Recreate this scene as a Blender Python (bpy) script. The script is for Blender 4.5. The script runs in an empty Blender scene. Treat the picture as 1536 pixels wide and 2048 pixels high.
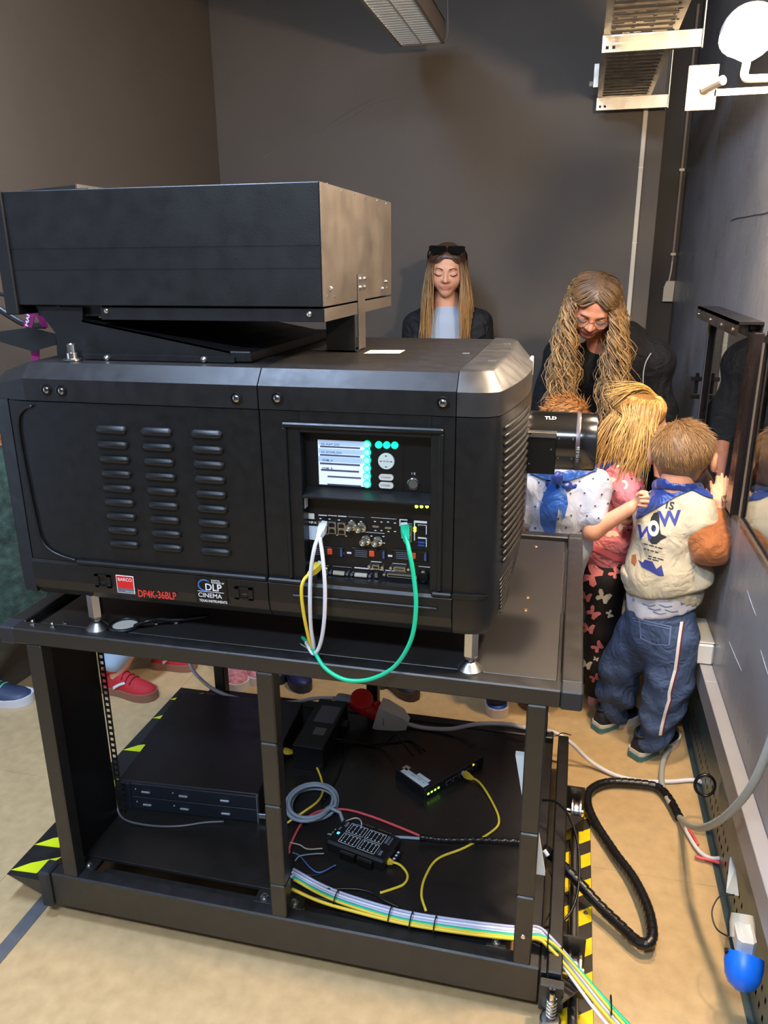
import bpy, bmesh, math, random
import numpy as np
from mathutils import Vector, Matrix, Quaternion
from mathutils.bvhtree import BVHTree
random.seed(7); RNG = np.random.default_rng(7)
scene = bpy.context.scene
COL = scene.collection

# ------------------------------------------------------------------ camera
CAM = np.array([-0.0603, -1.4021, 1.6771])
FPX = 1553.2
def _basis(yaw, pitch, roll):
    cy, sy, cp, sp = math.cos(yaw), math.sin(yaw), math.cos(pitch), math.sin(pitch)
    f = np.array([-sy*cp, cy*cp, -sp]); r = np.array([cy, sy, 0.0]); u = np.cross(r, f)
    c, s = math.cos(roll), math.sin(roll)
    return np.array([c*r + s*u, -s*r + c*u, f])
CB = _basis(math.radians(13.729), math.radians(17.955), math.radians(-0.448))
cam_d = bpy.data.cameras.new('camera'); cam = bpy.data.objects.new('camera', cam_d); COL.objects.link(cam)
cam_d.sensor_fit = 'VERTICAL'; cam_d.sensor_height = 24.0; cam_d.lens = FPX/2048*24.0
cam_d.clip_start = 0.02; cam_d.clip_end = 50
cam.matrix_world = Matrix(((CB[0][0], CB[1][0], -CB[2][0], CAM[0]), (CB[0][1], CB[1][1], -CB[2][1], CAM[1]),
                           (CB[0][2], CB[1][2], -CB[2][2], CAM[2]), (0, 0, 0, 1)))
scene.camera = cam

# ------------------------------------------------------------------ world, lights, exposure
scene.view_settings.view_transform = 'Standard'; scene.view_settings.look = 'None'
scene.view_settings.gamma = 1.0; scene.view_settings.use_curve_mapping = False
scene.view_settings.exposure = 0.58
world = bpy.data.worlds.new('world'); scene.world = world; world.use_nodes = True
world.node_tree.nodes['Background'].inputs[0].default_value = (0.5, 0.55, 0.65, 1)
world.node_tree.nodes['Background'].inputs[1].default_value = 0.05
WARM = (1.0, 0.77, 0.53); COOL = (0.52, 0.69, 1.0)
def area_light(name, loc, target, sx, sy, power, color):
    d = bpy.data.lights.new(name, 'AREA'); d.shape = 'RECTANGLE'; d.size = sx; d.size_y = sy; d.energy = power; d.color = color
    o = bpy.data.objects.new(name, d); COL.objects.link(o); o.location = loc
    o.rotation_euler = (Vector(target) - Vector(loc)).to_track_quat('-Z', 'Y').to_euler()
    return o
# the room's cool ceiling luminaire above the front of the stand, and an added weak cool fill at the left
area_light('ceiling_luminaire_light', (-1.20, -0.08, 3.12), (-1.0, -0.12, 0.0), 1.2, 0.25, 66, COOL)
area_light('rear_fill_light', (-0.55, -2.1, 3.12), (-0.55, -0.6, 0.6), 1.2, 0.25, 58, (0.66, 0.80, 1.0))  # added cool fill from behind the camera for the front-facing surfaces
area_light('side_fill_light', (-2.45, -0.55, 1.0), (0.4, 0.5, 0.6), 0.8, 1.4, 8, COOL)
LAMP_A_POWER = 720.0
LAMP_B_POWER = 800.0

# ------------------------------------------------------------------ pixel helpers: a point of the photograph on a known real plane
def _ray(u, v): return CB.T @ np.array([(u-768)/FPX, (1024-v)/FPX, 1.0])
def onX(u, v, x): d = _ray(u, v); return CAM + d*(x-CAM[0])/d[0]
def onY(u, v, y): d = _ray(u, v); return CAM + d*(y-CAM[1])/d[1]
def onZ(u, v, z=0.0): d = _ray(u, v); return CAM + d*(z-CAM[2])/d[2]

# ------------------------------------------------------------------ materials
_M = {}
def srgb(r, g, b):
    def c(x):
        x /= 255.0
        return x/12.92 if x <= 0.04045 else ((x+0.055)/1.055)**2.4
    return (c(r), c(g), c(b), 1.0)
def mat(name, rgb, rough=0.5, metal=0.0, var=0.0, scale=8.0, bump=0.0, bscale=60.0, emit=0.0, spec=0.5, alpha=1.0, trans=0.0, coat=0.0, aniso=0.0, attr=None, sss=0.0, rvar=0.0, stretch=None, sheen=0.0, wrinkle=0.0, wscale=13.0):
    if name in _M: return _M[name]
    m = bpy.data.materials.new(name); m.use_nodes = True; nt = m.node_tree; N = nt.nodes; L = nt.links
    p = N['Principled BSDF']; col = srgb(*rgb)
    p.inputs['Base Color'].default_value = col; p.inputs['Roughness'].default_value = rough; p.inputs['Metallic'].default_value = metal
    p.inputs['Specular IOR Level'].default_value = spec
    if coat: p.inputs['Coat Weight'].default_value = coat; p.inputs['Coat Roughness'].default_value = 0.15
    if trans: p.inputs['Transmission Weight'].default_value = trans
    if sheen: p.inputs['Sheen Weight'].default_value = sheen
    if sss:
        p.inputs['Subsurface Weight'].default_value = sss; p.inputs['Subsurface Radius'].default_value = (0.012, 0.005, 0.003); p.inputs['Subsurface Scale'].default_value = 1.0
    if emit: p.inputs['Emission Color'].default_value = col; p.inputs['Emission Strength'].default_value = emit
    tc = N.new('ShaderNodeTexCoord')
    src = tc.outputs['Object']
    if stretch:
        mp = N.new('ShaderNodeMapping'); mp.inputs['Scale'].default_value = stretch; L.new(src, mp.inputs[0]); src = mp.outputs[0]
    colsock = None
    if attr:
        a = N.new('ShaderNodeAttribute'); a.attribute_name = attr; colsock = a.outputs['Color']
    if var or rvar:
        n = N.new('ShaderNodeTexNoise'); n.inputs['Scale'].default_value = scale; n.inputs['Detail'].default_value = 5; L.new(src, n.inputs['Vector'])
        if var:
            mx = N.new('ShaderNodeMix'); mx.data_type = 'RGBA'; mx.blend_type = 'MULTIPLY'; mx.inputs['Factor'].default_value = 1.0
            r = N.new('ShaderNodeMapRange'); r.inputs['From Min'].default_value = 0.3; r.inputs['From Max'].default_value = 0.7
            r.inputs['To Min'].default_value = 1-var; r.inputs['To Max'].default_value = 1+var; L.new(n.outputs['Fac'], r.inputs['Value'])
            if colsock is not None: L.new(colsock, mx.inputs['A'])
            else: mx.inputs['A'].default_value = col
            L.new(r.outputs['Result'], mx.inputs['B']); colsock = mx.outputs['Result']
        if rvar:
            r2 = N.new('ShaderNodeMapRange'); r2.inputs['From Min'].default_value = 0.3; r2.inputs['From Max'].default_value = 0.7
            r2.inputs['To Min'].default_value = max(0.02, rough-rvar); r2.inputs['To Max'].default_value = min(1, rough+rvar); L.new(n.outputs['Fac'], r2.inputs['Value']); L.new(r2.outputs['Result'], p.inputs['Roughness'])
    if colsock is not None: L.new(colsock, p.inputs['Base Color'])
    if bump:
        n2 = N.new('ShaderNodeTexNoise'); n2.inputs['Scale'].default_value = bscale; n2.inputs['Detail'].default_value = 4; L.new(src, n2.inputs['Vector'])
        b = N.new('ShaderNodeBump'); b.inputs['Strength'].default_value = bump; b.inputs['Distance'].default_value = 0.004
        L.new(n2.outputs['Fac'], b.inputs['Height']); L.new(b.outputs['Normal'], p.inputs['Normal'])
        if wrinkle:      # soft cloth creases under the weave
            n3 = N.new('ShaderNodeTexNoise'); n3.inputs['Scale'].default_value = wscale; n3.inputs['Detail'].default_value = 2.5; n3.inputs['Distortion'].default_value = 1.6; L.new(src, n3.inputs['Vector'])
            b3 = N.new('ShaderNodeBump'); b3.inputs['Strength'].default_value = wrinkle; b3.inputs['Distance'].default_value = 0.03
            L.new(n3.outputs['Fac'], b3.inputs['Height']); L.new(b3.outputs['Normal'], b.inputs['Normal'])
    _M[name] = m
    return m

# ------------------------------------------------------------------ mesh building
class MB:
    def __init__(s): s.v = []; s.f = []
    def add(s, V, F):
        o = len(s.v); s.v.extend([tuple(map(float, q)) for q in V]); s.f.extend([tuple(i+o for i in q) for q in F]); return s
    def box(s, x0, x1, y0, y1, z0, z1, c=0.0):
        if x0 > x1: x0, x1 = x1, x0
        if y0 > y1: y0, y1 = y1, y0
        if z0 > z1: z0, z1 = z1, z0
        if c <= 0:
            V = [(x0,y0,z0),(x1,y0,z0),(x1,y1,z0),(x0,y1,z0),(x0,y0,z1),(x1,y0,z1),(x1,y1,z1),(x0,y1,z1)]
            return s.add(V, [(0,3,2,1),(4,5,6,7),(0,1,5,4),(1,2,6,5),(2,3,7,6),(3,0,4,7)])
        c = min(c, 0.45*min(x1-x0, y1-y0, z1-z0))
        X = (x0, x1); Y = (y0, y1); Z = (z0, z1); V = []; idx = {}
        for i in (0,1):
            for j in (0,1):
                for k in (0,1):
                    sx, sy, sz = (1-2*i)*c, (1-2*j)*c, (1-2*k)*c
                    for a, q in enumerate(((X[i], Y[j]+sy, Z[k]+sz), (X[i]+sx, Y[j], Z[k]+sz), (X[i]+sx, Y[j]+sy, Z[k]))):
                        idx[i,j,k,a] = len(V); V.append(q)
        g = lambda i,j,k,a: idx[i,j,k,a]
        F = []
        for i in (0,1):
            q = [g(i,0,0,0), g(i,1,0,0), g(i,1,1,0), g(i,0,1,0)]; F.append(q if i else q[::-1])
            q = [g(0,i,0,1), g(1,i,0,1), g(1,i,1,1), g(0,i,1,1)]; F.append(q[::-1] if i else q)
            q = [g(0,0,i,2), g(1,0,i,2), g(1,1,i,2), g(0,1,i,2)]; F.append(q if i else q[::-1])
        for i in (0,1):
            for j in (0,1):
                q = [g(i,j,0,0), g(i,j,1,0), g(i,j,1,1), g(i,j,0,1)]; F.append(q if (i+j) % 2 else q[::-1])
                q = [g(i,0,j,0), g(i,1,j,0), g(i,1,j,2), g(i,0,j,2)]; F.append(q[::-1] if (i+j) % 2 else q)
                q = [g(0,i,j,1), g(1,i,j,1), g(1,i,j,2), g(0,i,j,2)]; F.append(q if (i+j) % 2 else q[::-1])
        for i in (0,1):
            for j in (0,1):
                for k in (0,1):
                    q = [g(i,j,k,0), g(i,j,k,1), g(i,j,k,2)]; F.append(q if (i+j+k) % 2 else q[::-1])
        return s.add(V, F)
    def cyl(s, a, b, r0, r1=None, n=16, caps=True):
        r1 = r0 if r1 is None else r1
        a = Vector(a); b = Vector(b); d = (b-a).normalized(); t = d.orthogonal().normalized(); w = d.cross(t)
        V = []; F = []
        for p, r in ((a, r0), (b, r1)):
            for i in range(n):
                an = 2*math.pi*i/n; V.append(p + t*(math.cos(an)*r) + w*(math.sin(an)*r))
        for i in range(n): j = (i+1) % n; F.append((i, j, n+j, n+i))
        if caps: F.append(tuple(range(n))[::-1]); F.append(tuple(range(n, 2*n)))
        return s.add(V, F)
    def lathe(s, o, axis, prof, n=24):
        """prof = [(radius, distance along axis)]"""
        o = Vector(o); d = Vector(axis).normalized(); t = d.orthogonal().normalized(); w = d.cross(t); V = []; F = []
        for r, h in prof:
            for i in range(n):
                an = 2*math.pi*i/n; V.append(o + d*h + t*(math.cos(an)*r) + w*(math.sin(an)*r))
        for k in range(len(prof)-1):
            for i in range(n): j = (i+1) % n; F.append((k*n+i, k*n+j, (k+1)*n+j, (k+1)*n+i))
        F.append(tuple(range(n))[::-1]); F.append(tuple(range((len(prof)-1)*n, len(prof)*n)))
        return s.add(V, F)
    def tube(s, pts, r, n=8, sub=6, closed=False, smooth=True, taper=None, flat=1.0):
        P = spline(pts, sub, closed) if smooth else [Vector(p) for p in pts]
        V = []; F = []; m = len(P); up = None
        for i, p in enumerate(P):
            if closed: d = P[(i+1) % m] - P[i-1]
            else: d = P[min(i+1, m-1)] - P[max(i-1, 0)]
            d = d.normalized() if d.length > 1e-9 else Vector((0,0,1))
            if up is None: up = d.orthogonal().normalized()
            up = (up - d*up.dot(d)); up = up.normalized() if up.length > 1e-6 else d.orthogonal().normalized()
            w = d.cross(up); rr = r if taper is None else r*taper(i/(m-1))
            for k in range(n):
                an = 2*math.pi*k/n; V.append(p + up*(math.cos(an)*rr) + w*(math.sin(an)*rr*flat))
        for i in range(m if closed else m-1):
            i2 = (i+1) % m
            for k in range(n): k2 = (k+1) % n; F.append((i*n+k, i*n+k2, i2*n+k2, i2*n+k))
        if not closed: F.append(tuple(range(n))[::-1]); F.append(tuple(range((m-1)*n, m*n)))
        return s.add(V, F)
    def prism(s, poly, axis, a, b):
        """polygon in the two other axes (cyclic order), extruded along axis 'x','y','z' from a to b"""
        def mk(p, h): return {'x': (h, p[0], p[1]), 'y': (p[0], h, p[1]), 'z': (p[0], p[1], h)}[axis]
        n = len(poly); V = [mk(p, a) for p in poly] + [mk(p, b) for p in poly]
        F = [tuple(range(n))[::-1], tuple(range(n, 2*n))] + [(i, (i+1) % n, n+(i+1) % n, n+i) for i in range(n)]
        return s.add(V, F)
    def loft(s, rings, caps=True):
        n = len(rings[0]); V = [p for r in rings for p in r]; F = []
        for k in range(len(rings)-1):
            for i in range(n): j = (i+1) % n; F.append((k*n+i, k*n+j, (k+1)*n+j, (k+1)*n+i))
        if caps: F.append(tuple(range(n))[::-1]); F.append(tuple(range((len(rings)-1)*n, len(rings)*n)))
        return s.add(V, F)
    def move(s, M):
        s.v = [tuple(M @ Vector(p)) for p in s.v]; return s
    def build(s, name, material, parent=None, smooth=None, kind=None, col=None):
        me = bpy.data.meshes.new(name); me.from_pydata(s.v, [], s.f); me.update()
        bm = bmesh.new(); bm.from_mesh(me); bmesh.ops.recalc_face_normals(bm, faces=bm.faces); bm.to_mesh(me); bm.free()
        if col is not None: set_col(me, col)
        return mesh_obj(name, me, material, parent, smooth, kind)
def set_col(me, col):
    a = me.attributes.new('Col', 'FLOAT_COLOR', 'POINT'); c = np.ones((len(me.vertices), 4), np.float32); c[:, :3] = np.asarray(col, np.float32)[:, :3]
    a.data.foreach_set('color', c.ravel())
def mesh_obj(name, me, material, parent=None, smooth=None, kind=None):
    mats = material if isinstance(material, (list, tuple)) else [material]
    for m in mats: me.materials.append(m)
    if smooth:
        me.polygons.foreach_set('use_smooth', [True]*len(me.polygons))
        if smooth is not True: 
            try: me.set_sharp_from_angle(angle=math.radians(smooth))
            except Exception: pass
    o = bpy.data.objects.new(name, me); COL.objects.link(o)
    if parent is not None: o.parent = parent
    if kind: o['kind'] = kind
    return o
def spline(pts, sub=6, closed=False):
    P = [Vector(p) for p in pts]; n = len(P)
    if n < 3: return [P[0].lerp(P[-1], i/sub) for i in range(sub+1)]
    out = []
    g = (lambda i: P[i % n]) if closed else (lambda i: P[i] if 0 <= i < n else (P[0]*2-P[1] if i < 0 else P[-1]*2-P[-2]))
    for i in range(n if closed else n-1):
        a, b, c, d = g(i-1), g(i), g(i+1), g(i+2)
        for k in range(sub):
            t = k/sub
            out.append(0.5*((2*b) + (c-a)*t + (2*a-5*b+4*c-d)*t*t + (3*b-a-3*c+d)*t*t*t))
    if not closed: out.append(P[-1])
    return out
def empty(name, loc, label=None, cat=None, group=None):
    o = bpy.data.objects.new(name, None); COL.objects.link(o); o.empty_display_size = 0.05; o.location = loc
    if label: tag(o, label, cat, group)
    return o
def tag(o, label, cat, group=None):
    o['label'] = label; o['category'] = cat
    if group: o['group'] = group
    return o
class Part:
    """things whose parts are written in world coordinates: root empty at loc, children keep world places"""
    def __init__(s, name, loc, label, cat, group=None):
        s.root = empty(name, loc, label, cat, group); s.inv = Matrix.Translation(-Vector(loc))
    def add(s, name, mb, material, smooth=None, parent=None, kind=None, col=None, label=None):
        mb.move(s.inv) if parent is None or parent is s.root or True else None
        o = mb.build(name, material, parent or s.root, smooth, kind, col)
        if label: o['label'] = label
        return o
_FONT_CACHE = {}
def text_geo(txt, size=1.0, bold=0.0, align='LEFT', shear=0.0, space=1.0):
    key = (txt, bold, align, shear, space)
    if key not in _FONT_CACHE:
        c = bpy.data.curves.new('t', 'FONT'); c.body = txt; c.size = 1.0; c.align_x = align; c.offset = bold; c.shear = shear; c.space_character = space; c.resolution_u = 3
        o = bpy.data.objects.new('t', c); COL.objects.link(o)
        dg = bpy.context.evaluated_depsgraph_get(); dg.update(); e = o.evaluated_get(dg); me = e.to_mesh()
        V = [tuple(v.co) for v in me.vertices]; F = [tuple(p.vertices) for p in me.polygons]; e.to_mesh_clear()
        bpy.data.objects.remove(o); bpy.data.curves.remove(c)
        _FONT_CACHE[key] = (V, F)
    V, F = _FONT_CACHE[key]
    return [(x*size, y*size) for x, y, z in V], F
def text_on(mb, txt, o, ux, uy, size, **k):
    """flat lettering, origin o, axes ux (reading direction) and uy (up)"""
    V, F = text_geo(txt, size, **k); o = Vector(o); ux = Vector(ux); uy = Vector(uy)
    return mb.add([o + ux*x + uy*y for x, y in V], F)
def poly_ngon(n, r, cx=0, cy=0, a0=0): return [(cx+r*math.cos(a0+2*math.pi*i/n), cy+r*math.sin(a0+2*math.pi*i/n)) for i in range(n)]
# ================================================================== the setting
def struct(name, mb, m, parent=None, smooth=None):
    o = mb.build(name, m, parent, smooth)
    o['kind'] = 'structure'
    return o
WX = 0.455      # right wall plane
YB = 2.95       # back wall plane
m_wall = mat('wall_paint', (88, 79, 69), 0.62, var=0.05, scale=3.0, bump=0.25, bscale=220)
m_wallR = mat('wall_gloss_paint', (128, 126, 127), 0.36, var=0.07, scale=5.0, bump=0.35, bscale=28, rvar=0.12, spec=0.6)
m_dark = mat('dark_recess', (36, 32, 33), 0.6, var=0.06, scale=4)  # corner recess, darker than the back wall
m_floor = mat('floor_vinyl', (196, 166, 120), 0.42, var=0.10, scale=26, bump=0.12, bscale=300, rvar=0.10)
m_floor_base = mat('floor_joint', (70, 60, 45), 0.8)
m_ceil = mat('ceiling_paint', (120, 115, 110), 0.8)
m_alu = mat('brushed_steel', (170, 168, 165), 0.33, 1.0, var=0.08, scale=30)
m_zinc = mat('galvanised_steel', (178, 172, 160), 0.38, 1.0, var=0.16, scale=18, rvar=0.12)
m_white = mat('white_plastic', (222, 218, 208), 0.4)
m_cream = mat('cream_plastic', (205, 196, 176), 0.42)
m_black = mat('black_plastic', (18, 18, 19), 0.4)
m_bolt = mat('bright_bolt', (215, 215, 215), 0.22, 1.0)

fl = struct('floor', MB().box(-3.2, 0.75, -3.6, 3.6, -0.06, -0.006), m_floor_base)
for (x0, x1) in ((-3.2, -1.5555), (-1.5545, 0.47)):
    for (y0, y1) in ((-3.6, -1.0), (-0.999, 0.511), (0.512, 2.02), (2.021, 3.6)):
        p = MB().box(x0, x1, y0, y1, -0.005, 0.0, 0.0006).build('floor_panel', m_floor, fl)
wb = struct('wall_back', MB().box(-2.3, 0.288, YB, YB+0.12, -0.02, 3.2), m_wall)
m_streak = mat('faint_streak', (112, 104, 96), .7)  # faint lighter streaks across the back wall
for L_, r_ in (([(520, 318), (560, 296), (600, 275), (640, 262), (665, 245)], .0035), ([(640, 262), (690, 228), (730, 205), (772, 188)], .0045), ([(650, 268), (700, 236), (745, 208), (790, 196), (830, 182)], .0028)): MB().tube([onY(u, v, YB) for u, v in L_], r_, 5, 6, flat=.15, taper=lambda t: .3+.9*math.sin(math.pi*t)).build('faint_streak', m_streak, wb)
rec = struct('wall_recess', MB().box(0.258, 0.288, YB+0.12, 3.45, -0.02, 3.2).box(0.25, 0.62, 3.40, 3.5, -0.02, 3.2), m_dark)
a = math.atan2(0.56, 6.35)
mb = MB().add([(-2.04, YB+.1, -.02), (-2.70, -3.6, -.02), (-2.82, -3.6, -.02), (-2.16, YB+.1, -.02), (-2.04, YB+.1, 3.2), (-2.70, -3.6, 3.2), (-2.82, -3.6, 3.2), (-2.16, YB+.1, 3.2)],
              [(0,3,2,1),(4,5,6,7),(0,1,5,4),(1,2,6,5),(2,3,7,6),(3,0,4,7)])
struct('wall_left', mb, m_wall)
struct('wall_front', MB().box(-3.2, 0.75, -3.7, -3.5, -0.02, 3.2), m_wall)
struct('ceiling', MB().box(-3.2, 0.75, -3.7, 3.6, 3.2, 3.3), m_ceil)
# right wall with its two port windows
W1 = (1.10, 1.80, 0.955, 1.455); W2 = (0.12, 0.93, 0.955, 1.455)
mb = MB()
mb.box(WX, WX+.12, -3.6, 3.5, -0.02, W1[2]); mb.box(WX, WX+.12, -3.6, 3.5, W1[3], 3.2)
mb.box(WX, WX+.12, W1[1], 3.5, W1[2], W1[3]); mb.box(WX, WX+.12, W2[1], W1[0], W1[2], W1[3]); mb.box(WX, WX+.12, -3.6, W2[0], W1[2], W1[3])
wr = struct('wall_right', mb, m_wallR)
# a hairline crack and chipped paint are relief on the right wall
m_chip = mat('chipped_paint', (158, 160, 166), 0.8)
m_crack = mat('crack', (30, 27, 26), 0.9)
mb = MB(); pts = [onX(u, v, WX-.0006) for u, v in ((1462, 441), (1476, 436), (1490, 434), (1510, 430), (1524, 428), (1545, 422))]
mb.tube(pts, 0.0016, 4, 3); mb.build('wall_crack', m_crack, wr)
mb = MB()
for q in (((1494, 1180), (1502, 1205), (1512, 1232)), ((1458, 1283), (1471, 1315), (1483, 1342)), ((1521, 1300), (1530, 1330), (1536, 1350))):
    mb.tube([onX(u, v, WX-.0006) for u, v in q], 0.0013, 4, 4, taper=lambda t: 0.4+0.8*math.sin(math.pi*t))
mb.build('paint_chip', m_chip, wr)
m_frame = mat('black_steel_frame', (38, 32, 31), 0.25, 0.3, rvar=0.08, scale=20)
m_edge = mat('bare_frame_edge', (150, 140, 128), 0.3, 0.8)
m_glass = mat('port_glass', (235, 240, 240), 0.01, trans=1.0, spec=0.5)
m_hall = mat('dark_hall', (9, 9, 11), 0.9)
def window(name, w, pro, right_j):
    y0, y1, z0, z1 = w
    f = MB()
    f.box(WX-pro, WX+.02, y1, y1+.022, z0-.02, z1+.02, .003); f.box(WX-pro, WX+.02, y0-right_j, y0, z0-.02, z1+.02, .003)
    f.box(WX-pro, WX+.02, y0, y1, z1, z1+.035, .003); f.box(WX-pro, WX+.02, y0, y1, z0-.03, z0, .003)
    o = struct(name, f, m_frame)
    MB().box(WX-pro*.6, WX-pro*.6+.006, y0, y1, z0, z1).build('pane', m_glass, o)
    e = MB(); e.tube([(WX-pro-.001, y1+.011, z0), (WX-pro-.001, y1+.011, z1)], .004, 6, 2, smooth=False)
    e.tube([(WX-pro-.001, y0, z0-.004), (WX-pro-.001, y1, z0-.004)], .004, 6, 2, smooth=False)
    e.build('metal_bead', m_edge, o)
    return o
w1 = window('window_1', W1, .028, .085)
w2 = window('window_2', W2, .014, .02)
# shutter bracket over window 1, with bolts
mb = MB().box(WX-.075, WX, 1.04, 1.83, 1.495, 1.503).box(WX-.075, WX-.067, 1.04, 1.83, 1.462, 1.503); mb.build('shutter_bracket', m_frame, w1)
mb = MB()
for t in (.06, .42, .70, .95): mb.lathe((WX-.075, 1.83-.79*t, 1.478), (-1, 0, 0), [(.006, 0), (.006, .003), (.002, .005)], 10)
mb.build('bolt', m_bolt, w1, 30)
mb = MB().box(WX-.07, WX-.02, 1.835, 1.86, 1.22, 1.235).cyl((WX-.045, 1.85, 1.17), (WX-.045, 1.85, 1.25), .007, n=10).box(WX-.06, WX-.03, 1.84, 1.86, 1.15, 1.165); mb.build('latch', m_frame, w1)
struct('hall_beyond', MB().box(WX+.9, WX+.95, -3.6, 3.5, -.02, 3.2).box(WX+.12, WX+.9, -3.6, 3.5, .5, .52).box(WX+.12, WX+.9, -3.6, 3.5, 2.0, 2.02), m_hall)

# perforated cable channel along the foot of the right wall
m_teal = mat('teal_grey_steel', (96, 116, 122), 0.4, 0.7, var=0.1, scale=14)
ch = Part('cable_channel', (.445, .8, 0), 'perforated teal-grey steel channel along the foot of the right wall', 'cable tray')
ys = []; y = -0.5
while y < 2.5: ys += [y, y+.011]; y += .034
zs = [0.0, .062, .078, .112, .128, .275]; V = []; F = []; x = .440
for yy in ys:
    for zz in zs: V.append((x, yy, zz))
n = len(zs)
for i in range(len(ys)-1):
    for j in range(n-1):
        if i % 2 == 0 and j in (1, 3): continue
        F.append((i*n+j, i*n+j+1, (i+1)*n+j+1, (i+1)*n+j))
ch.add('perforated_web', MB().add(V, F), m_teal)
ch.add('lower_lip', MB().box(.425, .442, -.5, 2.5, 0.0, .006), m_teal); ch.add('channel_back', MB().box(.448, .4545, -.5, 2.5, 0.0, .27), m_black)
# grey trunking above it
m_trunk = mat('grey_trunking', (150, 148, 150), 0.4, var=0.05, scale=6)
tk = Part('wall_trunking', (.435, .8, .287), 'long grey wall trunking with a square lid, above the perforated channel', 'trunking')
tk.add('trunk_body', MB().box(.418, .4545, -1.2, 2.6, .287, .372, .002), m_trunk)
tk.add('trunk_lid', MB().box(.415, .4545, -1.2, .99, .372, .379, .0015), m_trunk); tk.add('trunk_lid', MB().box(.415, .4545, .993, 2.6, .372, .3785, .0015), m_trunk)
jb = Part('junction_box', (.425, 1.2, .379), 'white plastic box sitting on the grey trunking by the boy in jeans', 'junction box')
jb.add('box_body', MB().box(.386, .4545, 1.10, 1.30, .3795, .455, .006), m_white); jb.add('box_lid', MB().box(.389, .4545, 1.103, 1.297, .455, .462, .003), m_cream)

# flat white cable duct on the back wall, conduit and switch in the recess
d = Part('cable_duct', (.195, YB-.02, .3), 'narrow white vertical cable duct on the grey back wall', 'cable duct')
d.add('duct_body', MB().box(.184, .206, YB-.016, YB-.0005, .3, 2.36, .002), m_cream)
for z in (1.25, 1.75, 2.1): d.add('duct_joint', MB().box(.183, .207, YB-.017, YB-.0005, z, z+.004), m_white)
d = Part('wall_switch', (.395, 3.38, 1.45), 'beige surface switch hanging on a grey pipe in the dark corner recess', 'switch')
m_pipe = mat('grey_pipe', (140, 130, 125), .5)
d.add('pipe', MB().cyl((.432, 3.385, 1.66), (.432, 3.385, 2.9), .008, n=10), m_pipe, 40)
d.add('cord', MB().tube([(.432, 3.385, 1.67), (.430, 3.385, 1.61), (.424, 3.387, 1.55)], .0055, 8), m_cream, True)
for z in (1.69, 2.12): d.add('pipe_clip', MB().box(.418, .446, 3.374, 3.3995, z, z+.015, .002), m_cream)
bx = MB().prism([(.398, 1.445), (.452, 1.445), (.454, 1.555), (.410, 1.555), (.398, 1.52)], 'y', 3.362, 3.3995); d.add('switch_box', bx, m_cream)

# steel cable tray hung along the ceiling, two lengths
def tray(name, y0, y1, label, zt=2.405):
    t = Part(name, (.1, y1, zt), label, 'cable tray', 'steel cable trays under the ceiling')
    xa, xb = -.035, .205; xs = [xa, -.02]; k = -.02
    V = []; F = []
    xs = list(np.arange(xa, xb+.001, .012)); ysl = list(np.arange(y0, y1+.001, .015)); n = len(xs)
    for yy in ysl:
        for xx in xs: V.append((xx, yy, zt))
    for i in range(len(ysl)-1):
        for j in range(n-1):
            if (i % 4 == 1 and j % 5 == 2) or (i % 8 == 5 and j % 7 in (3, 4)): continue
            F.append((i*n+j, i*n+j+1, (i+1)*n+j+1, (i+1)*n+j))
    t.add('perforated_base', MB().add(V, F), m_zinc)
    r = MB()
    for i, yy in enumerate(np.arange(y0+.06, y1-.02, .06)): r.tube([(xa+.02, yy, zt-.001), (xb-.02, yy, zt-.001)], .0035, 5, 1, smooth=False)
    t.add('pressed_rib', r, m_zinc)
    t.add('side_flange', MB().box(xa-.0015, xa, y0, y1, zt, zt+.05), m_zinc); t.add('side_flange', MB().box(xb, xb+.0015, y0, y1, zt, zt+.05), m_zinc)
    e = MB(); zz0, zz1 = zt-.055, zt
    for (a0, a1, b0, b1) in ((xa-.004, .285, zz0, zz0+.012), (xa-.004, .285, zz0+.022, zz1), (xa-.004, xa+.008, zz0+.012, zz0+.022), (xa+.018, xa+.030, zz0+.012, zz0+.022), (xa+.040, .285, zz0+.012, zz0+.022)): e.box(a0, a1, y1-.0015, y1, b0, b1)
    e.box(xa-.004, .285, y1-.02, y1, zz0-.0015, zz0); t.add('end_bracket', e, m_zinc)
    t.add('hanger', MB().box(.283, .287, y1-.02, y1, zt-.06, 3.2), m_zinc)
    return t
tray('cable_tray', .55, 1.73, 'nearer galvanised cable tray beside the lit wall lamp')
tray('cable_tray', 1.95, 2.85, 'farther galvanised cable tray ending at the back wall')
b = Part('tray_clamp', (-.055, 2.8, 2.44), 'small steel clamp on the side of the farther cable tray', 'clamp')
b.add('clamp_plate', MB().box(-.062, -.037, 2.74, 2.80, 2.43, 2.53, .002), m_zinc); b.add('clamp_nut', MB().cyl((-.062, 2.77, 2.45), (-.078, 2.77, 2.45), .012, n=6), m_cream)

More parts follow.
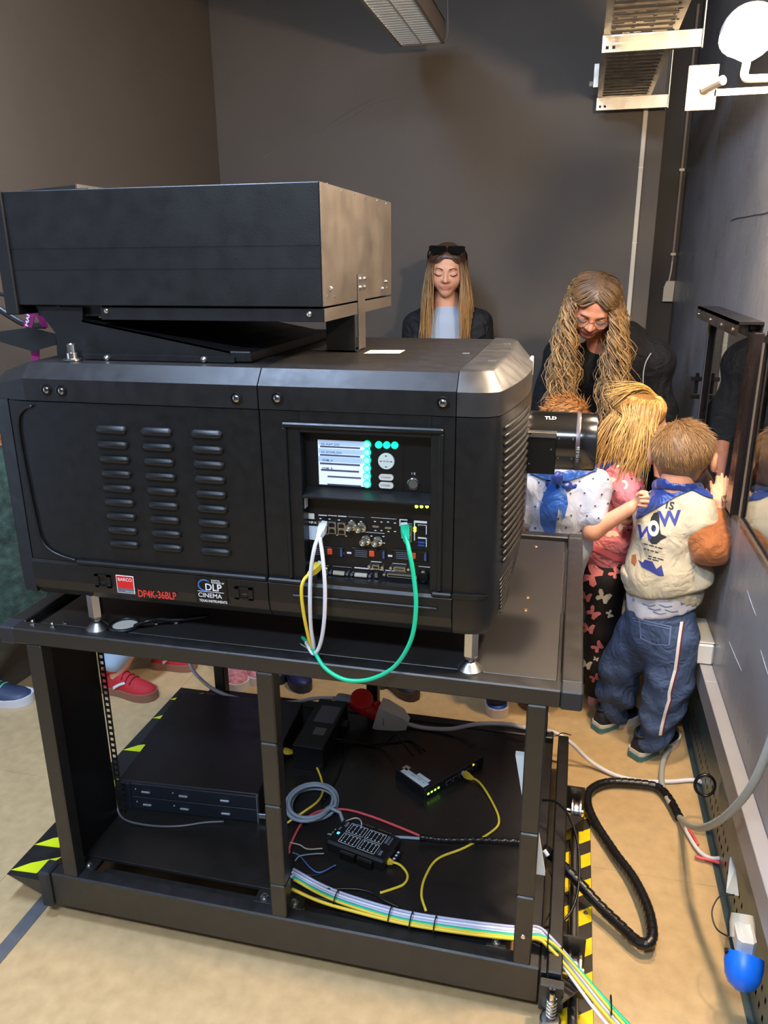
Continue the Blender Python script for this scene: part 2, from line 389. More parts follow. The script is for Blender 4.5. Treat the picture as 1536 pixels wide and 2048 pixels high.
# hanging louvred fluorescent luminaire
m_louv = mat('louvre_aluminium', (214, 222, 224), 0.25, 0.45)
m_lamph = mat('luminaire_housing', (132, 120, 110), 0.5)
lf = Part('ceiling_luminaire', (-.837, 1.9, 2.62), 'hanging grey fluorescent luminaire with a mirrored louvre, switched off', 'lamp')
x0, x1, y0, y1, z0 = -.945, -.733, 1.25, 2.60, 2.62
lf.add('housing', MB().box(x0, x0+.012, y0, y1, z0, z0+.09).box(x1-.012, x1, y0, y1, z0, z0+.09).box(x0, x1, y0, y1, z0+.085, z0+.095).box(x0, x1, y1-.006, y1, z0, z0+.09).box(x0, x1, y0, y0+.006, z0, z0+.09), m_lamph)
lf.add('centre_spine', MB().prism([(-.842, z0+.002), (-.836, z0+.002), (-.825, z0+.05), (-.853, z0+.05)], 'y', y0, y1), m_louv)
for sx in (x0+.012, x1-.012): lf.add('side_reflector', MB().box(sx-.001, sx+.001, y0, y1, z0, z0+.06), m_louv)
yy = y0+.03; first = None
while yy < y1-.01:
    for (xa, xb) in ((x0+.013, -.843), (-.835, x1-.013)):
        lf.add('lamella', MB().prism([(yy-.002, z0+.001), (yy+.002, z0+.001), (yy+.011, z0+.03), (yy-.011, z0+.03)], 'x', xa, xb), m_louv)
    yy += .034
for xx in (-.89, -.788): lf.add('tube', MB().cyl((xx, y0+.02, z0+.062), (xx, y1-.02, z0+.062), .013, n=12), m_white, 40)
lf.add('hanger_wire', MB().tube([(-.735, 2.585, z0+.005), (-.724, 2.60, z0+.03), (-.722, 2.60, z0+.12), (-.74, 2.60, 3.2)], .0022, 6), m_lamph, True)
lf.add('hanger_wire', MB().tube([(-.93, 1.5, z0+.09), (-.93, 1.5, 3.2)], .0022, 6, smooth=False), m_lamph)

# wall lamps: the lit one in view and its twin further along the wall
m_globe = mat('lamp_globe', (255, 200, 140), 0.4)
def wall_lamp(y, power, label, x=.28, z=2.16, bowl=None):
    L = Part('wall_lamp', (WX, y, z), label, 'lamp', 'warm wall lamps along the right wall')
    L.add('base', MB().lathe((WX, y, z-.09), (-1, 0, 0), [(.045, 0), (.045, .010), (.036, .016)], 24), m_cream, 40)
    L.add('arm', MB().tube([(WX-.01, y, z-.09), (x+.03, y, z-.09), (x, y, z-.085), (x, y, z-.055)], .009, 10, 6), m_cream, True)
    m = bpy.data.materials.new('lit_lamp_globe'); m.use_nodes = True; nt = m.node_tree; nt.nodes.clear()
    e = nt.nodes.new('ShaderNodeEmission'); o = nt.nodes.new('ShaderNodeOutputMaterial'); e.inputs[0].default_value = (*WARM, 1); e.inputs[1].default_value = power
    nt.links.new(e.outputs[0], o.inputs[0])
    L.add('globe', MB().lathe((x, y, z-.052), (0, 0, 1), [(.012, 0)]+[(.052*math.sin(t), .052-.052*math.cos(t)) for t in np.linspace(.35, 2.95, 9)], 14), m, True)
    if bowl:      # reflector bowl behind the bulb
        d = Vector(bowl).normalized(); c = Vector((x, y, z)); prof = [(.066*math.sin(t), -.066*math.cos(t)) for t in np.linspace(.12, 1.62, 9)]
        n = 24; t_ = d.orthogonal().normalized(); w_ = d.cross(t_); V = []; F = []
        for r, h in prof: V += [c+d*h+t_*(math.cos(2*math.pi*i/n)*r)+w_*(math.sin(2*math.pi*i/n)*r) for i in range(n)]
        for k in range(len(prof)-1):
            for i in range(n): F.append((k*n+i, k*n+(i+1) % n, (k+1)*n+(i+1) % n, (k+1)*n+i))
        F.append(tuple(range(n))); L.add('reflector_bowl', MB().add(V, F), m_cream, True)
    sh = MB().box(x-.115, x-.045, y+.10, y+.103, z-.135, z-.035, .001).box(x-.05, WX, y+.10, y+.103, z-.105, z-.090); sh.cyl((x-.075, y+.10, z-.09), (x-.04, y+.05, z-.08), .011, n=12); L.add('side_plate', sh, mat('dull_beige_plate', (128, 116, 100), .6))
    return L
wall_lamp(.76, LAMP_A_POWER, 'round wall lamp glowing bright yellow-white at the top right', bowl=(.0, -.50, -.85))
wall_lamp(0.06, LAMP_B_POWER, 'round wall lamp further along the right wall, nearer the photographer', x=.39, z=2.22)
# ================================================================== the projector stand
ZT = .860; SXL = -1.3475; SD = .959; T = .04; ZR = .144; ZRB = .04
m_stand = mat('black_powder_coat', (23, 22, 21), 0.42, var=0.06, scale=30, bump=0.10, bscale=700, rvar=0.06, spec=0.8)
m_panel = mat('black_textured_panel', (36, 34, 33), 0.46, var=0.08, scale=60, bump=0.12, bscale=500, spec=1.0)
m_cap = mat('black_end_cap', (40, 42, 46), 0.5)
m_shelf = mat('satin_black_shelf', (32, 30, 29), 0.34, var=0.06, scale=20, rvar=0.08)
st = Part('projector_stand', (-.67, .48, 0), 'black square-tube steel stand on wheels carrying the projector', 'stand')
S = st.add
S('top_rail', MB().box(SXL+.042, -.042, 0, T, ZT-T, ZT, .003), m_stand)
S('top_rail', MB().box(SXL+.042, -.042, SD-T, SD, ZT-T, ZT, .003), m_stand)
S('top_rail', MB().box(-.044, 0, .042, SD-.042, ZT-T, ZT-.0005, .003), m_stand)
S('top_rail', MB().box(SXL, SXL+.044, .042, SD-.042, ZT-T, ZT-.0005, .003), m_stand)
for x in (-.044, SXL):
    for y in (-.001, SD-.043): S('corner_cap', MB().box(x, x+.044, y, y+.044, ZT-T-.003, ZT+.001, .004), m_cap)
# table panel, let in between the rails with a gap at its ends
tp = S('table_panel', MB().box(SXL+.085, -.053, .044, SD-.075, ZT-.012, ZT-.002, .001), m_panel)
S('support_bar', MB().box(-.052, -.045, .05, SD-.05, ZT-.03, ZT-.012), m_stand); S('support_bar', MB().box(SXL+.045, SXL+.084, .05, SD-.05, ZT-.036, ZT-.025), m_stand)
S('support_bar', MB().box(SXL+.05, -.05, SD-.074, SD-.041, ZT-.036, ZT-.028), m_stand)
def leg(x, y, cuts):
    zs = [ZR-.002] + cuts + [ZT-T]; o = None
    for a, b in zip(zs[:-1], zs[1:]):
        q = S('leg' if o is None else 'leg_section', MB().box(x, x+T, y, y+T, a+.0008, b-.0008, .003), m_stand, parent=o); o = o or q
    return o
leg(-1.2788, .001, []); lm = leg(-.6966, .001, [.24, .47, .64]); lr = leg(-.1083, .001, [.335, .505])
for x in (-1.2788, -.6966, -.1083): leg(x, SD-T-.001, [])
for z in (.24, .47, .64): S('screw', MB().lathe((-.6966, .018, z), (-1, 0, 0), [(.004, 0), (.004, .004), (.002, .006)], 8), m_bolt, parent=lm)
S('screw', MB().lathe((-.088, .0005, .225), (0, -1, 0), [(.006, 0), (.005, .002), (.001, .003)], 12), m_bolt, 30, parent=lr)
S('bottom_rail', MB().box(-1.318, -.046, -.002, T-.002, ZRB, ZR, .004), m_stand); S('bottom_rail', MB().box(-1.318, -.046, SD-T, SD, ZRB, ZR, .004), m_stand)
S('bottom_rail', MB().box(-1.318, -1.27, .04, SD-.042, ZRB+.01, ZR-.02, .003), m_stand); S('bottom_rail', MB().box(-.085, -.046, .04, SD-.042, ZRB+.01, ZR-.02, .003), m_stand)
S('end_cap', MB().box(-1.352, -1.318, -.012, T+.002, ZRB-.004, ZR+.006, .006), m_cap)
S('shelf', MB().box(-1.275, -.088, .075, .90, .139, .149, .001), m_shelf)
S('shelf_bar', MB().box(-1.20, -.735, .040, .070, .10, .128, .006), m_stand); S('shelf_bar', MB().box(-.63, -.165, .040, .070, .10, .128, .006), m_stand)
for x in (-1.238, -.735, -.655, -.150):
    b = S('shelf_bracket', MB().box(x-.024, x+.024, .036, .078, .136, .142, .001), m_stand)
    S('bolt', MB().lathe((x, .052, .142), (0, 0, 1), [(.011, 0), (.011, .002), (.0065, .003), (.0065, .009), (.003, .010)], 12), m_bolt, 30, parent=b)
# bolts on the top rail
for u, v in ((64, 1252), (104, 1257)):
    p = onZ(u, v, ZT); S('bolt', MB().lathe((p[0], p[1]+.004, ZT), (0, 0, 1), [(.007, 0), (.007, .003), (.004, .004), (.005, .012), (.002, .014)], 10), m_bolt, 30)
for u, v in ((130, 1247), (312, 1248), (352, 1246)):
    p = onZ(u, v, ZT-.002); S('screw', MB().lathe((p[0], p[1], ZT-.002), (0, 0, 1), [(.006, 0), (.005, .004), (.001, .006)], 10), m_bolt, 30)
m_brass = mat('brass_screw', (214, 170, 120), .3, .9)
for u, v in ((1055, 1195), (1051, 1220), (1072, 1093)):
    p = onZ(u, v, ZT-.002); S('screw', MB().lathe((p[0], p[1], ZT-.002), (0, 0, 1), [(.0065, 0), (.005, .002), (.001, .003)], 12), m_brass, 30)
# cable hole with a rubber ring
p = onZ(250, 1252, ZT-.002); S('grommet', MB().tube([(p[0]+.034*math.cos(t), p[1]+.034*math.sin(t), ZT+.001) for t in np.linspace(0, 2*math.pi, 20, endpoint=False)], .005, 8, 2, closed=True), m_black, True)
S('hole_plate', MB().cyl((p[0], p[1], ZT-.002), (p[0], p[1], ZT-.001), .03, n=20), m_white)
# rack side panel and the drilled rack rail at the left
S('side_panel', MB().box(-1.276, -1.262, .05, .235, .15, ZT-T), m_black)
rr = MB(); xs = [-1.262, -1.2565, -1.2475, -1.242]; zs = []; z = .16
while z < .80: zs += [z, z+.009]; z += .0185
V = []; F = []
for zz in zs:
    for xx in xs: V.append((xx, .24, zz))
for i in range(len(zs)-1):
    for j in range(3):
        if i % 2 == 0 and j == 1: continue
        F.append((i*4+j, i*4+j+1, (i+1)*4+j+1, (i+1)*4+j))
rr.add(V, F); S('rack_rail', rr, m_shelf)
# --- running gear on the right: axle beam, brackets, grooved wheels, spring stop
S('axle_beam', MB().box(-.030, .004, -.005, SD-.02, .075, .145, .003), m_stand)
S('beam_block', MB().box(-.046, -.03, .0, .10, .05, .135, .002), m_stand)
for y in (.085, .66):
    b = S('wheel_bracket', MB().box(.004, .058, y-.048, y-.042, .035, .082), m_stand); S('wheel_bracket', MB().box(.004, .058, y+.042, y+.048, .035, .12), m_stand)
    S('gusset', MB().add([(.004, y-.048, .082), (.058, y-.048, .082), (.004, y-.11, .082), (.004, y-.048, .076), (.058, y-.048, .076), (.004, y-.11, .076)], [(0,1,2),(3,5,4),(0,3,4,1),(1,4,5,2),(2,5,3,0)]), m_stand, parent=b)
    S('wheel', MB().lathe((.018, y, .066), (1, 0, 0), [(.034, 0), (.040, .002), (.040, .006), (.030, .012), (.030, .020), (.040, .026), (.040, .030), (.034, .032)], 28), m_bolt, 30)
    S('axle', MB().cyl((.0, y, .066), (.056, y, .066), .008, n=12), m_bolt, 30)
b = S('stop_bracket', MB().box(-.045, .010, -.012, -.006, .035, .13, .002).box(-.045, .010, -.03, -.006, .124, .13, .002), m_stand)
S('screw', MB().lathe((-.016, -.012, .108), (0, -1, 0), [(.008, 0), (.007, .003), (.002, .004)], 12), m_bolt, 30, parent=b)
pts = [(-.016+.0105*math.cos(t), -.030+.0105*math.sin(t), .096-.0098*t/(2*math.pi)*1.0) for t in np.linspace(0, 2*math.pi*5.0, 70)]
S('spring', MB().tube(pts, .0022, 6, 1, smooth=False), m_bolt, True)
S('spring_pin', MB().cyl((-.016, -.030, .112), (-.016, -.030, .036), .006, n=10), m_bolt, 30)
S('spring_foot', MB().lathe((-.016, -.030, .004), (0, 0, 1), [(.020, 0), (.024, .004), (.024, .030), (.020, .034), (.008, .036)], 20), m_alu, 30)
# left-hand wheels hidden under the cover
for y in (.12, .80): S('wheel', MB().lathe((-1.40, y, .036), (1, 0, 0), [(.030, 0), (.034, .004), (.034, .026), (.030, .03)], 20), m_bolt, 30)
for y in (.12, .80): S('axle', MB().cyl((-1.41, y, .036), (-1.30, y, .036), .007, n=8), m_bolt)
# track rod with black-and-yellow tape to the right
m_yel = mat('yellow_tape', (250, 212, 20), 0.4, var=.06, scale=40)
m_tape = mat('black_tape', (52, 46, 40), 0.45, var=.1, scale=40)
tr = Part('track_rail', (.035, .4, 0), 'round steel track rod on black and yellow hazard tape beside the stand', 'rail')
tr.add('tape_base', MB().box(-.002, .082, -.45, .80, .0002, .004), m_tape)
tr.add('rod', MB().cyl((.034, -.45, .022), (.034, .81, .022), .0125, n=16), m_alu, 40)
y = -.45
while y < .76:
    for (xa, xb) in ((-.001, .023), (.046, .081)):
        h = (xb-xa)*.75
        tr.add('stripe', MB().prism([(xa, y), (xb, y+h), (xb, y+h+.052), (xa, y+.052)], 'z', .004, .0046), m_yel)
    y += .104
for y in (-.05, .33, .72): tr.add('screw', MB().lathe((.066, y, .004), (0, 0, 1), [(.007, 0), (.005, .003), (.001, .004)], 10), m_alu, 30)
# striped cover over the left track
cv = Part('track_cover', (-1.4, .4, 0), 'black sheet cover with yellow stripes over the left track', 'cover')
cv.add('cover_top', MB().add([(-1.478, .02, .088), (-1.356, .02, .088), (-1.356, 1.02, .088), (-1.478, 1.02, .088), (-1.425, .06, 0.001), (-1.356, .03, .02), (-1.356, .95, .02), (-1.425, .95, 0.001)],
                      [(0,1,2,3),(0,4,5,1),(1,5,6,2),(3,2,6,7),(0,3,7,4)]), m_stand)
for k, y in enumerate((.035, .135, .40, .60, .80, .93)): cv.add('stripe', MB().prism([(-1.476, y), (-1.40, y+.005), (-1.37, y+.075), (-1.44, y+.035)], 'z', .0884, .0892), mat('lime_yellow_tape', (226, 236, 30), .4))
# flat steel strip of the left track running out over the floor
gs = MB().box(-1.405, -1.365, -1.6, .95, 0.0002, .003, .0008).build('track_strip', mat('dull_steel_strip', (128, 130, 134), .45, .6, var=.1, scale=30)); tag(gs, 'flat dull grey steel strip on the floor at the bottom left', 'rail')
# ================================================================== the projector
YF = .015; YK = .725; YC = .37; PB = .943; PT = 1.479
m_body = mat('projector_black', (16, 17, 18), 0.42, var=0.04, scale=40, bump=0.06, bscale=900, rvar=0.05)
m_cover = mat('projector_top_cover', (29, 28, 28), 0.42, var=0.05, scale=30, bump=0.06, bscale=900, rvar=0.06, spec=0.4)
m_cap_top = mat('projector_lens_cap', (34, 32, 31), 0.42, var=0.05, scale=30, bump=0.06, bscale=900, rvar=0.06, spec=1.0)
m_blk = mat('deep_black', (10, 11, 12), 0.35)
m_face = mat('faceplate_black', (16, 17, 20), 0.35)
m_slv = mat('connector_metal', (196, 188, 170), 0.28, 0.9)
pr = Part('cinema_projector', (-.68, YC, ZT), 'large black digital cinema projector with a lit control panel', 'projector')
A = pr.add
def sec(x, pts): return [(x, y, z) for y, z in pts]
def mirror(h): return h + [(2*YC-y, z) for y, z in reversed(h)]
lower = mirror([(YF+.05, PB), (YF+.018, PB+.004), (YF+.004, PB+.022), (YF-.002, PB+.045), (YF-.002, 1.030), (YF+.003, 1.036)])
upper = mirror([(YF+.001, 1.400), (YF+.001, 1.446), (YF+.028, PT-.002), (YF+.20, PT+.002), (YC-.002, PT+.002)])
def shell(name, x0, x1, half, m):
    return A(name, MB().loft([sec(x0, half), sec(x1, half)]), m)
# rear section
A('rear_skirt', MB().loft([[(x+(.0 if z > 1 else .0), y, z) for x, y, z in sec(-1.235, lower)], sec(-.6612, lower)]), m_body)
A('rear_side_panel', MB().box(-1.235, -.6612, YF+.003, YK-.003, 1.035, 1.399, .002), m_body)
rt = [(y if i not in () else y, z) for i, (y, z) in enumerate(upper)]
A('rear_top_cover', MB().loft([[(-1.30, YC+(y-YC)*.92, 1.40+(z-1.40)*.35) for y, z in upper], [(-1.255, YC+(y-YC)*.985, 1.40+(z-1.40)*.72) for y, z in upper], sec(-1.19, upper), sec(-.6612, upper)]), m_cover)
ol = [(-1.235, YF+.002), (-1.268, YF+.006), (-1.295, YF+.035), (-1.31, YF+.12), (-1.315, YC), (-1.31, YK-.12), (-1.295, YK-.035), (-1.268, YK-.006), (-1.235, YK-.002)]
A('rear_end', MB().loft([[(x, y, z) for x, y in ol] for z in (PB+.01, 1.40)] + [[(x+.01, YC+(y-YC)*.97, 1.412) for x, y in ol]]), m_body, 35)
# front section with the control panel opening
OX0, OX1, OZ0, OZ1 = -.577, -.314, 1.045, 1.357
A('front_skirt', MB().loft([sec(-.6588, lower), sec(-.2682, lower)]), m_body)
f = MB(); y0, y1 = YF+.003, .10
f.box(-.6588, OX0, y0, y1, 1.035, 1.399, .001); f.box(OX1, -.2682, y0, y1, 1.035, 1.399, .001); f.box(OX0, OX1, y0, y1, OZ1, 1.399); f.box(OX0, OX1, y0, y1, 1.035, OZ0)
A('front_side_panel', f, m_body)
A('front_core', MB().box(-.6588, -.2682, .10, YK-.003, 1.035, 1.399), m_body)
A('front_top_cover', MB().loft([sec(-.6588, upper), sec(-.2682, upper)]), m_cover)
# lens-end cap: bowed in plan, chamfered on top
def cap_ring(z, ins, amp, dx=0.0, yi=0.0):
    P = [(-.2665, YF+.001+yi)]
    hw = YC-YF-.001-yi
    for t, x in ((.0, -.232), (.006, -.207), (.018, -.192), (.036, -.185)): P.append((x-ins, YF+.001+yi+t))
    for k in range(1, 12):
        s = -1+2*k/12; P.append((-.185-ins+amp*(1-s*s), YC+s*(hw-.036)))
    for t, x in reversed(((.0, -.232), (.006, -.207), (.018, -.192), (.036, -.185))): P.append((x-ins, 2*YC-(YF+.001+yi+t)))
    P.append((-.2665, 2*YC-YF-.001-yi)); 
    return [(x, y, z) for x, y in P]
A('lens_end_shell', MB().loft([cap_ring(PB, .02, .004, yi=.03), cap_ring(PB+.006, .008, .008, yi=.012), cap_ring(PB+.022, .002, .012, yi=.004), cap_ring(1.00, 0, .022), cap_ring(1.10, 0, .034), cap_ring(1.398, 0, .034)]), m_body, 32)
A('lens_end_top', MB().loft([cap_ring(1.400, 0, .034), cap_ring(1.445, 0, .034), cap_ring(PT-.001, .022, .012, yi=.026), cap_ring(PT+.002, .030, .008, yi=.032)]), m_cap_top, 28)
for s in (-1, 1): A('catch', MB().box(-.232, -.215, YC+s*.17-.012, YC+s*.17+.012, PT+.002, PT+.0035, .001), m_alu)
A('catch', MB().box(-.30, -.285, YC-.06, YC-.045, PT+.002, PT+.004, .001), m_alu)
# louvres of the lens end: horizontal slats following the bow
def bow(y, z): 
    s = (y-YC)/(YC-YF-.037); a = .034 if z > 1.1 else .022+(z-1.0)*.12
    return -.185+a*(1-s*s)
for k in range(18):
    z = 1.372-.0165*k; ya, yb_ = .062+.0015*k, .305
    pts = [(bow(y, z)+.002, y, z) for y in np.linspace(ya, yb_, 6)]
    A('louvre', MB().tube(pts, .0038, 6, 2), m_cover, True)
for k in range(9):
    z = 1.052-.0105*k; pts = [(bow(y, z)+.001, y, z) for y in np.linspace(.075+.004*k, .20, 4)]
    A('lower_louvre', MB().tube(pts, .0022, 5, 2), m_cover, True)
A('side_tag', MB().box(bow(.55, 1.4)-.004, bow(.55, 1.4)+.004, .50, .56, 1.405, 1.452, .002), m_white)
# ridge line round the rear panel and along the skirt
rp = [onY(u, v, YF) for u, v in ((64, 812), (48, 818), (37, 836), (40, 880), (55, 960), (72, 1040), (82, 1078), (100, 1100), (125, 1113), (152, 1121))]
A('panel_ridge', MB().tube(rp, .0032, 8, 4), m_body, True)
for x0, x1 in ((-1.118, -.6612), (-.6588, OX0-.005), (OX1+.004, -.2682)): A('skirt_bead', MB().box(x0, x1, YF-.007, YF+.006, 1.0335, 1.0435, .003), m_body)
A('skirt_bead', MB().loft([[(-.2665, YF-.006, 1.0335), (-.2665, YF-.006, 1.0435), (-.2665, YF+.004, 1.0435), (-.2665, YF+.004, 1.0335)], [(-.215, YF-.003, 1.034), (-.215, YF-.003, 1.043), (-.215, YF+.004, 1.043), (-.215, YF+.004, 1.034)], [(-.196, YF+.012, 1.037), (-.196, YF+.012, 1.040), (-.196, YF+.016, 1.040), (-.196, YF+.016, 1.037)]]), m_body)
# pressed ventilation louvres on the rear panel: three columns of nine
def vent(x0, x1, z):
    prof = [(0, 0), (-.0065, .0015), (-.0095, .006), (-.0085, .012), (-.004, .0165), (0, .018)]
    R = []
    for x, s in ((x0, .15), (x0+.003, .7), (x0+.009, 1), (x1-.009, 1), (x1-.003, .7), (x1, .15)):
        R.append([(x, YF+.003+p*s, z-.009+.009*(1-s)*.6+q*(.4+.6*s)) for p, q in prof])
    return MB().loft(R)
for (ua, ub, v) in ((190, 252, 860), (280, 343, 863), (380, 444, 867)):
    xa, xb = onY(ua, v, YF)[0], onY(ub, v, YF)[0]
    for k in range(9): A('vent_louvre', vent(xa, xb, 1.344-.0318*k), m_body, 50)
# recessed captive screws
m_chrome = mat('dark_chrome', (150, 150, 152), .18, 1.0)
for u, v in ((92, 780), (122, 782), (472, 797), (554, 797), (886, 806)):
    p = onY(u, v, YF)
    b = A('screw_cup', MB().lathe((p[0], YF+.0035, p[2]), (0, -1, 0), [(.0125, 0), (.0125, .0045), (.0105, .005), (.009, .001)], 20), m_blk, 30)
    A('screw', MB().lathe((p[0], YF+.002, p[2]), (0, -1, 0), [(.0075, 0), (.0075, .004), (.005, .006), (.001, .0065)], 14), m_chrome, 40, parent=b)
# latch pockets
for (ua, va, ub, vb) in ((190, 1147, 225, 1175), (470, 1172, 508, 1200)):
    a_, b_ = onY(ua, va, YF), onY(ub, vb, YF)
    x0, x1, z0, z1 = a_[0], b_[0], min(a_[2], b_[2]), max(a_[2], b_[2])
    q = A('latch_frame', MB().box(x0, x1, YF-.005, YF, z1-.004, z1).box(x0, x1, YF-.005, YF, z0, z0+.004).box(x0, x0+.01, YF-.005, YF, z0, z1).box(x1-.01, x1, YF-.005, YF, z0, z1), m_body)
    A('latch_pocket', MB().box(x0+.01, x1-.01, YF-.0028, YF-.002, z0+.004, z1-.004), m_blk, parent=q); A('latch', MB().box(x0+.016, x1-.012, YF-.0045, YF-.002, z0+.007, z0+.014, .001), m_body, parent=q)
# hexagonal levelling feet
for (x, y) in ((-.231, .047), (-1.106, .042), (-.231, .69), (-1.106, .69)):
    q = A('levelling_foot', MB().lathe((x, y, ZT), (0, 0, 1), [(.027, 0), (.027, .003), (.012, .018), (.008, .020)], 24), m_alu, 30)
    A('hex_nut', MB().lathe((x, y, ZT+.026), (0, 0, 1), [(.012, 0), (.0165, .008), (.0165, .064)], 6), m_bolt, parent=q); A('foot_pin', MB().cyl((x, y, ZT+.018), (x, y, ZT+.03), .006, n=10), m_bolt, parent=q)
# badges and lettering
YL = YF-.0028
m_red = mat('badge_red', (222, 40, 36), .35); m_redp = mat('print_red', (226, 62, 52), .5); m_wp = mat('print_white', (232, 234, 236), .5); m_gp = mat('badge_grey', (104, 112, 128), .4)
b = A('maker_badge', MB().box(-1.0215, -.9775, YL-.001, YL, .9735, 1.0165, .0005), m_wp)
A('badge_field', MB().box(-1.0195, -.9795, YL-.0016, YL-.001, .9855, 1.0145), m_red, parent=b); A('badge_strip', MB().box(-1.0195, -.9795, YL-.0016, YL-.001, .9755, .9855), m_gp, parent=b)
A('badge_lettering', text_on(text_on(MB(), 'BARCO', (-1.0165, YL-.002, 1.0035), (1, 0, 0), (0, 0, 1), .0105, bold=.012), 'barco.com', (-1.0, YL-.002, .978), (1, 0, 0), (0, 0, 1), .005), m_wp, parent=b)
A('model_lettering', text_on(MB(), 'DP4K-36BLP', (-.971, YL-.0008, .9685), (.74, 0, .015), (0, 0, 1), .024, bold=.02), m_redp)
b = A('technology_badge', MB().box(-.829, -.755, YL-.0008, YL, .967, 1.030), mat('badge_black', (8, 8, 10), .3))
mb = MB(); text_on(mb, 'DLP', (-.806, YL-.0014, 1.0005), (1, 0, 0), (0, 0, 1), .0225, bold=.02); text_on(mb, 'CINEMA', (-.8235, YL-.0014, .9835), (1.05, 0, 0), (0, 0, 1), .0145, bold=.01); text_on(mb, 'TEXAS INSTRUMENTS', (-.8215, YL-.0014, .9725), (.82, 0, 0), (0, 0, 1), .0082, bold=.02)
text_on(mb, 'DIGITAL', (-.790, YL-.0014, 1.0225), (1, 0, 0), (0, 0, 1), .0056, bold=.02); text_on(mb, 'POWERED BY', (-.790, YL-.0014, 1.0175), (.95, 0, 0), (0, 0, 1), .0052, bold=.02)
mb.box(-.8235, -.762, YL-.0015, YL-.001, .9965, .9975); A('badge_lettering', mb, m_wp, parent=b)
A('badge_ring', MB().tube([(-.806+.0145*math.cos(t), YL-.0014, 1.0115+.0125*math.sin(t)) for t in np.linspace(.7, 5.3, 22)], .0016, 5, 1, smooth=False, taper=lambda t: .4+.9*math.sin(math.pi*t)), mat('badge_blue', (60, 110, 180), .4), parent=b)
# ---------------- control panel in the opening
A('panel_trim', MB().box(-.612, -.290, YF-.006, YF+.004, 1.3665, 1.3765, .003), m_body)
for xa, xb in ((-.612, -.603), (-.299, -.290)): A('panel_trim', MB().box(xa, xb, YF-.004, YF+.004, 1.045, 1.366, .002), m_body)
A('panel_trim', MB().box(-.606, -.296, YF-.006, YF+.002, 1.003, 1.010, .002), m_body)
YP = .047       # touch panel plane
YQ = .052       # connector panel plane
A('touch_panel', MB().box(OX0, OX1, YP, .099, 1.236, OZ1), m_face)
A('panel_ledge', MB().prism([(YF+.001, 1.2225), (YF+.001, 1.226), (YP+.002, 1.239), (YP+.002, 1.2225)], 'x', OX0+.001, OX1), m_body)
A('connector_panel', MB().box(OX0, OX1, YQ, .099, OZ0, 1.2225), m_face)
def pb(mb, ua, va, ub, vb, y, th, c=0.0):
    p, q = onY(ua, va, y), onY(ub, vb, y); return mb.box(p[0], q[0], y-th, y, q[2], p[2], c)
sc = A('display', pb(MB(), 636, 879, 741, 974, YP, .002), mat('display_white', (214, 222, 230), .3, emit=.35))
A('display_rows', pb(pb(pb(MB(), 637, 880, 726, 893, YP-.0021, .0006), 637, 896, 726, 910, YP-.0021, .0006), 637, 912, 726, 927, YP-.0021, .0006), mat('display_blue', (158, 186, 224), .3, emit=.35), parent=sc)
m_ink = mat('display_ink', (70, 84, 112), .5)
mb = MB()
for t, u, v in (('2D_FLAT_DCI', 642, 889), ('2D_SCOPE_DCI', 642, 905), ('HDMI_A', 644, 921), ('HDMI_B', 644, 937)):
    p = onY(u, v, YP-.003); text_on(mb, t, (p[0], YP-.0031, p[2]-.001), (1, 0, 0), (0, 0, 1), .0062, bold=.01)
for u0, v0, u1, v1 in ((640, 894, 720, 895), (640, 911, 720, 912), (640, 928, 720, 929), (642, 941, 718, 942), (655, 954, 722, 955), (655, 970, 722, 971)): pb(mb, u0, v0, u1, v1, YP-.003, .0002)
A('display_lettering', mb, m_ink, parent=sc)
m_led = mat('green_led', (20, 225, 160), .3, emit=1.3); m_ledp = mat('pale_green_led', (130, 255, 215), .3, emit=1.0); m_ylw = mat('yellow_green_led', (200, 255, 60), .3, emit=3.0)
for k in range(6):
    p = onY(734, 889+15.8*k, YP-.003); b = A('preset_button', MB().lathe((p[0], YP-.002, p[2]), (0, -1, 0), [(.0082, 0), (.0082, .002), (.0072, .003)], 18), m_led, 40)
    A('button_top', MB().cyl((p[0], YP-.005, p[2]), (p[0], YP-.0056, p[2]), .0058, n=16), m_ledp, parent=b)
for u in (757, 773, 789):
    p = onY(u, 890+(u-757)*.03, YP-.003); A('status_button', MB().lathe((p[0], YP, p[2]), (0, -1, 0), [(.0072, 0), (.0072, .003), (.006, .004)], 18), m_led, 40)
p = onY(773, 922, YP); b = A('navigation_pad', MB().lathe((p[0], YP, p[2]), (0, -1, 0), [(.0165, 0), (.0165, .003), (.0155, .004)], 28), mat('pad_white', (200, 214, 210), .4, emit=.12), 40)
mb = MB()
for dx, dz in ((0, .011), (0, -.011), (.0105, 0), (-.0105, 0)): mb.box(p[0]+dx-.002, p[0]+dx+.002, YP-.0045, YP-.004, p[2]+dz-.001, p[2]+dz+.001)
text_on(mb, 'ENTER', (p[0]-.006, YP-.0045, p[2]-.0012), (1, 0, 0), (0, 0, 1), .0042); A('pad_marks', mb, m_ink, parent=b)
for v, t in ((954, 'STANDBY'), (970, 'DOWSER')):
    p = onY(773, v, YP); mb = MB(); R = [(p[0]+sx*.0088+.0062*math.cos(a), p[2]+.0062*math.sin(a)) for sx, aa in ((1, np.linspace(-1.57, 1.57, 8)), (-1, np.linspace(1.57, 4.71, 8))) for a in aa]
    b = A('oval_button', mb.prism(R, 'y', YP-.004, YP), m_white); A('button_lettering', text_on(MB(), t, (p[0]-.010, YP-.0045, p[2]-.0012), (1, 0, 0), (0, 0, 1), .0044), m_ink, parent=b)
p = onY(827, 967, YP); b = A('key_switch', MB().lathe((p[0], YP, p[2]), (0, -1, 0), [(.0125, 0), (.0125, .004), (.0105, .006), (.0095, .004)], 24), m_bolt, 30)
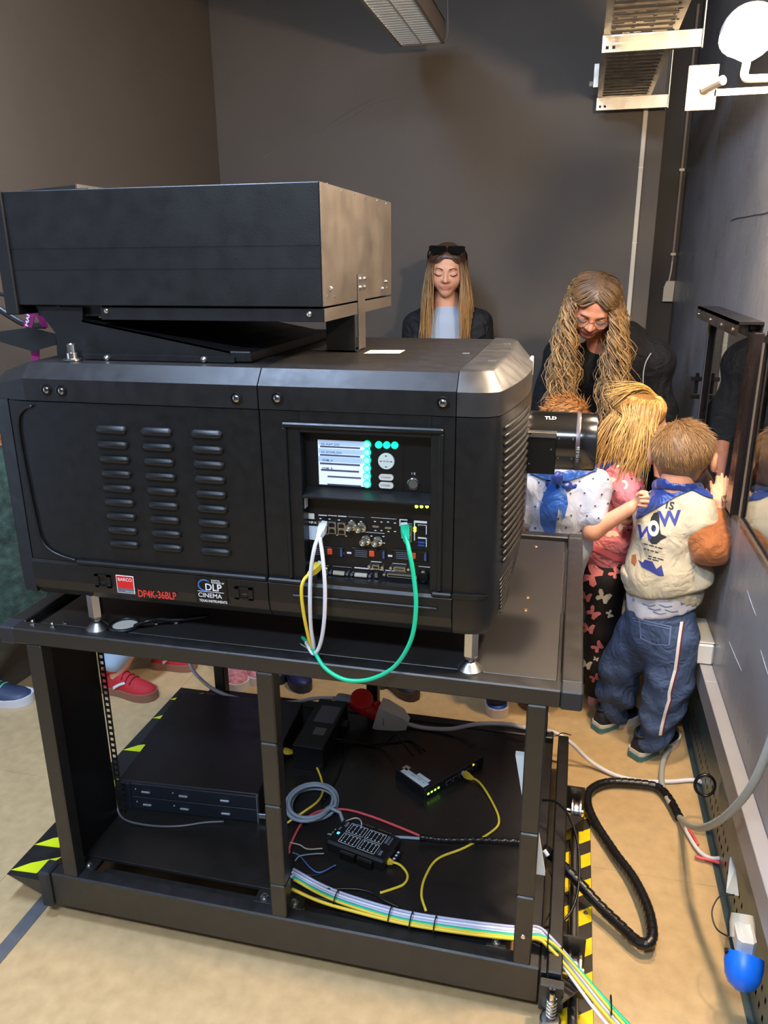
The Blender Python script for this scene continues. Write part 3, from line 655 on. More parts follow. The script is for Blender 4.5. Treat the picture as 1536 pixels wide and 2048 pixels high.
A('key_face', MB().cyl((p[0], YP-.005, p[2]), (p[0], YP-.0055, p[2]), .0088, n=20), mat('key_grey', (120, 122, 116), .3, .6), parent=b)
A('key_marks', text_on(MB(), '1 0', (p[0]-.005, YP-.0006, p[2]+.018), (1, 0, 0), (0, 0, 1), .007), m_wp)
A('seam_line', pb(MB(), 806, 884, 807, 982, YP, .0006), m_blk)
for u in (833, 843, 854): p = onY(u, 1013, YQ); A('status_light', MB().lathe((p[0], YQ, p[2]), (0, -1, 0), [(.0036, 0), (.003, .002)], 10), m_ylw)
mb = MB(); pb(mb, 817, 1004, 829, 1006, YQ, .0005); pb(mb, 819, 1008, 828, 1009.5, YQ, .0005)
# printed brackets over the connector groups
for (u0, v0, u1, v1) in ((637, 1029, 654, 1032), (656, 1030, 674, 1032.5), (676, 1031, 693, 1034), (696, 1033, 729, 1035.5), (742, 1035, 793, 1038), (799, 1038, 815, 1041), (725, 1064, 769, 1066.5), (830, 1041, 854, 1047), (836, 1049, 853, 1052), (836, 1074, 853, 1078), (852, 1050, 853.5, 1069), (852, 1076, 853.5, 1094), (828, 1041, 830, 1081), (799, 1040, 801, 1052), (803, 1046, 805, 1076), (803, 1046, 824, 1048)): pb(mb, u0, v0, u1, v1, YQ, .0005)
for (u0, v0, u1, v1) in ((614, 1101, 680, 1102.5), (672, 1103, 688, 1109), (694, 1107, 762, 1109), (755, 1110, 770, 1115), (776, 1113, 845, 1115), (838, 1117, 854, 1122), (665, 1132, 703, 1135), (709, 1136, 768, 1139), (742, 1122, 763, 1125), (785, 1126, 813, 1129), (771, 1141, 812, 1143), (837, 1132, 860, 1135), (640, 1130, 657, 1132)): pb(mb, u0, v0, u1, v1, YQ, .0005)
for (u, v) in ((641, 1037), (659, 1038), (678, 1040), (703, 1041), (722, 1043), (655, 1068), (674, 1070), (692, 1072), (750, 1043), (763, 1044), (776, 1044), (790, 1046), (751, 1061), (763, 1061), (777, 1063), (790, 1063), (743, 1072), (743, 1085), (767, 1073), (768, 1086)): pb(mb, u-2, v-1, u+2, v+1, YQ, .0005)
A('panel_print', mb, m_wp, kind='stuff')
b = A('board_label', pb(MB(), 613, 1026, 629, 1038, YQ, .0008), m_white); p = onY(612, 1046, YQ); A('label_lettering', text_on(MB(), 'ICMP-X', (p[0], YQ-.0007, p[2]), (1, 0, 0), (0, 0, 1), .0072, bold=.02), m_wp, parent=b)
A('sticker', pb(MB(), 614, 1051, 637, 1080, YQ, .0008), mat('pale_blue_sticker', (206, 222, 236), .4))
A('side_sticker', MB().box(OX0+.001, OX0+.0016, .028, .046, 1.196, 1.218), m_white)
def rj(u0, v0, u1, v1, two=True):
    p, q = onY(u0, v0, YQ), onY(u1, v1, YQ); b = A('network_socket', MB().box(p[0], q[0], YQ-.006, YQ, q[2], p[2], .0008), m_slv); h = (p[2]-q[2]); n = 2 if two else 1
    for k in range(n):
        zc = q[2]+h*(k+.5)/n; A('socket_hole', MB().box(p[0]+.003, q[0]-.003, YQ-.0068, YQ-.005, zc-h/n*.30, zc+h/n*.26).box(p[0]+.0055, q[0]-.0055, YQ-.0068, YQ-.005, zc+h/n*.26, zc+h/n*.38), m_blk, parent=b)
rj(637, 1041, 655, 1068); rj(657, 1042, 674, 1067); rj(676, 1044, 693, 1069); rj(807, 1049, 825, 1083); rj(641, 1133, 657, 1149, False); rj(613, 1123, 634, 1148, False)
def bnc(u, v):
    p = onY(u, v, YQ); d = Vector((-.25, -1, -.05)); b = A('bnc_socket', MB().lathe((p[0], YQ, p[2]), d, [(.0105, 0), (.0105, .003), (.0075, .004), (.0075, .018), (.0062, .020), (.0055, .016)], 16), m_slv, 35)
    A('bnc_pin', MB().cyl(Vector((p[0], YQ, p[2]))+d*.015, Vector((p[0], YQ, p[2]))+d*.0175, .002, n=8), m_wp, parent=b); A('bayonet_lug', MB().cyl((p[0]-.0095, YQ-.012, p[2]), (p[0]+.009, YQ-.012, p[2]), .0018, n=6), m_slv, parent=b)
for u, v in ((705, 1051), (724, 1054), (733, 1080), (757, 1082)): bnc(u, v)
for u, v in ((843, 1054), (843, 1064)): A('usb_socket', pb(MB(), 838, v-4, 850, v+1, YQ, .003), m_face)
for v in (1084, 1090): A('usb_socket', pb(MB(), 837, v-2, 850, v+2, YQ, .004), mat('usb_blue', (50, 80, 160), .4))
for u, v in ((752, 1052), (777, 1055)): A('hdmi_socket', pb(MB(), u-7, v-2, u+7, v+3, YQ, .004, .001), m_slv)
for v in (1056, 1061): p = onY(830, v, YQ); A('link_light', MB().cyl((p[0], YQ, p[2]), (p[0], YQ-.002, p[2]), .003, n=10), m_ylw)
def dsub(name, u0, v0, u1, v1, m):
    p, q = onY(u0, v0, YQ), onY(u1, v1, YQ); w = q[0]-p[0]; h = p[2]-q[2]; c = .18*h
    b = A(name, MB().prism([(p[0], q[2]+c), (p[0]+c, q[2]), (q[0]-c, q[2]), (q[0], q[2]+c), (q[0]-c*.3, p[2]), (p[0]+c*.3, p[2])], 'y', YQ-.006, YQ), m)
    for x in (p[0]-.006, q[0]+.006): A('jack_screw', MB().cyl((x, YQ, (p[2]+q[2])/2), (x, YQ-.006, (p[2]+q[2])/2), .0034, n=6), m_bolt, parent=b)
    A('pin_face', MB().box(p[0]+.003, q[0]-.003, YQ-.0066, YQ-.006, q[2]+.0022, p[2]-.0022), m_blk if m is m_slv else m_cream, parent=b)
dsub('dvi_socket', 667, 1141, 690, 1149, m_cream); dsub('dvi_socket', 710, 1145, 735, 1153, m_cream); dsub('serial_socket', 745, 1128, 760, 1137, m_slv); dsub('serial_socket', 788, 1132, 812, 1140, m_slv); dsub('parallel_socket', 775, 1145, 828, 1156, m_slv)
A('small_socket', pb(MB(), 750, 1145, 756, 1154, YQ, .004), m_slv)
p = onY(847, 1153, YQ); b = A('round_socket', MB().lathe((p[0], YQ, p[2]), (0, -1, 0), [(.013, 0), (.013, .006), (.011, .008), (.0095, .004)], 20), m_blk, 40); A('socket_tab', MB().box(p[0]-.004, p[0]+.004, YQ-.008, YQ, p[2]+.010, p[2]+.014, .001), m_slv, parent=b)
# three pull-out drive bays with orange catches
for (u0, v0) in ((620, 1090), (703, 1094), (785, 1098)):
    p = onY(u0, v0, YQ); x = p[0]; z = p[2]
    b = A('drive_bay', MB().box(x, x+.074, YQ-.003, YQ, z-.022, z, .001), m_blk)
    for k in range(4): A('bay_slot', MB().box(x+.008, x+.034, YQ-.0036, YQ-.003, z-.006-.0042*k, z-.0048-.0042*k), m_gp, parent=b)
    A('bay_catch', MB().box(x+.039, x+.050, YQ-.0055, YQ-.003, z-.016, z-.003, .001), mat('catch_orange', (236, 84, 40), .4), parent=b); A('bay_label', MB().box(x+.067, x+.071, YQ-.0036, YQ-.003, z-.019, z-.003), mat('label_blue', (60, 84, 150), .4), parent=b)
# ---------------- lens
m_lens = mat('lens_gloss_black', (13, 13, 14), 0.16, 0.0, spec=0.7, coat=.6)
lx0, lx1, ly, lz, lr = -.165, .0, YC+.03, 1.278, .0665
b = A('lens_barrel', MB().lathe((lx0, ly, lz), (1, 0, 0), [(lr, 0), (lr, .118), (lr*.985, .1185), (lr*.985, .128), (lr, .1285), (lr, lx1-lx0-.004), (lr*.97, lx1-lx0), (lr*.86, lx1-lx0), (lr*.82, lx1-lx0-.02)], 48), m_lens, 30)
A('lens_ring', MB().lathe((lx0+.119, ly, lz), (1, 0, 0), [(lr*1.002, 0), (lr*1.006, .001), (lr*1.006, .008), (lr*1.002, .009)], 48), mat('lens_ring_grey', (92, 84, 86), .35, .4), 30, parent=b)
A('lens_glass', MB().lathe((lx1-.024, ly, lz), (1, 0, 0), [(lr*.82, 0), (lr*.6, .006), (lr*.2, .010), (.001, .0105)], 32), m_lens, True, parent=b)
A('lens_bracket', MB().box(lx0, -.088, ly-lr-.010, ly-.03, lz-.062, lz+.022, .002), m_blk, parent=b)
A('bracket_bar', MB().box(lx0, -.088, ly-lr-.012, ly-.04, lz+.022, lz+.034, .001), m_alu, parent=b)
for u, v in ((1061, 867), (1102, 899), (1058, 927)):
    p = onY(u, v, ly-lr-.010); A('screw', MB().lathe((p[0], ly-lr-.010, p[2]), (0, -1, 0), [(.0025, 0), (.002, .002)], 8), m_bolt, parent=b)
for u, v in ((1118, 877), (1146, 878), (1116, 916), (1143, 917)):
    p = onY(u, v, ly-lr+.006); A('screw', MB().lathe((p[0], ly-math.sqrt(max(1e-6, lr*lr-(p[2]-lz)**2))+.0005, p[2]), (0, -1, .0), [(.0025, 0), (.002, .002)], 8), m_bolt, parent=b)
mb = MB()
def on_barrel(V, x0, ang0, s):   # wrap lettering round the barrel
    return [(x0+x, ly-(lr+.0012)*math.cos(ang0+y/lr), lz+(lr+.0012)*math.sin(ang0+y/lr)) for x, y in V]
V, F = text_geo('1:1.95-3.26', .009); V = [(-y, x) for x, y in V]; mb.add(on_barrel(V, lx0+.128, -.55, 1), F)
V, F = text_geo('TLD', .014, bold=.03); mb.add(on_barrel(V, lx0+.048, .98, 1), F); A('lens_lettering', mb, m_wp, parent=b)
# white paper label on the top cover
A('paper_label', MB().add([(*onZ(u, v, PT+.0035)[:2], PT+.0035) for u, v in ((727, 707), (799, 707), (811, 700), (741, 700))] , [(0, 1, 2, 3)]), mat('label_paper', (236, 216, 190), .6))
A('lifting_nut', MB().lathe((-1.10, .07, PT), (0, 0, 1), [(.020, 0), (.020, .004), (.012, .005), (.012, .016), (.009, .017), (.009, .034), (.007, .036)], 12), m_bolt, 30)

# ================================================================== extraction hood on top
m_hood = mat('hood_black_sheet', (12, 12, 12), 0.52, var=0.05, scale=25, bump=0.10, bscale=420, rvar=0.06)
hd = Part('extraction_hood', (-.88, YC, PT), 'long black sheet-metal extraction hood mounted above the projector', 'hood')
H = hd.add; hx0, hx1, hy0, hy1, hz0, hz1 = -1.222, -.542, .08, .66, 1.592, 1.817
H('hood_box', MB().box(hx0, hx1, hy0, hy1, hz0, hz1, .0015), m_hood)
m_hend = mat('hood_end_metal', (92, 86, 81), 0.52, 0.75, var=0.10, scale=16, bump=.08, bscale=420, rvar=0.06)
H('end_plate', MB().box(hx1, hx1+.0025, hy0, hy1, hz0, hz1, .0008), m_hend)
H('end_lip', MB().box(hx1+.0012, hx1+.003, hy0+.004, hy1-.004, 1.563, 1.588, .0006), m_hend)
H('fold_line', MB().box(hx0, hx1+.0004, hy0-.0008, hy0+.01, 1.664, 1.6655), m_hood); H('fold_line', MB().box(hx0, hx1, hy0-.0008, hy0+.01, 1.7055, 1.707), m_hood)
H('end_collar', MB().box(-1.252, hx0, hy0-.006, hy1+.006, 1.572, 1.818, .002), m_hood)
H('lower_tray', MB().box(-1.03, hx1+.001, hy0+.004, hy1-.004, 1.563, 1.588, .001), m_hood); H('lower_tray', MB().box(-1.20, -1.04, hy0+.03, hy1-.03, 1.568, 1.592, .001), m_hood)
H('lid_flap', MB().add([(-1.215, .10, 1.8175), (-1.075, .12, 1.8175), (-1.075, .40, 1.8175), (-1.215, .40, 1.8175), (-1.075, .12, 1.829), (-1.075, .40, 1.829)], [(0,3,2,1),(0,1,4),(3,5,2),(1,2,5,4),(0,4,5,3)]), m_hood)
H('flap_edge', MB().box(-1.075, -1.071, .115, .40, 1.817, 1.830).box(-1.072, -1.045, .115, .40, 1.8175, 1.822), m_alu)
H('screw', MB().lathe((-.57, hy0+.004, 1.578), (0, -1, 0), [(.006, 0), (.005, .003), (.001, .005)], 10), m_bolt, 30); H('screw', MB().lathe((-1.015, hy0+.004, 1.581), (0, -1, 0), [(.006, 0), (.005, .003), (.001, .005)], 10), m_bolt, 30); H('screw', MB().lathe((-1.145, hy0+.03, 1.585), (0, -1, 0), [(.006, 0), (.005, .003), (.001, .005)], 10), m_bolt, 30)
for u, v in ((660, 577), (655, 592), (669, 593), (770, 563), (773, 575), (763, 577), (654, 368), (683, 382), (708, 388), (729, 396), (754, 401), (772, 407)):
    p = onX(u, v, hx1+.0025); big = v in (577, 563)
    H('rivet', MB().lathe((hx1+.0025, p[1], p[2]), (1, 0, 0), [(.0055, 0), (.005, .003), (.001, .006)] if big else [(.0028, 0), (.002, .0016)], 10), m_bolt, 30)
# rear duct adaptor with sloping cheeks
ck = [onY(u, v, .095) for u, v in ((163, 640), (460, 703), (463, 727), (163, 724))]
H('duct_cheek', MB().prism([(p[0], p[2]) for p in ck], 'y', .095, .10), m_hood); H('duct_cheek', MB().prism([(p[0], p[2]) for p in ck], 'y', .64, .645), m_hood)
H('duct_top', MB().add([(ck[0][0], .095, ck[0][2]), (ck[1][0], .095, ck[1][2]), (ck[1][0], .645, ck[1][2]), (ck[0][0], .645, ck[0][2]), (ck[0][0], .095, ck[0][2]-.004), (ck[1][0], .095, ck[1][2]-.004), (ck[1][0], .645, ck[1][2]-.004), (ck[0][0], .645, ck[0][2]-.004)], [(0,1,2,3),(7,6,5,4),(0,4,5,1),(1,5,6,2),(2,6,7,3),(3,7,4,0)]), m_hood)
H('duct_end', MB().box(ck[1][0]-.002, ck[1][0]+.045, .095, .645, PT+.001, ck[1][2], .002), m_hood)
H('duct_flange', MB().box(ck[0][0], ck[1][0]+.012, .086, .096, PT+.001, PT+.012), m_hood)
for u, v in ((214, 716), (408, 719)):
    p = onY(u, v, .086); H('dome_nut', MB().lathe((p[0], .086, p[2]), (0, -1, 0), [(.007, 0), (.006, .004), (.001, .007)], 12), m_bolt, 30)
pp = [onY(u, v, .10) for u, v in ((70, 612), (165, 615), (166, 722), (115, 722), (112, 668))]
H('rear_post', MB().prism([(p[0], p[2]) for p in pp], 'y', .10, .16), m_hood); H('rear_post', MB().box(pp[1][0]-.07, pp[1][0], .58, .64, PT, 1.57), m_hood)
wp = [onY(u, v, .17) for u, v in ((-40, 668), (60, 655), (112, 668), (112, 690), (66, 703), (-40, 672))]
H('wing_plate', MB().prism([(p[0], p[2]) for p in wp], 'y', .17, .172), m_hood)
# front posts: a strap bolted to the end face and a folded leg
py = onX(722, 630, hx1+.003)[1]
q = H('front_post', MB().box(hx1-.004+.006, hx1+.006, py-.028, py+.028, PT+.003, 1.648, .001), m_hend)
for dz in (1.638, 1.620):
    for dy in (-.018, .018): H('post_bolt', MB().lathe((hx1+.006, py+dy, dz), (1, 0, 0), [(.0055, 0), (.005, .004), (.001, .006)], 8), m_bolt, 30, parent=q)
H('post_leg', MB().box(hx1-.065, hx1+.002, py-.05, py-.046, PT+.003, 1.565), m_hood, parent=q); H('post_foot', MB().box(hx1-.07, hx1+.006, py-.05, py+.02, PT+.003, PT+.006), m_hood, parent=q)
H('post_bolt', MB().lathe((hx1-.022, py-.044, PT+.006), (0, 0, 1), [(.005, 0), (.004, .006), (.001, .007)], 8), m_bolt, 30, parent=q)
# purple woven strap with white letters, hanging at the back
m_mag = mat('magenta_webbing', (150, 26, 104), .8, bump=.5, bscale=600)
sp = Part('woven_strap', onY(80, 650, .2), 'magenta woven strap looped under the rear end of the hood', 'strap')
a_, b_, c_ = onY(66, 612, .2), onY(52, 655, .2), onY(66, 720, .2)
def ribbon(pts, w, ax=(1, 0, 0)): 
    P = spline(pts, 5); V = []; F = []; ax = Vector(ax)
    for p in P: V += [p-ax*w/2, p+ax*w/2]
    for i in range(len(P)-1): F.append((2*i, 2*i+1, 2*i+3, 2*i+2))
    n = len(V); V2 = V + [v+Vector((0, .0015, 0)) for v in V]
    F2 = F + [tuple(n+k for k in reversed(q)) for q in F] + [(2*i, 2*i+2, n+2*i+2, n+2*i) for i in range(len(P)-1)] + [(2*i+3, 2*i+1, n+2*i+1, n+2*i+3) for i in range(len(P)-1)]
    return MB().add(V2, F2)
sp.add('webbing', ribbon([onY(66, 608, .2), onY(61, 630, .2), onY(55, 655, .2)], .024), m_mag); sp.add('webbing', ribbon([onY(70, 612, .22), onY(84, 640, .22), onY(90, 655, .22)], .018), m_mag); sp.add('webbing', ribbon([onY(70, 698, .19), onY(70, 712, .19), onY(70, 726, .19)], .022), m_mag)
V, F = text_geo('MAN', .018, bold=.03); o_ = onY(53, 653, .198); sp.add('strap_lettering', MB().add([(o_[0]+.3*x-.6*y+.004, .198, o_[2]+x*.9+.2*y-.001) for x, y in V], F), m_wp)
for k, pts in enumerate(([(-20, 585), (10, 590), (60, 606), (90, 612)], [(-20, 605), (20, 632), (55, 650), (90, 651)])):
    c = MB().tube([onY(u, v, .24+.03*k) for u, v in pts], .008 if k else .005, 8).build('hood_cable', m_black, smooth=True); tag(c, ['thin black cable going behind the rear end of the hood', 'thick black cable curving into the magenta strap'][k], 'cable')
# ================================================================== equipment on the lower shelf
ZS = .149
m_dev = mat('device_black', (22, 23, 26), 0.38, var=.06, scale=30, rvar=.06)
m_navy = mat('device_front', (30, 36, 46), 0.35)
m_silver = mat('silver_handle', (176, 182, 192), 0.3, .8)
m_yc = mat('yellow_cable', (240, 208, 60), .42); m_gc = mat('green_cable', (24, 190, 140), .42); m_wc = mat('white_cable', (226, 226, 232), .42); m_lav = mat('lilac_white_cable', (188, 190, 216), .42)
m_grc = mat('grey_cable', (150, 164, 178), .45); m_rc = mat('red_wire', (226, 88, 92), .45); m_bc = mat('black_cable', (17, 17, 18), .35); m_bw = mat('blue_wire', (70, 120, 190), .45)
m_lab = mat('label_white', (214, 226, 232), .5); m_ylw2 = mat('lime_led', (170, 255, 60), .3, emit=2.5)
sv = Part('rack_server', (-1.09, .5, ZS), 'flat black rack server lying on the left of the lower shelf', 'server')
R_ = Matrix.Translation((-1.066, .283, ZS)) @ Matrix.Rotation(math.radians(4.0), 4, 'Z')
def SV(n, mb, m, **k): return sv.add(n, mb.move(R_), m, **k)
body = SV('chassis', MB().box(-.212, .212, .012, .50, .0005, .089, .0015), m_dev)
for k in (0, 1):
    fp = SV('front_panel', MB().box(-.17, .214, 0, .012, .002+.044*k, .0445+.044*k, .001), m_navy)
    for x in (-.135, -.02, .105): SV('handle', MB().box(x, x+.028, -.007, 0, .018+.044*k, .026+.044*k, .002), m_silver, parent=fp)
    for x in (-.155, -.04): SV('indicator', MB().box(x, x+.003, -.001, 0, .026+.044*k, .029+.044*k), m_lab, parent=fp)
SV('ear_block', MB().box(-.214, -.171, -.001, .012, .0005, .0885, .001), m_navy); SV('edge_strip', MB().box(.212, .215, -.001, .012, .0005, .089), m_silver)
SV('side_ear', MB().box(.215, .245, .004, .008, .012, .028, .001), m_silver)
SV('rear_flange', MB().box(-.236, -.212, .20, .50, .078, .080), m_dev)
ps = Part('power_supply', (-.79, .70, ZS), 'small black power supply with a grey label, behind the middle leg', 'power supply')
ps.add('case', MB().box(-.842, -.742, .56, .84, ZS+.0005, ZS+.085, .002), m_dev); ps.add('rating_label', MB().box(-.82, -.752, .70, .80, ZS+.085, ZS+.0856), mat('grey_label', (112, 112, 124), .5)); ps.add('code_label', MB().box(-.80, -.762, .63, .67, ZS+.085, ZS+.0856), mat('grey_label2', (140, 140, 146), .5))
ps.add('mains_socket', MB().box(-.742, -.715, .73, .77, ZS+.03, ZS+.06, .002), m_blk)
# network switch
sw = Part('network_switch', (-.38, .65, ZS), 'small black network switch with green lights on the lower shelf', 'network switch')
ang = math.atan2(.208, .151); Rw = Matrix.Translation((-.407, .502, ZS)) @ Matrix.Rotation(ang, 4, 'Z')
def SW(n, mb, m, **k): return sw.add(n, mb.move(Rw), m, **k)
SW('case', MB().box(0, .255, 0, .135, .0005, .036, .002), m_dev)
SW('label', MB().box(.004, .028, .012, .115, .036, .0366), m_lab); SW('label', MB().box(.030, .043, .02, .070, .036, .0366), m_lab); SW('label', MB().box(.02, .04, .105, .125, .036, .0366), mat('tan_label', (190, 170, 140), .5))
mb = MB(); V, F = text_geo('192.168.1.250', .011); mb.add([(.012+y*.9, .018+x, .0368) for x, y in [(vx, -vy+.012) for vx, vy in V]], F); SW('label_lettering', mb, m_ink)
for k in range(4): SW('light', MB().box(.010+.014*k, .017+.014*k, -.001, .0, .014, .019), m_ylw2)
for k in range(5): SW('port', MB().box(.088+.028*k, .110+.028*k, -.0015, .0, .007, .022), m_slv)
for k in range(5): SW('port_hole', MB().box(.091+.028*k, .107+.028*k, -.0022, .0, .009, .020), m_blk)
SW('amber_light', MB().box(.205, .210, -.001, .0, .024, .028), mat('amber_led', (255, 180, 40), .3, emit=4))
# terminal controller
tcx = Part('io_controller', (-.55, .27, ZS), 'black screw-terminal controller with white printed grids and wires', 'controller')
ang = math.atan2(-.061, .184); Rc = Matrix.Translation((-.632, .238, ZS)) @ Matrix.Rotation(ang*.75, 4, 'Z')
def TC(n, mb, m, **k): return tcx.add(n, mb.move(Rc), m, **k)
cb = TC('case', MB().box(0, .178, 0, .105, .0005, .034, .006), m_dev)
TC('mount_ear', MB().box(-.016, 0, .03, .085, .004, .012, .003), m_dev); TC('mount_ear', MB().box(.178, .194, .03, .085, .004, .012, .003), m_dev)
for y in (.045, .058, .07):
    for x in (-.009, .186): TC('ear_hole', MB().cyl((x, y, .012), (x, y, .0125), .0036, n=10), m_lab)
for k, (x0, y0) in enumerate(((.032, .054), (.090, .054), (.032, .012), (.090, .012))):
    g = TC('print_frame', MB().box(x0, x0+.052, y0, y0+.0012, .034, .0344).box(x0, x0+.052, y0+.036, y0+.0372, .034, .0344).box(x0, x0+.0012, y0, y0+.0372, .034, .0344).box(x0+.0508, x0+.052, y0, y0+.0372, .034, .0344), m_lab)
    for j in range(4): TC('print_mark', MB().box(x0+.007+.0115*j, x0+.0082+.0115*j, y0+.012, y0+.027, .034, .0344).box(x0+.0055+.0115*j, x0+.0095+.0115*j, y0+.005, y0+.0085, .034, .0344).box(x0+.0055+.0115*j, x0+.0095+.0115*j, y0+.030, y0+.033, .034, .0344), m_lab, parent=g)
for (x0, x1, y0, y1) in ((.018, .026, .07, .09), (.147, .154, .062, .092), (.158, .162, .06, .09), (.147, .1485, .018, .04), (.152, .160, .016, .034), (.010, .015, .052, .064)): TC('print_mark', MB().box(x0, x1, y0, y1, .034, .0344), m_gp)
TC('blue_light', MB().box(.014, .021, .036, .044, .034, .0348), mat('blue_led', (60, 190, 255), .3, emit=2.0))
for y0, y1 in ((-.012, 0), (.105, .116)):
    for x0 in (.050, .102):
        t_ = TC('terminal_block', MB().box(x0, x0+.046, y0, y1, .004, .026, .001), m_blk)
        for j in range(8): TC('terminal', MB().box(x0+.003+.0053*j, x0+.006+.0053*j, y0+.004, y0+.008, .026, .0268), m_slv, parent=t_)

# ------------------------------------------------------------------ cables
def pts_of(L, dflt):
    out = []
    for q in L:
        if len(q) == 2: out.append(onZ(q[0], q[1], dflt))
        elif isinstance(q[2], str): out.append({'x': onX, 'y': onY, 'z': onZ}[q[2]](q[0], q[1], q[3]))
        else: out.append(onZ(q[0], q[1], q[2]))
    return out
def cable(L, r, m, label, z=ZS+.004, cat='cable', group=None, plug=None, n=8, name='cable', sub=6, **k):
    P = pts_of(L, z); t = Part(name, P[0], label, cat, group)
    t.add('sheath', MB().tube(P, r, n, sub, **k), m, True)
    if plug:
        a = Vector(P[0]); d = (a-Vector(P[1])).normalized(); w = d.orthogonal()
        b = MB().loft([[a+d*h+Vector((0, 0, 1)).cross(d).normalized()*sx*ww+Vector((0, 0, 1))*sz*hh for sx, sz in ((-1, -1), (1, -1), (1, 1), (-1, 1))] for h, ww, hh in ((-.014, r*1.1, r*1.1), (-.004, .006, .006), (.004, .0085, .007), (.016, .0085, .007))])
        t.add('plug', b, m); t.add('plug_tip', MB().loft([[a+d*h+Vector((0, 0, 1)).cross(d).normalized()*sx*.0065+Vector((0, 0, 1))*sz*.0045 for sx, sz in ((-1, -1), (1, -1), (1, 1), (-1, 1))] for h in (.016, .024)]), m_lab)
    return t
YG = 'yellow patch leads on the shelf'
cable([(578, 1503, .20), (600, 1506, .19), (625, 1522, .17), (640, 1550, .156), (646, 1580, .154), (636, 1602, .185), (610, 1622, .185), (580, 1642, .16), (560, 1656, .155)], .0034, m_yc, 'yellow patch lead from the server bending over the grey cable coil', plug=1)
cable([(776, 1722, .163), (800, 1730, .158), (815, 1750), (808, 1768), (785, 1778), (760, 1786)], .0034, m_yc, 'short yellow patch lead curling from the screw-terminal controller', plug=1)
cable([(938, 1553, .165), (960, 1566, .157), (985, 1605), (998, 1640), (985, 1662), (930, 1695), (875, 1718), (850, 1755), (843, 1790), (852, 1822)], .0034, m_yc, 'long yellow patch lead from the network switch to the shelf edge', plug=1)
c0 = Vector(onZ(622, 1616, ZS)); P = []
for i in range(5*24):
    t = i/24*2*math.pi; k = i/24; rx = .072-.006*(k % 2)+.005*math.sin(2.3*k); ry = .088-.009*((k+1) % 2)
    P.append((c0[0]+rx*math.cos(t)+.006*math.sin(1.7*k), c0[1]+ry*math.sin(t)+.010*math.sin(k*1.1), ZS+.006+.0055*k))
P += [onZ(680, 1625, .17), onZ(687, 1645, .155)]
cc = Part('cable_coil', c0, 'coil of pale grey cable on the shelf behind the middle leg', 'cable'); cc.add('sheath', MB().tube(P, .0052, 8, 1, smooth=False), m_grc, True)
cable([(578, 1706, .16), (582, 1688), (605, 1645), (640, 1622), (690, 1619), (740, 1632), (800, 1655), (850, 1676)], .0036, m_rc, 'red wire arching from behind the middle leg into the spiral wrap')
cable([(690, 1650, .158), (730, 1665), (770, 1673), (812, 1675), (850, 1678)], .0042, m_grc, 'straight grey cable entering the black spiral wrap')
for L, m, lab in (([(580, 1685, .16), (600, 1690, .17), (615, 1698, .165), (645, 1697, .17)], m_cream, 'thin cream wire into the left end of the controller'),
                  ([(585, 1705, .16), (600, 1712, .156), (620, 1735, .156), (640, 1745, .156), (672, 1730, .165)], m_bw, 'thin blue wire into the front terminals of the controller'),
                  ([(583, 1710, .16), (590, 1738, .156), (615, 1750, .156), (640, 1748, .156), (668, 1733, .163)], m_bc, 'thin black wire beneath the blue wire by the controller'),
                  ([(590, 1722, .16), (600, 1712, .17), (625, 1708, .17), (648, 1707, .17)], m_grc, 'thin grey wire beside the cream wire at the controller'),
                  ([(686, 1645, .16), (697, 1640, .20), (712, 1636, .215), (722, 1642, .20), (723, 1658, .178)], m_cream, 'thin cream wire arching into the rear terminals of the controller'),
                  ([(688, 1650, .165), (700, 1655, .175), (716, 1650, .185), (732, 1660, .176)], m_bw, 'thin dark blue wire behind the cream arch at the controller'),
                  ([(686, 1648, .16), (678, 1660, .17), (668, 1668, .17), (655, 1668, .17)], mat('pale_green_wire', (150, 200, 160), .5), 'thin pale green wire behind the controller')):
    cable(L, .0018, m, lab, n=6, name='wire', cat='wire')
cable([(614, 1483, .20), (640, 1482, .17), (690, 1485, .156), (740, 1488), (790, 1484), (822, 1482), (850, 1502, .165)], .0032, m_bc, 'black lead crossing the back of the shelf to the switch')
cable([(612, 1490, .18), (650, 1478, .19), (700, 1482, .165), (760, 1492, .156), (790, 1470, .21), (800, 1478, .20), (826, 1512, .165)], .0030, m_bc, 'black lead looping up in front of the white plug')
cable([(640, 1420, .20), (676, 1458, .17), (690, 1490, .156), (680, 1540), (660, 1580), (648, 1600)], .0030, m_bc, 'black lead running down the shelf towards the grey coil')
cable([(655, 1778, .157), (710, 1778, .157), (745, 1786, .157), (770, 1802, .157), (800, 1815)], .0028, m_bc, 'thin black lead lying behind the cable bundle')
cable([(205, 1475, 'y', .25), (222, 1540, 'y', .25), (232, 1600, 'y', .245), (240, 1630, .16), (262, 1644, .156), (310, 1652), (360, 1652), (410, 1645), (448, 1643)], .0032, mat('grey_black_cable', (96, 98, 102), .3), 'dark grey cable running down the rack rail and across the shelf')
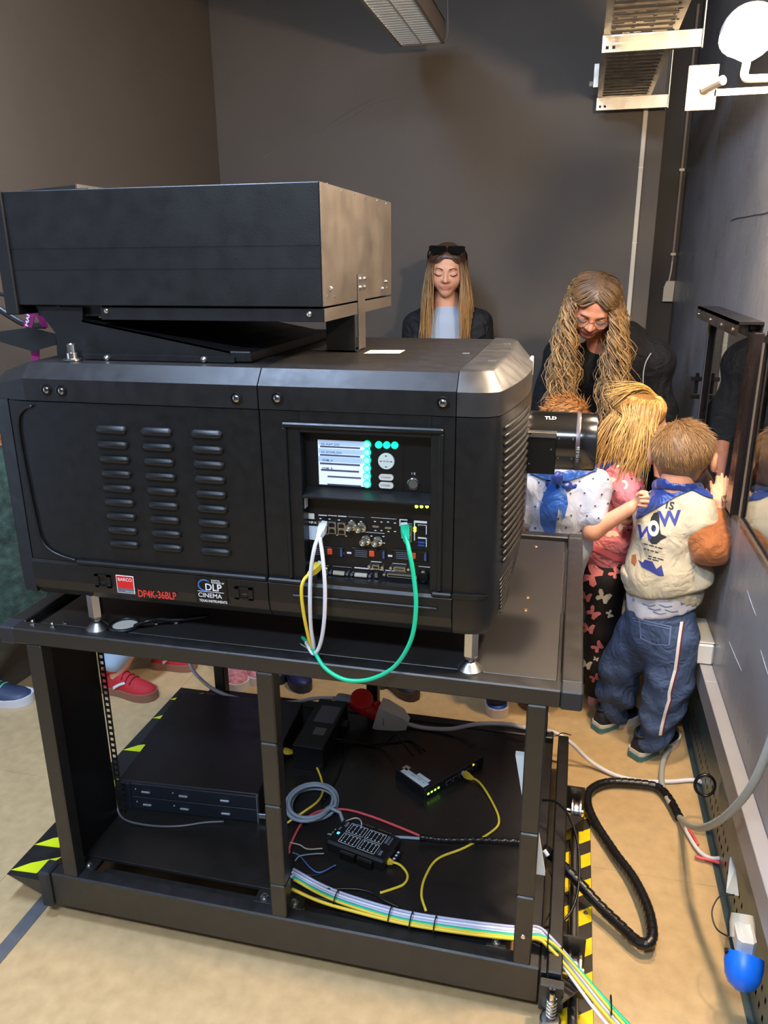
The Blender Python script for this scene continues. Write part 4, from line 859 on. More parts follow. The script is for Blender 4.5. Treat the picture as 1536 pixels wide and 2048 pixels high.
# bundle along the shelf front, then out past the right leg
base = [(586, 1752, .17), (640, 1782, .16), (700, 1806, .158), (800, 1835, .158), (900, 1852, .158), (1030, 1868, .158), (1075, 1868, .16), (1102, 1885, .155), (1138, 1925, .13), (1175, 1972, .11), (1215, 2022, .09), (1262, 2075, .07)]
BG = 'tied cables along the front of the shelf'
def bundle(dx, dv, m, label, r=.0042, out=0, alt=None):
    L = []
    for i, q in enumerate(base):
        du = dv+(alt[i] if alt else 0); L.append((q[0]+dx*(1 if i > 6 else .3)+(out*(i-7) if i > 7 else 0), q[1]+du*(1 if i < 7 else .55), q[2]+.0012*dv*.1))
    return cable(L, r, m, label, group=BG)
bundle(-6, -8, m_wc, 'white cable uppermost in the tied bundle'); bundle(-2, -3, m_lav, 'pale lilac cable in the tied bundle under the white one'); bundle(2, -14, m_lav, 'pale lilac cable rearmost in the tied bundle', r=.0036)
bundle(2, 3, m_gc, 'green cable in the middle of the tied bundle', out=5, r=.0048); bundle(-8, 10, m_yc, 'yellow cable lowest in the tied bundle', out=1, alt=(16, 10, 4, 0, 0, 0, 0, 0, 0, 0, 0, 0)); bundle(6, 7, m_yc, 'second yellow cable in the tied bundle, beside the green', out=2, r=.0036)
bundle(-14, 0, m_wc, 'white cable leaning out of the bundle beside the spring stop', out=-3, r=.004)
for k, (u, v, z) in enumerate(((672, 1796, .161), (780, 1829, .161), (822, 1840, .161), (870, 1848, .161), (1096, 1882, .158), (1222, 2010, .10))):
    p = onZ(u, v, z); t = MB().tube([(p[0], p[1]+.024*math.cos(a), p[2]+.011*math.sin(a)) for a in np.linspace(0, 2*math.pi, 12, endpoint=False)], .0016, 5, 1, closed=True).build('cable_tie', m_bc)
    tag(t, ('first', 'second', 'third', 'fourth', 'fifth', 'last')[k]+' black tie round the cable bundle, counted from the middle leg', 'cable tie', 'black ties on the bundle')
# spiral-wrapped cable from the shelf out to the floor and round
m_spi = mat('spiral_wrap_black', (24, 23, 23), .32, rvar=.06)
def spiral(L, r, label, name='spiral_cable'):
    P = pts_of(L, .03); S_ = spline(P, 14); t = Part(name, P[0], label, 'cable'); t.add('core', MB().tube(P, r*.92, 12, 14), m_spi, True)
    dense = []; acc = 0
    for a, b in zip(S_[:-1], S_[1:]): acc += (b-a).length
    seg = .022; n = int(acc/seg); pos = []; d = 0; i = 0; tgt = 0
    for a, b in zip(S_[:-1], S_[1:]):
        l = (b-a).length
        while tgt <= d+l and l > 0: pos.append((a.lerp(b, (tgt-d)/l), (b-a).normalized())); tgt += seg
        d += l
    for p, dr in pos: t.add('wrap_turn', MB().lathe(p-dr*.0095, dr+Vector((.06, .04, .05)), [(r*.9, 0), (r, .001), (r*1.02, .010), (r, .018), (r*.9, .019)], 12), m_spi, 40)
    return t
spiral([(846, 1675, .165), (890, 1680, .163), (950, 1680, .163), (1000, 1682, .163), (1040, 1684, .163)], .0085, 'short black spiral-wrapped cable lying across the lower shelf')
spiral([(1092, 1702, .12), (1110, 1718, .10), (1150, 1757, .07), (1195, 1808, .045), (1240, 1852, .035), (1272, 1882, .035), (1294, 1888, .04), (1304, 1868, .045), (1294, 1815, .04), (1266, 1757, .03), (1230, 1708, .02), (1192, 1650, .02), (1175, 1610, .02), (1180, 1582, .02), (1212, 1566, .02), (1262, 1566, .02), (1312, 1574, .02), (1336, 1596, .02), (1356, 1632, .02)], .0145, 'thick black spiral-wrapped cable looping out over the floor')
cable([(1085, 1600, .20), (1112, 1604, .22), (1138, 1632, .22), (1156, 1690, .20), (1158, 1760, .17), (1146, 1815, .14), (1118, 1848, .13), (1080, 1855, .14), (1068, 1852, .15)], .0035, m_bc, 'thin black cable bowed out from the right leg over the hazard tape')
cable([(1088, 1700, .16), (1096, 1712, .15)], .006, m_wc, 'short white cable end entering the thick spiral wrap')
cable([(1098, 1740, .13), (1108, 1770, .13), (1106, 1810, .13), (1090, 1845, .13)], .0018, m_bc, 'hair-thin black wire hanging beside the right leg')
# leads plugged into the projector panel
UG = 'leads hanging from the projector panel'
cable([(812, 1070, 'y', .022), (818, 1100, 'y', .0), (827, 1150, 'y', -.01), (832, 1215, 'y', -.02), (822, 1280, 'y', -.028), (790, 1332, 'y', -.028), (742, 1358, 'y', -.028), (692, 1360, 'y', -.025), (652, 1338, 'y', -.012), (630, 1306, 'y', .018), (618, 1288, 'y', .06), (605, 1275, 'y', .10)], .0045, m_gc, 'bright green lead looping from the panel below the table edge', plug=1, group=UG)
cable([(641, 1066, 'y', .022), (630, 1092, 'y', .0), (622, 1140, 'y', -.004), (620, 1200, 'y', -.006), (622, 1255, 'y', .01), (628, 1296, 'y', .03), (622, 1304, 'y', .05), (600, 1290, 'y', .08)], .0042, m_wc, 'white lead hanging straight down from the left of the panel', plug=1, group=UG)
cable([(640, 1075, 'y', .012), (646, 1120, 'y', -.006), (650, 1180, 'y', -.012), (648, 1245, 'y', -.006), (640, 1290, 'y', .01), (628, 1308, 'y', .02), (618, 1296, 'y', .04), (612, 1284, 'y', .07)], .0042, m_wc, 'white lead bowing right below the panel', group=UG)
cable([(626, 1142, 'y', .020), (608, 1160, 'y', .0), (603, 1185, 'y', -.006), (608, 1230, 'y', .0), (618, 1278, 'y', .02), (625, 1300, 'y', .04), (612, 1288, 'y', .07)], .0038, m_yc, 'yellow lead hanging at the left edge of the panel', plug=1, group=UG)
cable([(270, 1252, 'z', ZT+.004), (290, 1244, 'z', ZT+.02), (320, 1238, 'z', ZT+.02), (350, 1240, 'z', ZT+.012), (420, 1232, 'z', ZT+.01)], .005, m_bc, 'black cable coming up through the round hole in the table')
# ---------------- red industrial plug and its white lead
m_plugred = mat('plug_red', (205, 28, 30), .35); m_plugw = mat('plug_white', (222, 216, 206), .4); m_plugg = mat('plug_grey', (150, 160, 172), .4)
yp = .86
pa, pb_, pc, pd = [Vector(onY(u, v, yp)) for u, v in ((672, 1396), (706, 1402), (762, 1428), (816, 1448))]
pl = Part('power_plug', pb_, 'red and white industrial power plug with a flip lid behind the shelf', 'plug')
d1 = (pc-pb_).normalized(); d2 = (pd-pc).normalized()
pl.add('gland', MB().lathe(pa, (pb_-pa), [(.010, 0), (.018, .006), (.020, .022), (.019, (pb_-pa).length)], 16), m_plugg, 30)
Lr = (pc-pb_).length; pl.add('red_body', MB().lathe(pb_, d1, [(.021, -.01), (.028, .004), (.030, .02), (.030, .036), (.0335, .038), (.0335, .050), (.030, .052), (.031, Lr+.004)], 24), m_plugred, 30)
ll = pb_+d1*.035+Vector((.002, -.012, .030)); pl.add('flip_lid', MB().lathe(ll, Vector((.25, -.5, 1)), [(.034, 0), (.039, .002), (.039, .008), (.034, .011), (.004, .012)], 24), m_plugred, 30); pl.add('lid_hinge', MB().cyl(pc+Vector((-.022, -.015, .040)), pc+Vector((-.010, .015, .036)), .007, n=10), m_plugred)
Lw = (pd-pc).length; pl.add('white_body', MB().loft([[pc+d2*h+Vector((0, 1, 0))*s*wy+Vector((-d2[2], 0, d2[0]))*q*wz for s, q in ((-1, -1), (1, -1), (1, 1), (-1, 1))] for h, wy, wz in ((-.012, .036, .042), (.012, .036, .042), (Lw*.7, .028, .034), (Lw, .016, .016))]), m_plugw)
pl.add('screw_slot', MB().box(pc[0]+.014, pc[0]+.020, yp-.037, yp-.030, pc[2]-.022, pc[2]+.008, .002), m_plugg)
cable([(670, 1396, 'y', yp), (630, 1397, 'y', yp), (590, 1404, 'y', yp), (540, 1406, 'y', yp), (480, 1398, 'y', yp+.02), (430, 1380, 'y', yp+.04), (395, 1352, 'y', yp+.06), (380, 1326, 'y', yp+.06), (378, 1290, 'y', yp+.06)], .0068, m_wc, 'thick white cable rising from the red plug at the back of the stand')
cable([(814, 1448, 'y', yp), (850, 1456, 'y', yp), (900, 1458, 'y', yp), (955, 1448, 'y', yp), (1010, 1448, 'y', yp), (1060, 1457, 'y', yp-.02), (1105, 1464, 'z', .13), (1140, 1484, 'z', .10), (1180, 1522, 'z', .03), (1230, 1550, .009), (1285, 1562, .009), (1340, 1563, .009), (1388, 1560, .012), (1412, 1570, .03), (1424, 1592, .05), (1436, 1618, .07)], .0072, m_wc, 'thick white power cable from the plug across the floor to the wall')
cable([(1078, 1468, .155), (1110, 1472, .145), (1124, 1466, .16), (1142, 1470, .17)], .0016, m_bc, 'black tie tail round the white power cable', cat='cable tie')
# grey corrugated hose
hp = [(1352, 1470, .02), (1336, 1500, .02), (1325, 1530, .02), (1324, 1566, .022), (1338, 1602, .024), (1362, 1638, .03), (1396, 1656, 'x', .34), (1438, 1642, 'x', .355), (1478, 1606, 'x', .37), (1510, 1560, 'x', .38), (1534, 1505, 'x', .385), (1556, 1440, 'x', .39)]
P = pts_of(hp, .02); S_ = spline(P, 30); hz = Part('corrugated_hose', P[3], 'pale grey corrugated hose drooping from the right onto the floor', 'hose')
hz.add('hose_wall', MB().tube([tuple(p) for p in S_], .0092, 10, 1, smooth=False, taper=lambda t: 1+.07*math.sin(t*math.pi*2*len(S_)*.42)), mat('hose_grey', (166, 168, 160), .45), True)
cable([(1358, 1636, .012), (1378, 1672, .012), (1398, 1702, .012), (1420, 1716, .016), (1442, 1716, .03)], .006, m_wc, 'white cable running from the spiral wrap to the channel')
cable([(1364, 1640, .014), (1384, 1668, .014), (1396, 1690, .012)], .0042, m_rc, 'red wire lying beside the white cable near the channel')
cable([(1390, 1712, .012), (1400, 1716, .012), (1420, 1720, .014), (1440, 1726, .02)], .0048, m_rc, 'red wire bent towards the foot of the channel')
p = onX(1410, 1566, .405); rg = MB().tube([(p[0]+.028*math.cos(t)-.002, p[1]-.012+.004*math.sin(t), p[2]+.034*math.sin(t)) for t in np.linspace(0, 2*math.pi, 20, endpoint=False)], .0052, 8, 2, closed=True, flat=.8).build('cable_ring', m_bc, smooth=True); tag(rg, 'black plastic ring holding the white cable at the channel', 'cable ring')
# blue and white socket low on the right wall
p = Vector(onX(1478, 1900, .385)); sk = Part('wall_socket', p, 'blue and white industrial socket under the trunking at bottom right', 'socket')
sk.add('housing', MB().box(p[0]-.010, .4145, p[1]-.02, p[1]+.045, p[2]-.005, p[2]+.05, .008), m_white)
sk.add('collar', MB().lathe(p+Vector((.012, .06, .045)), (0, -.6, -.6), [(.024, 0), (.028, .02), (.028, .05)], 20), m_cream, 30)
m_sblue = mat('socket_blue', (20, 110, 235), .35)
sk.add('blue_lid', MB().lathe(p+Vector((.010, -.010, -.002)), (-.15, -.75, -.62), [(.040, 0), (.041, .02), (.037, .045), (.028, .062), (.012, .072), (.001, .074)], 28), m_sblue, 40)
sk.add('lid_slot', MB().box(p[0]-.034, p[0]-.024, p[1]-.022, p[1]-.012, p[2]+.004, p[2]+.012), m_blk)
sk.add('retaining_loop', MB().tube([p+Vector(q) for q in ((-.022, .0, .03), (-.045, .03, .02), (-.05, .07, .03), (-.03, .10, .05), (.0, .10, .06))], .0018, 6), m_bc, True)
pp_ = MB().add([onX(1460, 1712, .43), onX(1452, 1785, .40), onX(1476, 1792, .405), onX(1470, 1740, .43)], [(0, 1, 2, 3)]); pp_.add([(x+.002, y, z) for x, y, z in pp_.v], [(3, 2, 1, 0)])
tag(pp_.build('paper_sheet', m_lab), 'crumpled pale blue-white sheet stuck in the wall channel', 'paper')
# white strip leaning against the right leg
a_, b_ = onY(1042, 1505, .16), onY(1080, 1742, .10)
wp_ = Part('white_strip', b_, 'long white plastic strip leaning behind the right front leg', 'plastic strip')
wp_.add('strip', MB().loft([[(c[0]-.012, c[1]-.012, c[2]), (c[0]+.012, c[1]-.012, c[2]), (c[0]+.012, c[1]+.004, c[2]), (c[0]-.012, c[1]+.004, c[2])] for c in (a_, b_)]), mat('strip_white', (214, 224, 228), .4)); wp_.add('rivet', MB().cyl((a_[0], a_[1]-.012, a_[2]-.03), (a_[0], a_[1]-.014, a_[2]-.03), .003, n=8), m_alu)
# ================================================================== people: signed-distance bodies meshed with surface nets
def V3(*a): return np.array(a, float)
class SDF:
    def __init__(s, k=.02): s.p = []; s.k = k; s.post = None
    def cone(s, a, b, r1, r2, k=None, op='+'): s.p.append(('c', np.array(a, float), np.array(b, float), r1, r2, s.k if k is None else k, op)); return s
    def chain(s, pts, rs, k=None):
        for i in range(len(pts)-1): s.cone(pts[i], pts[i+1], rs[i], rs[i+1], k)
        return s
    def ell(s, c, r, R=None, k=None, op='+'): s.p.append(('e', np.array(c, float), np.array(r, float), np.eye(3) if R is None else np.array(R, float), None, s.k if k is None else k, op)); return s
    def plane(s, c, n, k=.004): n = np.array(n, float); s.p.append(('h', np.array(c, float), n/np.linalg.norm(n), 0, 0, k, '&')); return s
    def bounds(s, pad=.03):
        lo = np.full(3, 1e9); hi = -lo
        for q in s.p:
            if q[6] != '+': continue
            if q[0] == 'c':
                r = max(q[3], q[4])
                for e in (q[1], q[2]): lo = np.minimum(lo, e-r); hi = np.maximum(hi, e+r)
            elif q[0] == 'e':
                r = max(q[2]); lo = np.minimum(lo, q[1]-r); hi = np.maximum(hi, q[1]+r)
        return lo-pad, hi+pad
    def eval(s, P):
        D = None
        for q in s.p:
            if q[0] == 'c':
                a, b = q[1], q[2]; ba = b-a; L = max(ba@ba, 1e-12); pa = P-a; h = np.clip(pa@ba/L, 0, 1)
                d = np.sqrt(((pa-h[:, None]*ba)**2).sum(1)) - (q[3]+(q[4]-q[3])*h)
            elif q[0] == 'e':
                x = (P-q[1]) @ q[3]; k0 = np.sqrt(((x/q[2])**2).sum(1)); k1 = np.sqrt(((x/q[2]**2)**2).sum(1)); d = k0*(k0-1)/np.maximum(k1, 1e-9)
            else: d = (P-q[1]) @ q[2]
            if D is None: D = d; continue
            k = q[5]
            if q[6] == '+': h = np.maximum(k-np.abs(D-d), 0)/k; D = np.minimum(D, d)-h*h*k*.25
            elif q[6] == '-': d = -d; h = np.maximum(k-np.abs(D-d), 0)/k; D = np.maximum(D, d)+h*h*k*.25
            else: h = np.maximum(k-np.abs(D-d), 0)/k; D = np.maximum(D, d)+h*h*k*.25
        if s.post is not None: D = s.post(P, D)
        return D
    def mesh(s, h=.008, lohi=None):
        lo, hi = lohi or s.bounds()
        n = np.ceil((hi-lo)/h).astype(int)+1
        B = 4; nb = -(-(n-1)//B)+0; n = nb*B+1
        g = [lo[i]+h*B*(np.arange(nb[i])+.5) for i in range(3)]
        G = np.stack(np.meshgrid(*g, indexing='ij'), -1).reshape(-1, 3)
        dc = s.eval(G).reshape(nb); D = np.repeat(np.repeat(np.repeat(np.pad(dc, ((0, 1), (0, 1), (0, 1)), mode='edge'), B, 0), B, 1), B, 2)[:n[0], :n[1], :n[2]].copy()
        near = np.argwhere(np.abs(dc) < h*B*1.35+.012)
        o = np.stack(np.meshgrid(*[np.arange(B+1)]*3, indexing='ij'), -1).reshape(-1, 3)
        for i in range(0, len(near), 1600):
            I = (near[i:i+1600, None, :]*B+o[None]).reshape(-1, 3); D[tuple(I.T)] = s.eval(lo+h*I)
        return surface_nets(D, lo, h)
def surface_nets(D, lo, h):
    S = D < 0; nx, ny, nz = D.shape
    c = np.zeros((nx-1, ny-1, nz-1), np.int8)
    for i in (0, 1):
        for j in (0, 1):
            for k in (0, 1): c += S[i:nx-1+i, j:ny-1+j, k:nz-1+k]
    act = (c > 0) & (c < 8); idx = -np.ones(act.shape, int); A = np.argwhere(act); idx[act] = np.arange(len(A))
    acc = np.zeros((len(A), 3)); cnt = np.zeros(len(A))
    C = [(i, j, k) for i in (0, 1) for j in (0, 1) for k in (0, 1)]
    for a in range(8):
        for b in range(a+1, 8):
            ca, cb = np.array(C[a]), np.array(C[b])
            if np.abs(ca-cb).sum() != 1: continue
            da = D[tuple((A+ca).T)]; db = D[tuple((A+cb).T)]; m = (da < 0) != (db < 0)
            t = np.where(m, da/np.where(m, da-db, 1), 0); acc += m[:, None]*(ca+t[:, None]*(cb-ca)); cnt += m
    V = lo+h*(A+acc/np.maximum(cnt, 1)[:, None]); F = []
    for ax in range(3):
        o = [1 if i == ax else 0 for i in range(3)]; u, v = [(1, 2), (2, 0), (0, 1)][ax]
        sl0 = [slice(0, -1) if i == ax else slice(1, -1) for i in range(3)]; sl1 = [slice(1, None) if i == ax else slice(1, -1) for i in range(3)]
        m = S[tuple(sl0)] != S[tuple(sl1)]; E = np.argwhere(m); fl = S[tuple(sl0)][m]
        if not len(E): continue
        E = E + np.array([0 if i == ax else 1 for i in range(3)])
        du = np.zeros(3, int); du[u] = 1; dv = np.zeros(3, int); dv[v] = 1
        q = np.stack([idx[tuple((E-du-dv).T)], idx[tuple((E-dv).T)], idx[tuple(E.T)], idx[tuple((E-du).T)]], 1)
        q = np.where(fl[:, None], q, q[:, ::-1]); F.append(q)
    F = np.concatenate(F); F = F[(F >= 0).all(1)]
    return V, F
def smooth_mesh(V, F, it=1, w=.5):
    n = len(V); e = np.concatenate([F[:, [0, 1]], F[:, [1, 2]], F[:, [2, 3]], F[:, [3, 0]]]); e = np.concatenate([e, e[:, ::-1]])
    for _ in range(it):
        acc = np.zeros_like(V); cnt = np.zeros(n); np.add.at(acc, e[:, 0], V[e[:, 1]]); np.add.at(cnt, e[:, 0], 1); V = V*(1-w)+w*acc/np.maximum(cnt, 1)[:, None]
    return V
def np_mesh(name, V, F, col=None):
    me = bpy.data.meshes.new(name); me.vertices.add(len(V)); me.vertices.foreach_set('co', np.asarray(V, np.float32).ravel())
    F = np.asarray(F); k = F.shape[1]; me.loops.add(F.size); me.loops.foreach_set('vertex_index', F.ravel().astype(np.int32)); me.polygons.add(len(F))
    me.polygons.foreach_set('loop_start', np.arange(0, F.size, k, dtype=np.int32)); me.polygons.foreach_set('loop_total', np.full(len(F), k, np.int32)); me.update(calc_edges=True); me.validate()
    if col is not None: set_col(me, col)
    return me
class Person:
    def __init__(s, loc, label, group=None):
        s.loc = np.array(loc, float); s.root = empty('person', loc, label, 'person', group); s.bvh = {}
    def part(s, name, sdf, m, h=.008, it=1, parent=None, label=None, col=None, keep=False):
        V, F = sdf.mesh(h); V = smooth_mesh(V, F, it)
        return s.raw(name, V, F, m, parent, label, col, keep)
    def raw(s, name, V, F, m, parent=None, label=None, col=None, keep=False):
        c = col(V) if callable(col) else col
        if keep: s.bvh[name] = BVHTree.FromPolygons([tuple(v) for v in V], [tuple(int(i) for i in f) for f in F])
        o = mesh_obj(name, np_mesh(name, np.asarray(V)-s.loc, F, c), m, parent or s.root, True)
        if label: o['label'] = label
        return o
    def mb(s, name, mb, m, smooth=True, parent=None, label=None, col=None):
        mb.move(Matrix.Translation(-Vector(s.loc))); o = mb.build(name, m, parent or s.root, smooth, None, col)
        if label: o['label'] = label
        return o
    def decal(s, name, bvhs, polys, m, off=.0012, thick=0.0, cuts=0, parent=None):
        """flat print laid on the cloth: photograph outlines dropped along their sight lines onto the garment's surface"""
        bm = bmesh.new()
        for poly in polys:
            vs = [bm.verts.new((u, v, 0)) for u, v in poly]
            try: bm.faces.new(vs)
            except Exception: pass
        bmesh.ops.triangulate(bm, faces=bm.faces[:])
        if cuts: bmesh.ops.subdivide_edges(bm, edges=bm.edges[:], cuts=cuts, use_grid_fill=True)
        bm.verts.ensure_lookup_table(); bm.verts.index_update(); V = []; last = None; ok = []
        for v in bm.verts:
            d = Vector(_ray(v.co.x, v.co.y)).normalized(); best = None
            for n in bvhs:
                hit = s.bvh[n].ray_cast(Vector(CAM), d)
                if hit[0] is not None and (best is None or hit[3] < best[3]): best = hit
            if best is None: V.append(None)
            else: V.append(best[0]+best[1]*off if best[1].dot(d) < 0 else best[0]-best[1]*off)
        F = [tuple(x.index for x in f.verts) for f in bm.faces]; F = [f for f in F if all(V[i] is not None for i in f)]
        F = [f for f in F if max((V[f[i]]-V[f[i-1]]).length for i in range(len(f))) < .06]
        bm.free(); used = sorted({i for f in F for i in f}); mp = {k: i for i, k in enumerate(used)}
        if not used: return None
        mb = MB().add([V[i] for i in used], [tuple(mp[i] for i in f) for f in F])
        if thick:
            pass
        return s.mb(name, mb, m, True, parent)
def text_px(txt, u, v, size, ang=0.0, **k):
    """lettering as photograph outlines: list of polygons"""
    V, F = text_geo(txt, size, **k); c, s_ = math.cos(ang), math.sin(ang)
    return [[(u+V[i][0]*c-V[i][1]*-s_*-1*0+V[i][1]*s_, v+V[i][0]*s_-V[i][1]*c) for i in f] for f in F]
# ---------------------------------------------------------------- heads
def head_frame(center, fwd, up=(0, 0, 1), roll=0.0):
    f = np.array(fwd, float); f /= np.linalg.norm(f); u = np.array(up, float); r = np.cross(f, u); r /= np.linalg.norm(r); u = np.cross(r, f)
    if roll: c, s_ = math.cos(roll), math.sin(roll); r, u = c*r+s_*u, -s_*r+c*u
    return np.array(center, float), np.stack([r, f, u], 1)      # columns: right, forward, up
def head_sdf(c, R, s, child=False, k=.05):
    S = SDF(k*s); W = lambda *q: c+R@(np.array(q)*s); E = lambda q, r, kk=None, op='+': S.ell(W(*q), np.array(r)*s, R, None if kk is None else kk*s, op)
    ch = 1.06 if child else 1.0
    E((0, -.06, .12), (.345*ch, .42, .385)); E((0, .12, -.14), (.265*ch, .255, .31), .12); E((0, .235, -.40), (.10, .09, .085), .12)
    for x in (-1, 1): E((x*.165, .19, -.13), (.13, .14, .13), .12)
    S.cone(W(-.14, .335, .085), W(.14, .335, .085), .045*s, .045*s, .06*s)
    for x in (-1, 1): E((x*.145, .415, .005), (.085, .07, .055), .05, '-')
    for x in (-1, 1): E((x*.145, .305, -.005), (.080, .072, .068), .02)
    S.cone(W(0, .36, .03), W(0, .43, -.10), .028*s, .042*s, .04*s); S.cone(W(0, .435, -.115), W(0, .44, -.125), .046*s, .044*s, .03*s)
    for x in (-1, 1): E((x*.05, .385, -.135), (.042, .05, .036), .03)
    S.cone(W(-.085, .348, -.248), W(.085, .348, -.248), .020*s, .020*s, .03*s); S.cone(W(-.06, .348, -.284), W(.06, .348, -.284), .026*s, .026*s, .03*s)
    S.cone(W(-.10, .376, -.266), W(.10, .376, -.266), .007*s, .007*s, .012*s, '-')
    for x in (-1, 1):
        E((x*(.385 if child else .35)*ch, -.03, -.03), (.055, .095, .145), .03); E((x*(.445 if child else .40)*ch, -.01, -.02), (.03, .055, .085), .02, '-')
    return S
def face_col(c, R, s, skin, lips=(.62, .26, .22), blush=.12):
    skin = np.array(skin[:3])
    def f(V):
        L = ((V-c)@R)/s; C = np.tile(skin, (len(V), 1))
        m = np.exp(-(((L[:, 0])/.112)**4+((L[:, 2]+.266)/.036)**4))*(L[:, 1] > .25); C = C*(1-m[:, None])+m[:, None]*np.array(lips)
        for x in (-.17, .17):
            b = blush*np.exp(-(((L[:, 0]-x)/.1)**2+((L[:, 2]+.12)/.1)**2))*(L[:, 1] > 0); C = C*(1-b[:, None])+b[:, None]*np.array((.75, .25, .18))
        return C
    return f
def brows_lashes(P, c, R, s, m_brow, m_lash, parent):
    W = lambda *q: Vector(c+R@(np.array(q)*s)); b = MB(); l = MB()
    for x in (-1, 1):
        b.tube([W(x*.065, .395, .085), W(x*.13, .39, .112), (W(x*.20, .35, .10)), W(x*.235, .31, .08)], .011*s*1.3, 6, 4, taper=lambda t: 1.0-.75*t, flat=.6)
        l.tube([W(x*.075, .365, -.018), W(x*.115, .383, -.034), W(x*.155, .383, -.036), W(x*.20, .358, -.022), W(x*.225, .335, -.008)], .0085*s*1.2, 6, 4, taper=lambda t: .5+.7*t)
    P.mb('eyebrows', b, m_brow, True, parent); P.mb('eyelashes', l, m_lash, True, parent)
# ---------------------------------------------------------------- hair
def strands(paths, radius, cols, n=4, seg=None, taper=lambda t: (1-t)**.5*.9+.1, root=.6):
    """paths: array (S, K, 3) of points; one tapered tube each; returns V, F(quads), colours"""
    Pth = np.asarray(paths, float); S_, K, _ = Pth.shape
    d = np.gradient(Pth, axis=1); d /= np.maximum(np.linalg.norm(d, axis=2, keepdims=True), 1e-9)
    ref = np.tile(RNG.normal(size=(S_, 1, 3)), (1, K, 1)); a = np.cross(d, ref); a /= np.maximum(np.linalg.norm(a, axis=2, keepdims=True), 1e-9); b = np.cross(d, a)
    t = np.linspace(0, 1, K); rs = (np.asarray(radius) if np.ndim(radius) else np.full(S_, radius))[:, None]*np.array([taper(x) for x in t])[None]
    ang = 2*np.pi*np.arange(n)/n
    V = Pth[:, :, None, :] + rs[:, :, None, None]*(np.cos(ang)[None, None, :, None]*a[:, :, None, :]+np.sin(ang)[None, None, :, None]*b[:, :, None, :])
    V = V.reshape(-1, 3); base = (np.arange(S_)*K*n)[:, None, None, None]; kk = np.arange(K-1)[None, :, None, None]; jj = np.arange(n)[None, None, :, None]
    j2 = (jj+1) % n
    F = np.concatenate([base+kk*n+jj, base+kk*n+j2, base+(kk+1)*n+j2, base+(kk+1)*n+jj], 3).reshape(-1, 4)
    C = np.asarray(cols)
    if C.ndim == 2: C = np.repeat(C[:, None, :], K, 1)
    C = np.repeat(C[:, :, None, :], n, 2).reshape(-1, 3)
    return V, F, C
def lin(*rgb): return np.array(srgb(*rgb)[:3])
def hair_cap(c, R, s, grow=.018, line=(.73, -.68, .05), child=True, low=-.30):
    S = SDF(.04*s); ch = 1.06 if child else 1.0
    S.ell(c+R@(np.array((0, -.06, .12))*s), np.array((.345*ch+grow, .42+grow, .385+grow))*s, R); S.ell(c+R@(np.array((0, -.16, -.12))*s), np.array((.27*ch, .25, .25))*s, R)
    n = R@np.array((0, line[0], line[1])); S.plane(c+R@(np.array((0, line[2], 0))*s), n, .02*s); S.plane(c+R@(np.array((0, 0, low))*s), R@np.array((0, 0, -1.)), .03*s)
    return S
def scalp(c, R, s, dirs, grow=.03, child=True):
    """points on the skull in unit directions dirs (local)"""
    ch = 1.06 if child else 1.0; rad = np.array((.345*ch+grow, .42+grow, .385+grow)); k = 1/np.sqrt(((dirs/rad)**2).sum(1)); L = dirs*k[:, None]+np.array((0, -.06, .12))
    return c+(L*s)@R.T
m_skin = mat('skin', (226, 168, 136), .55, attr='Col', sss=.0, var=.03, scale=60, bump=.03, bscale=500)
m_hair = mat('hair', (200, 160, 100), .42, attr='Col', spec=.55)
SKIN = lin(222, 166, 136); SKIN_W = lin(226, 170, 138)
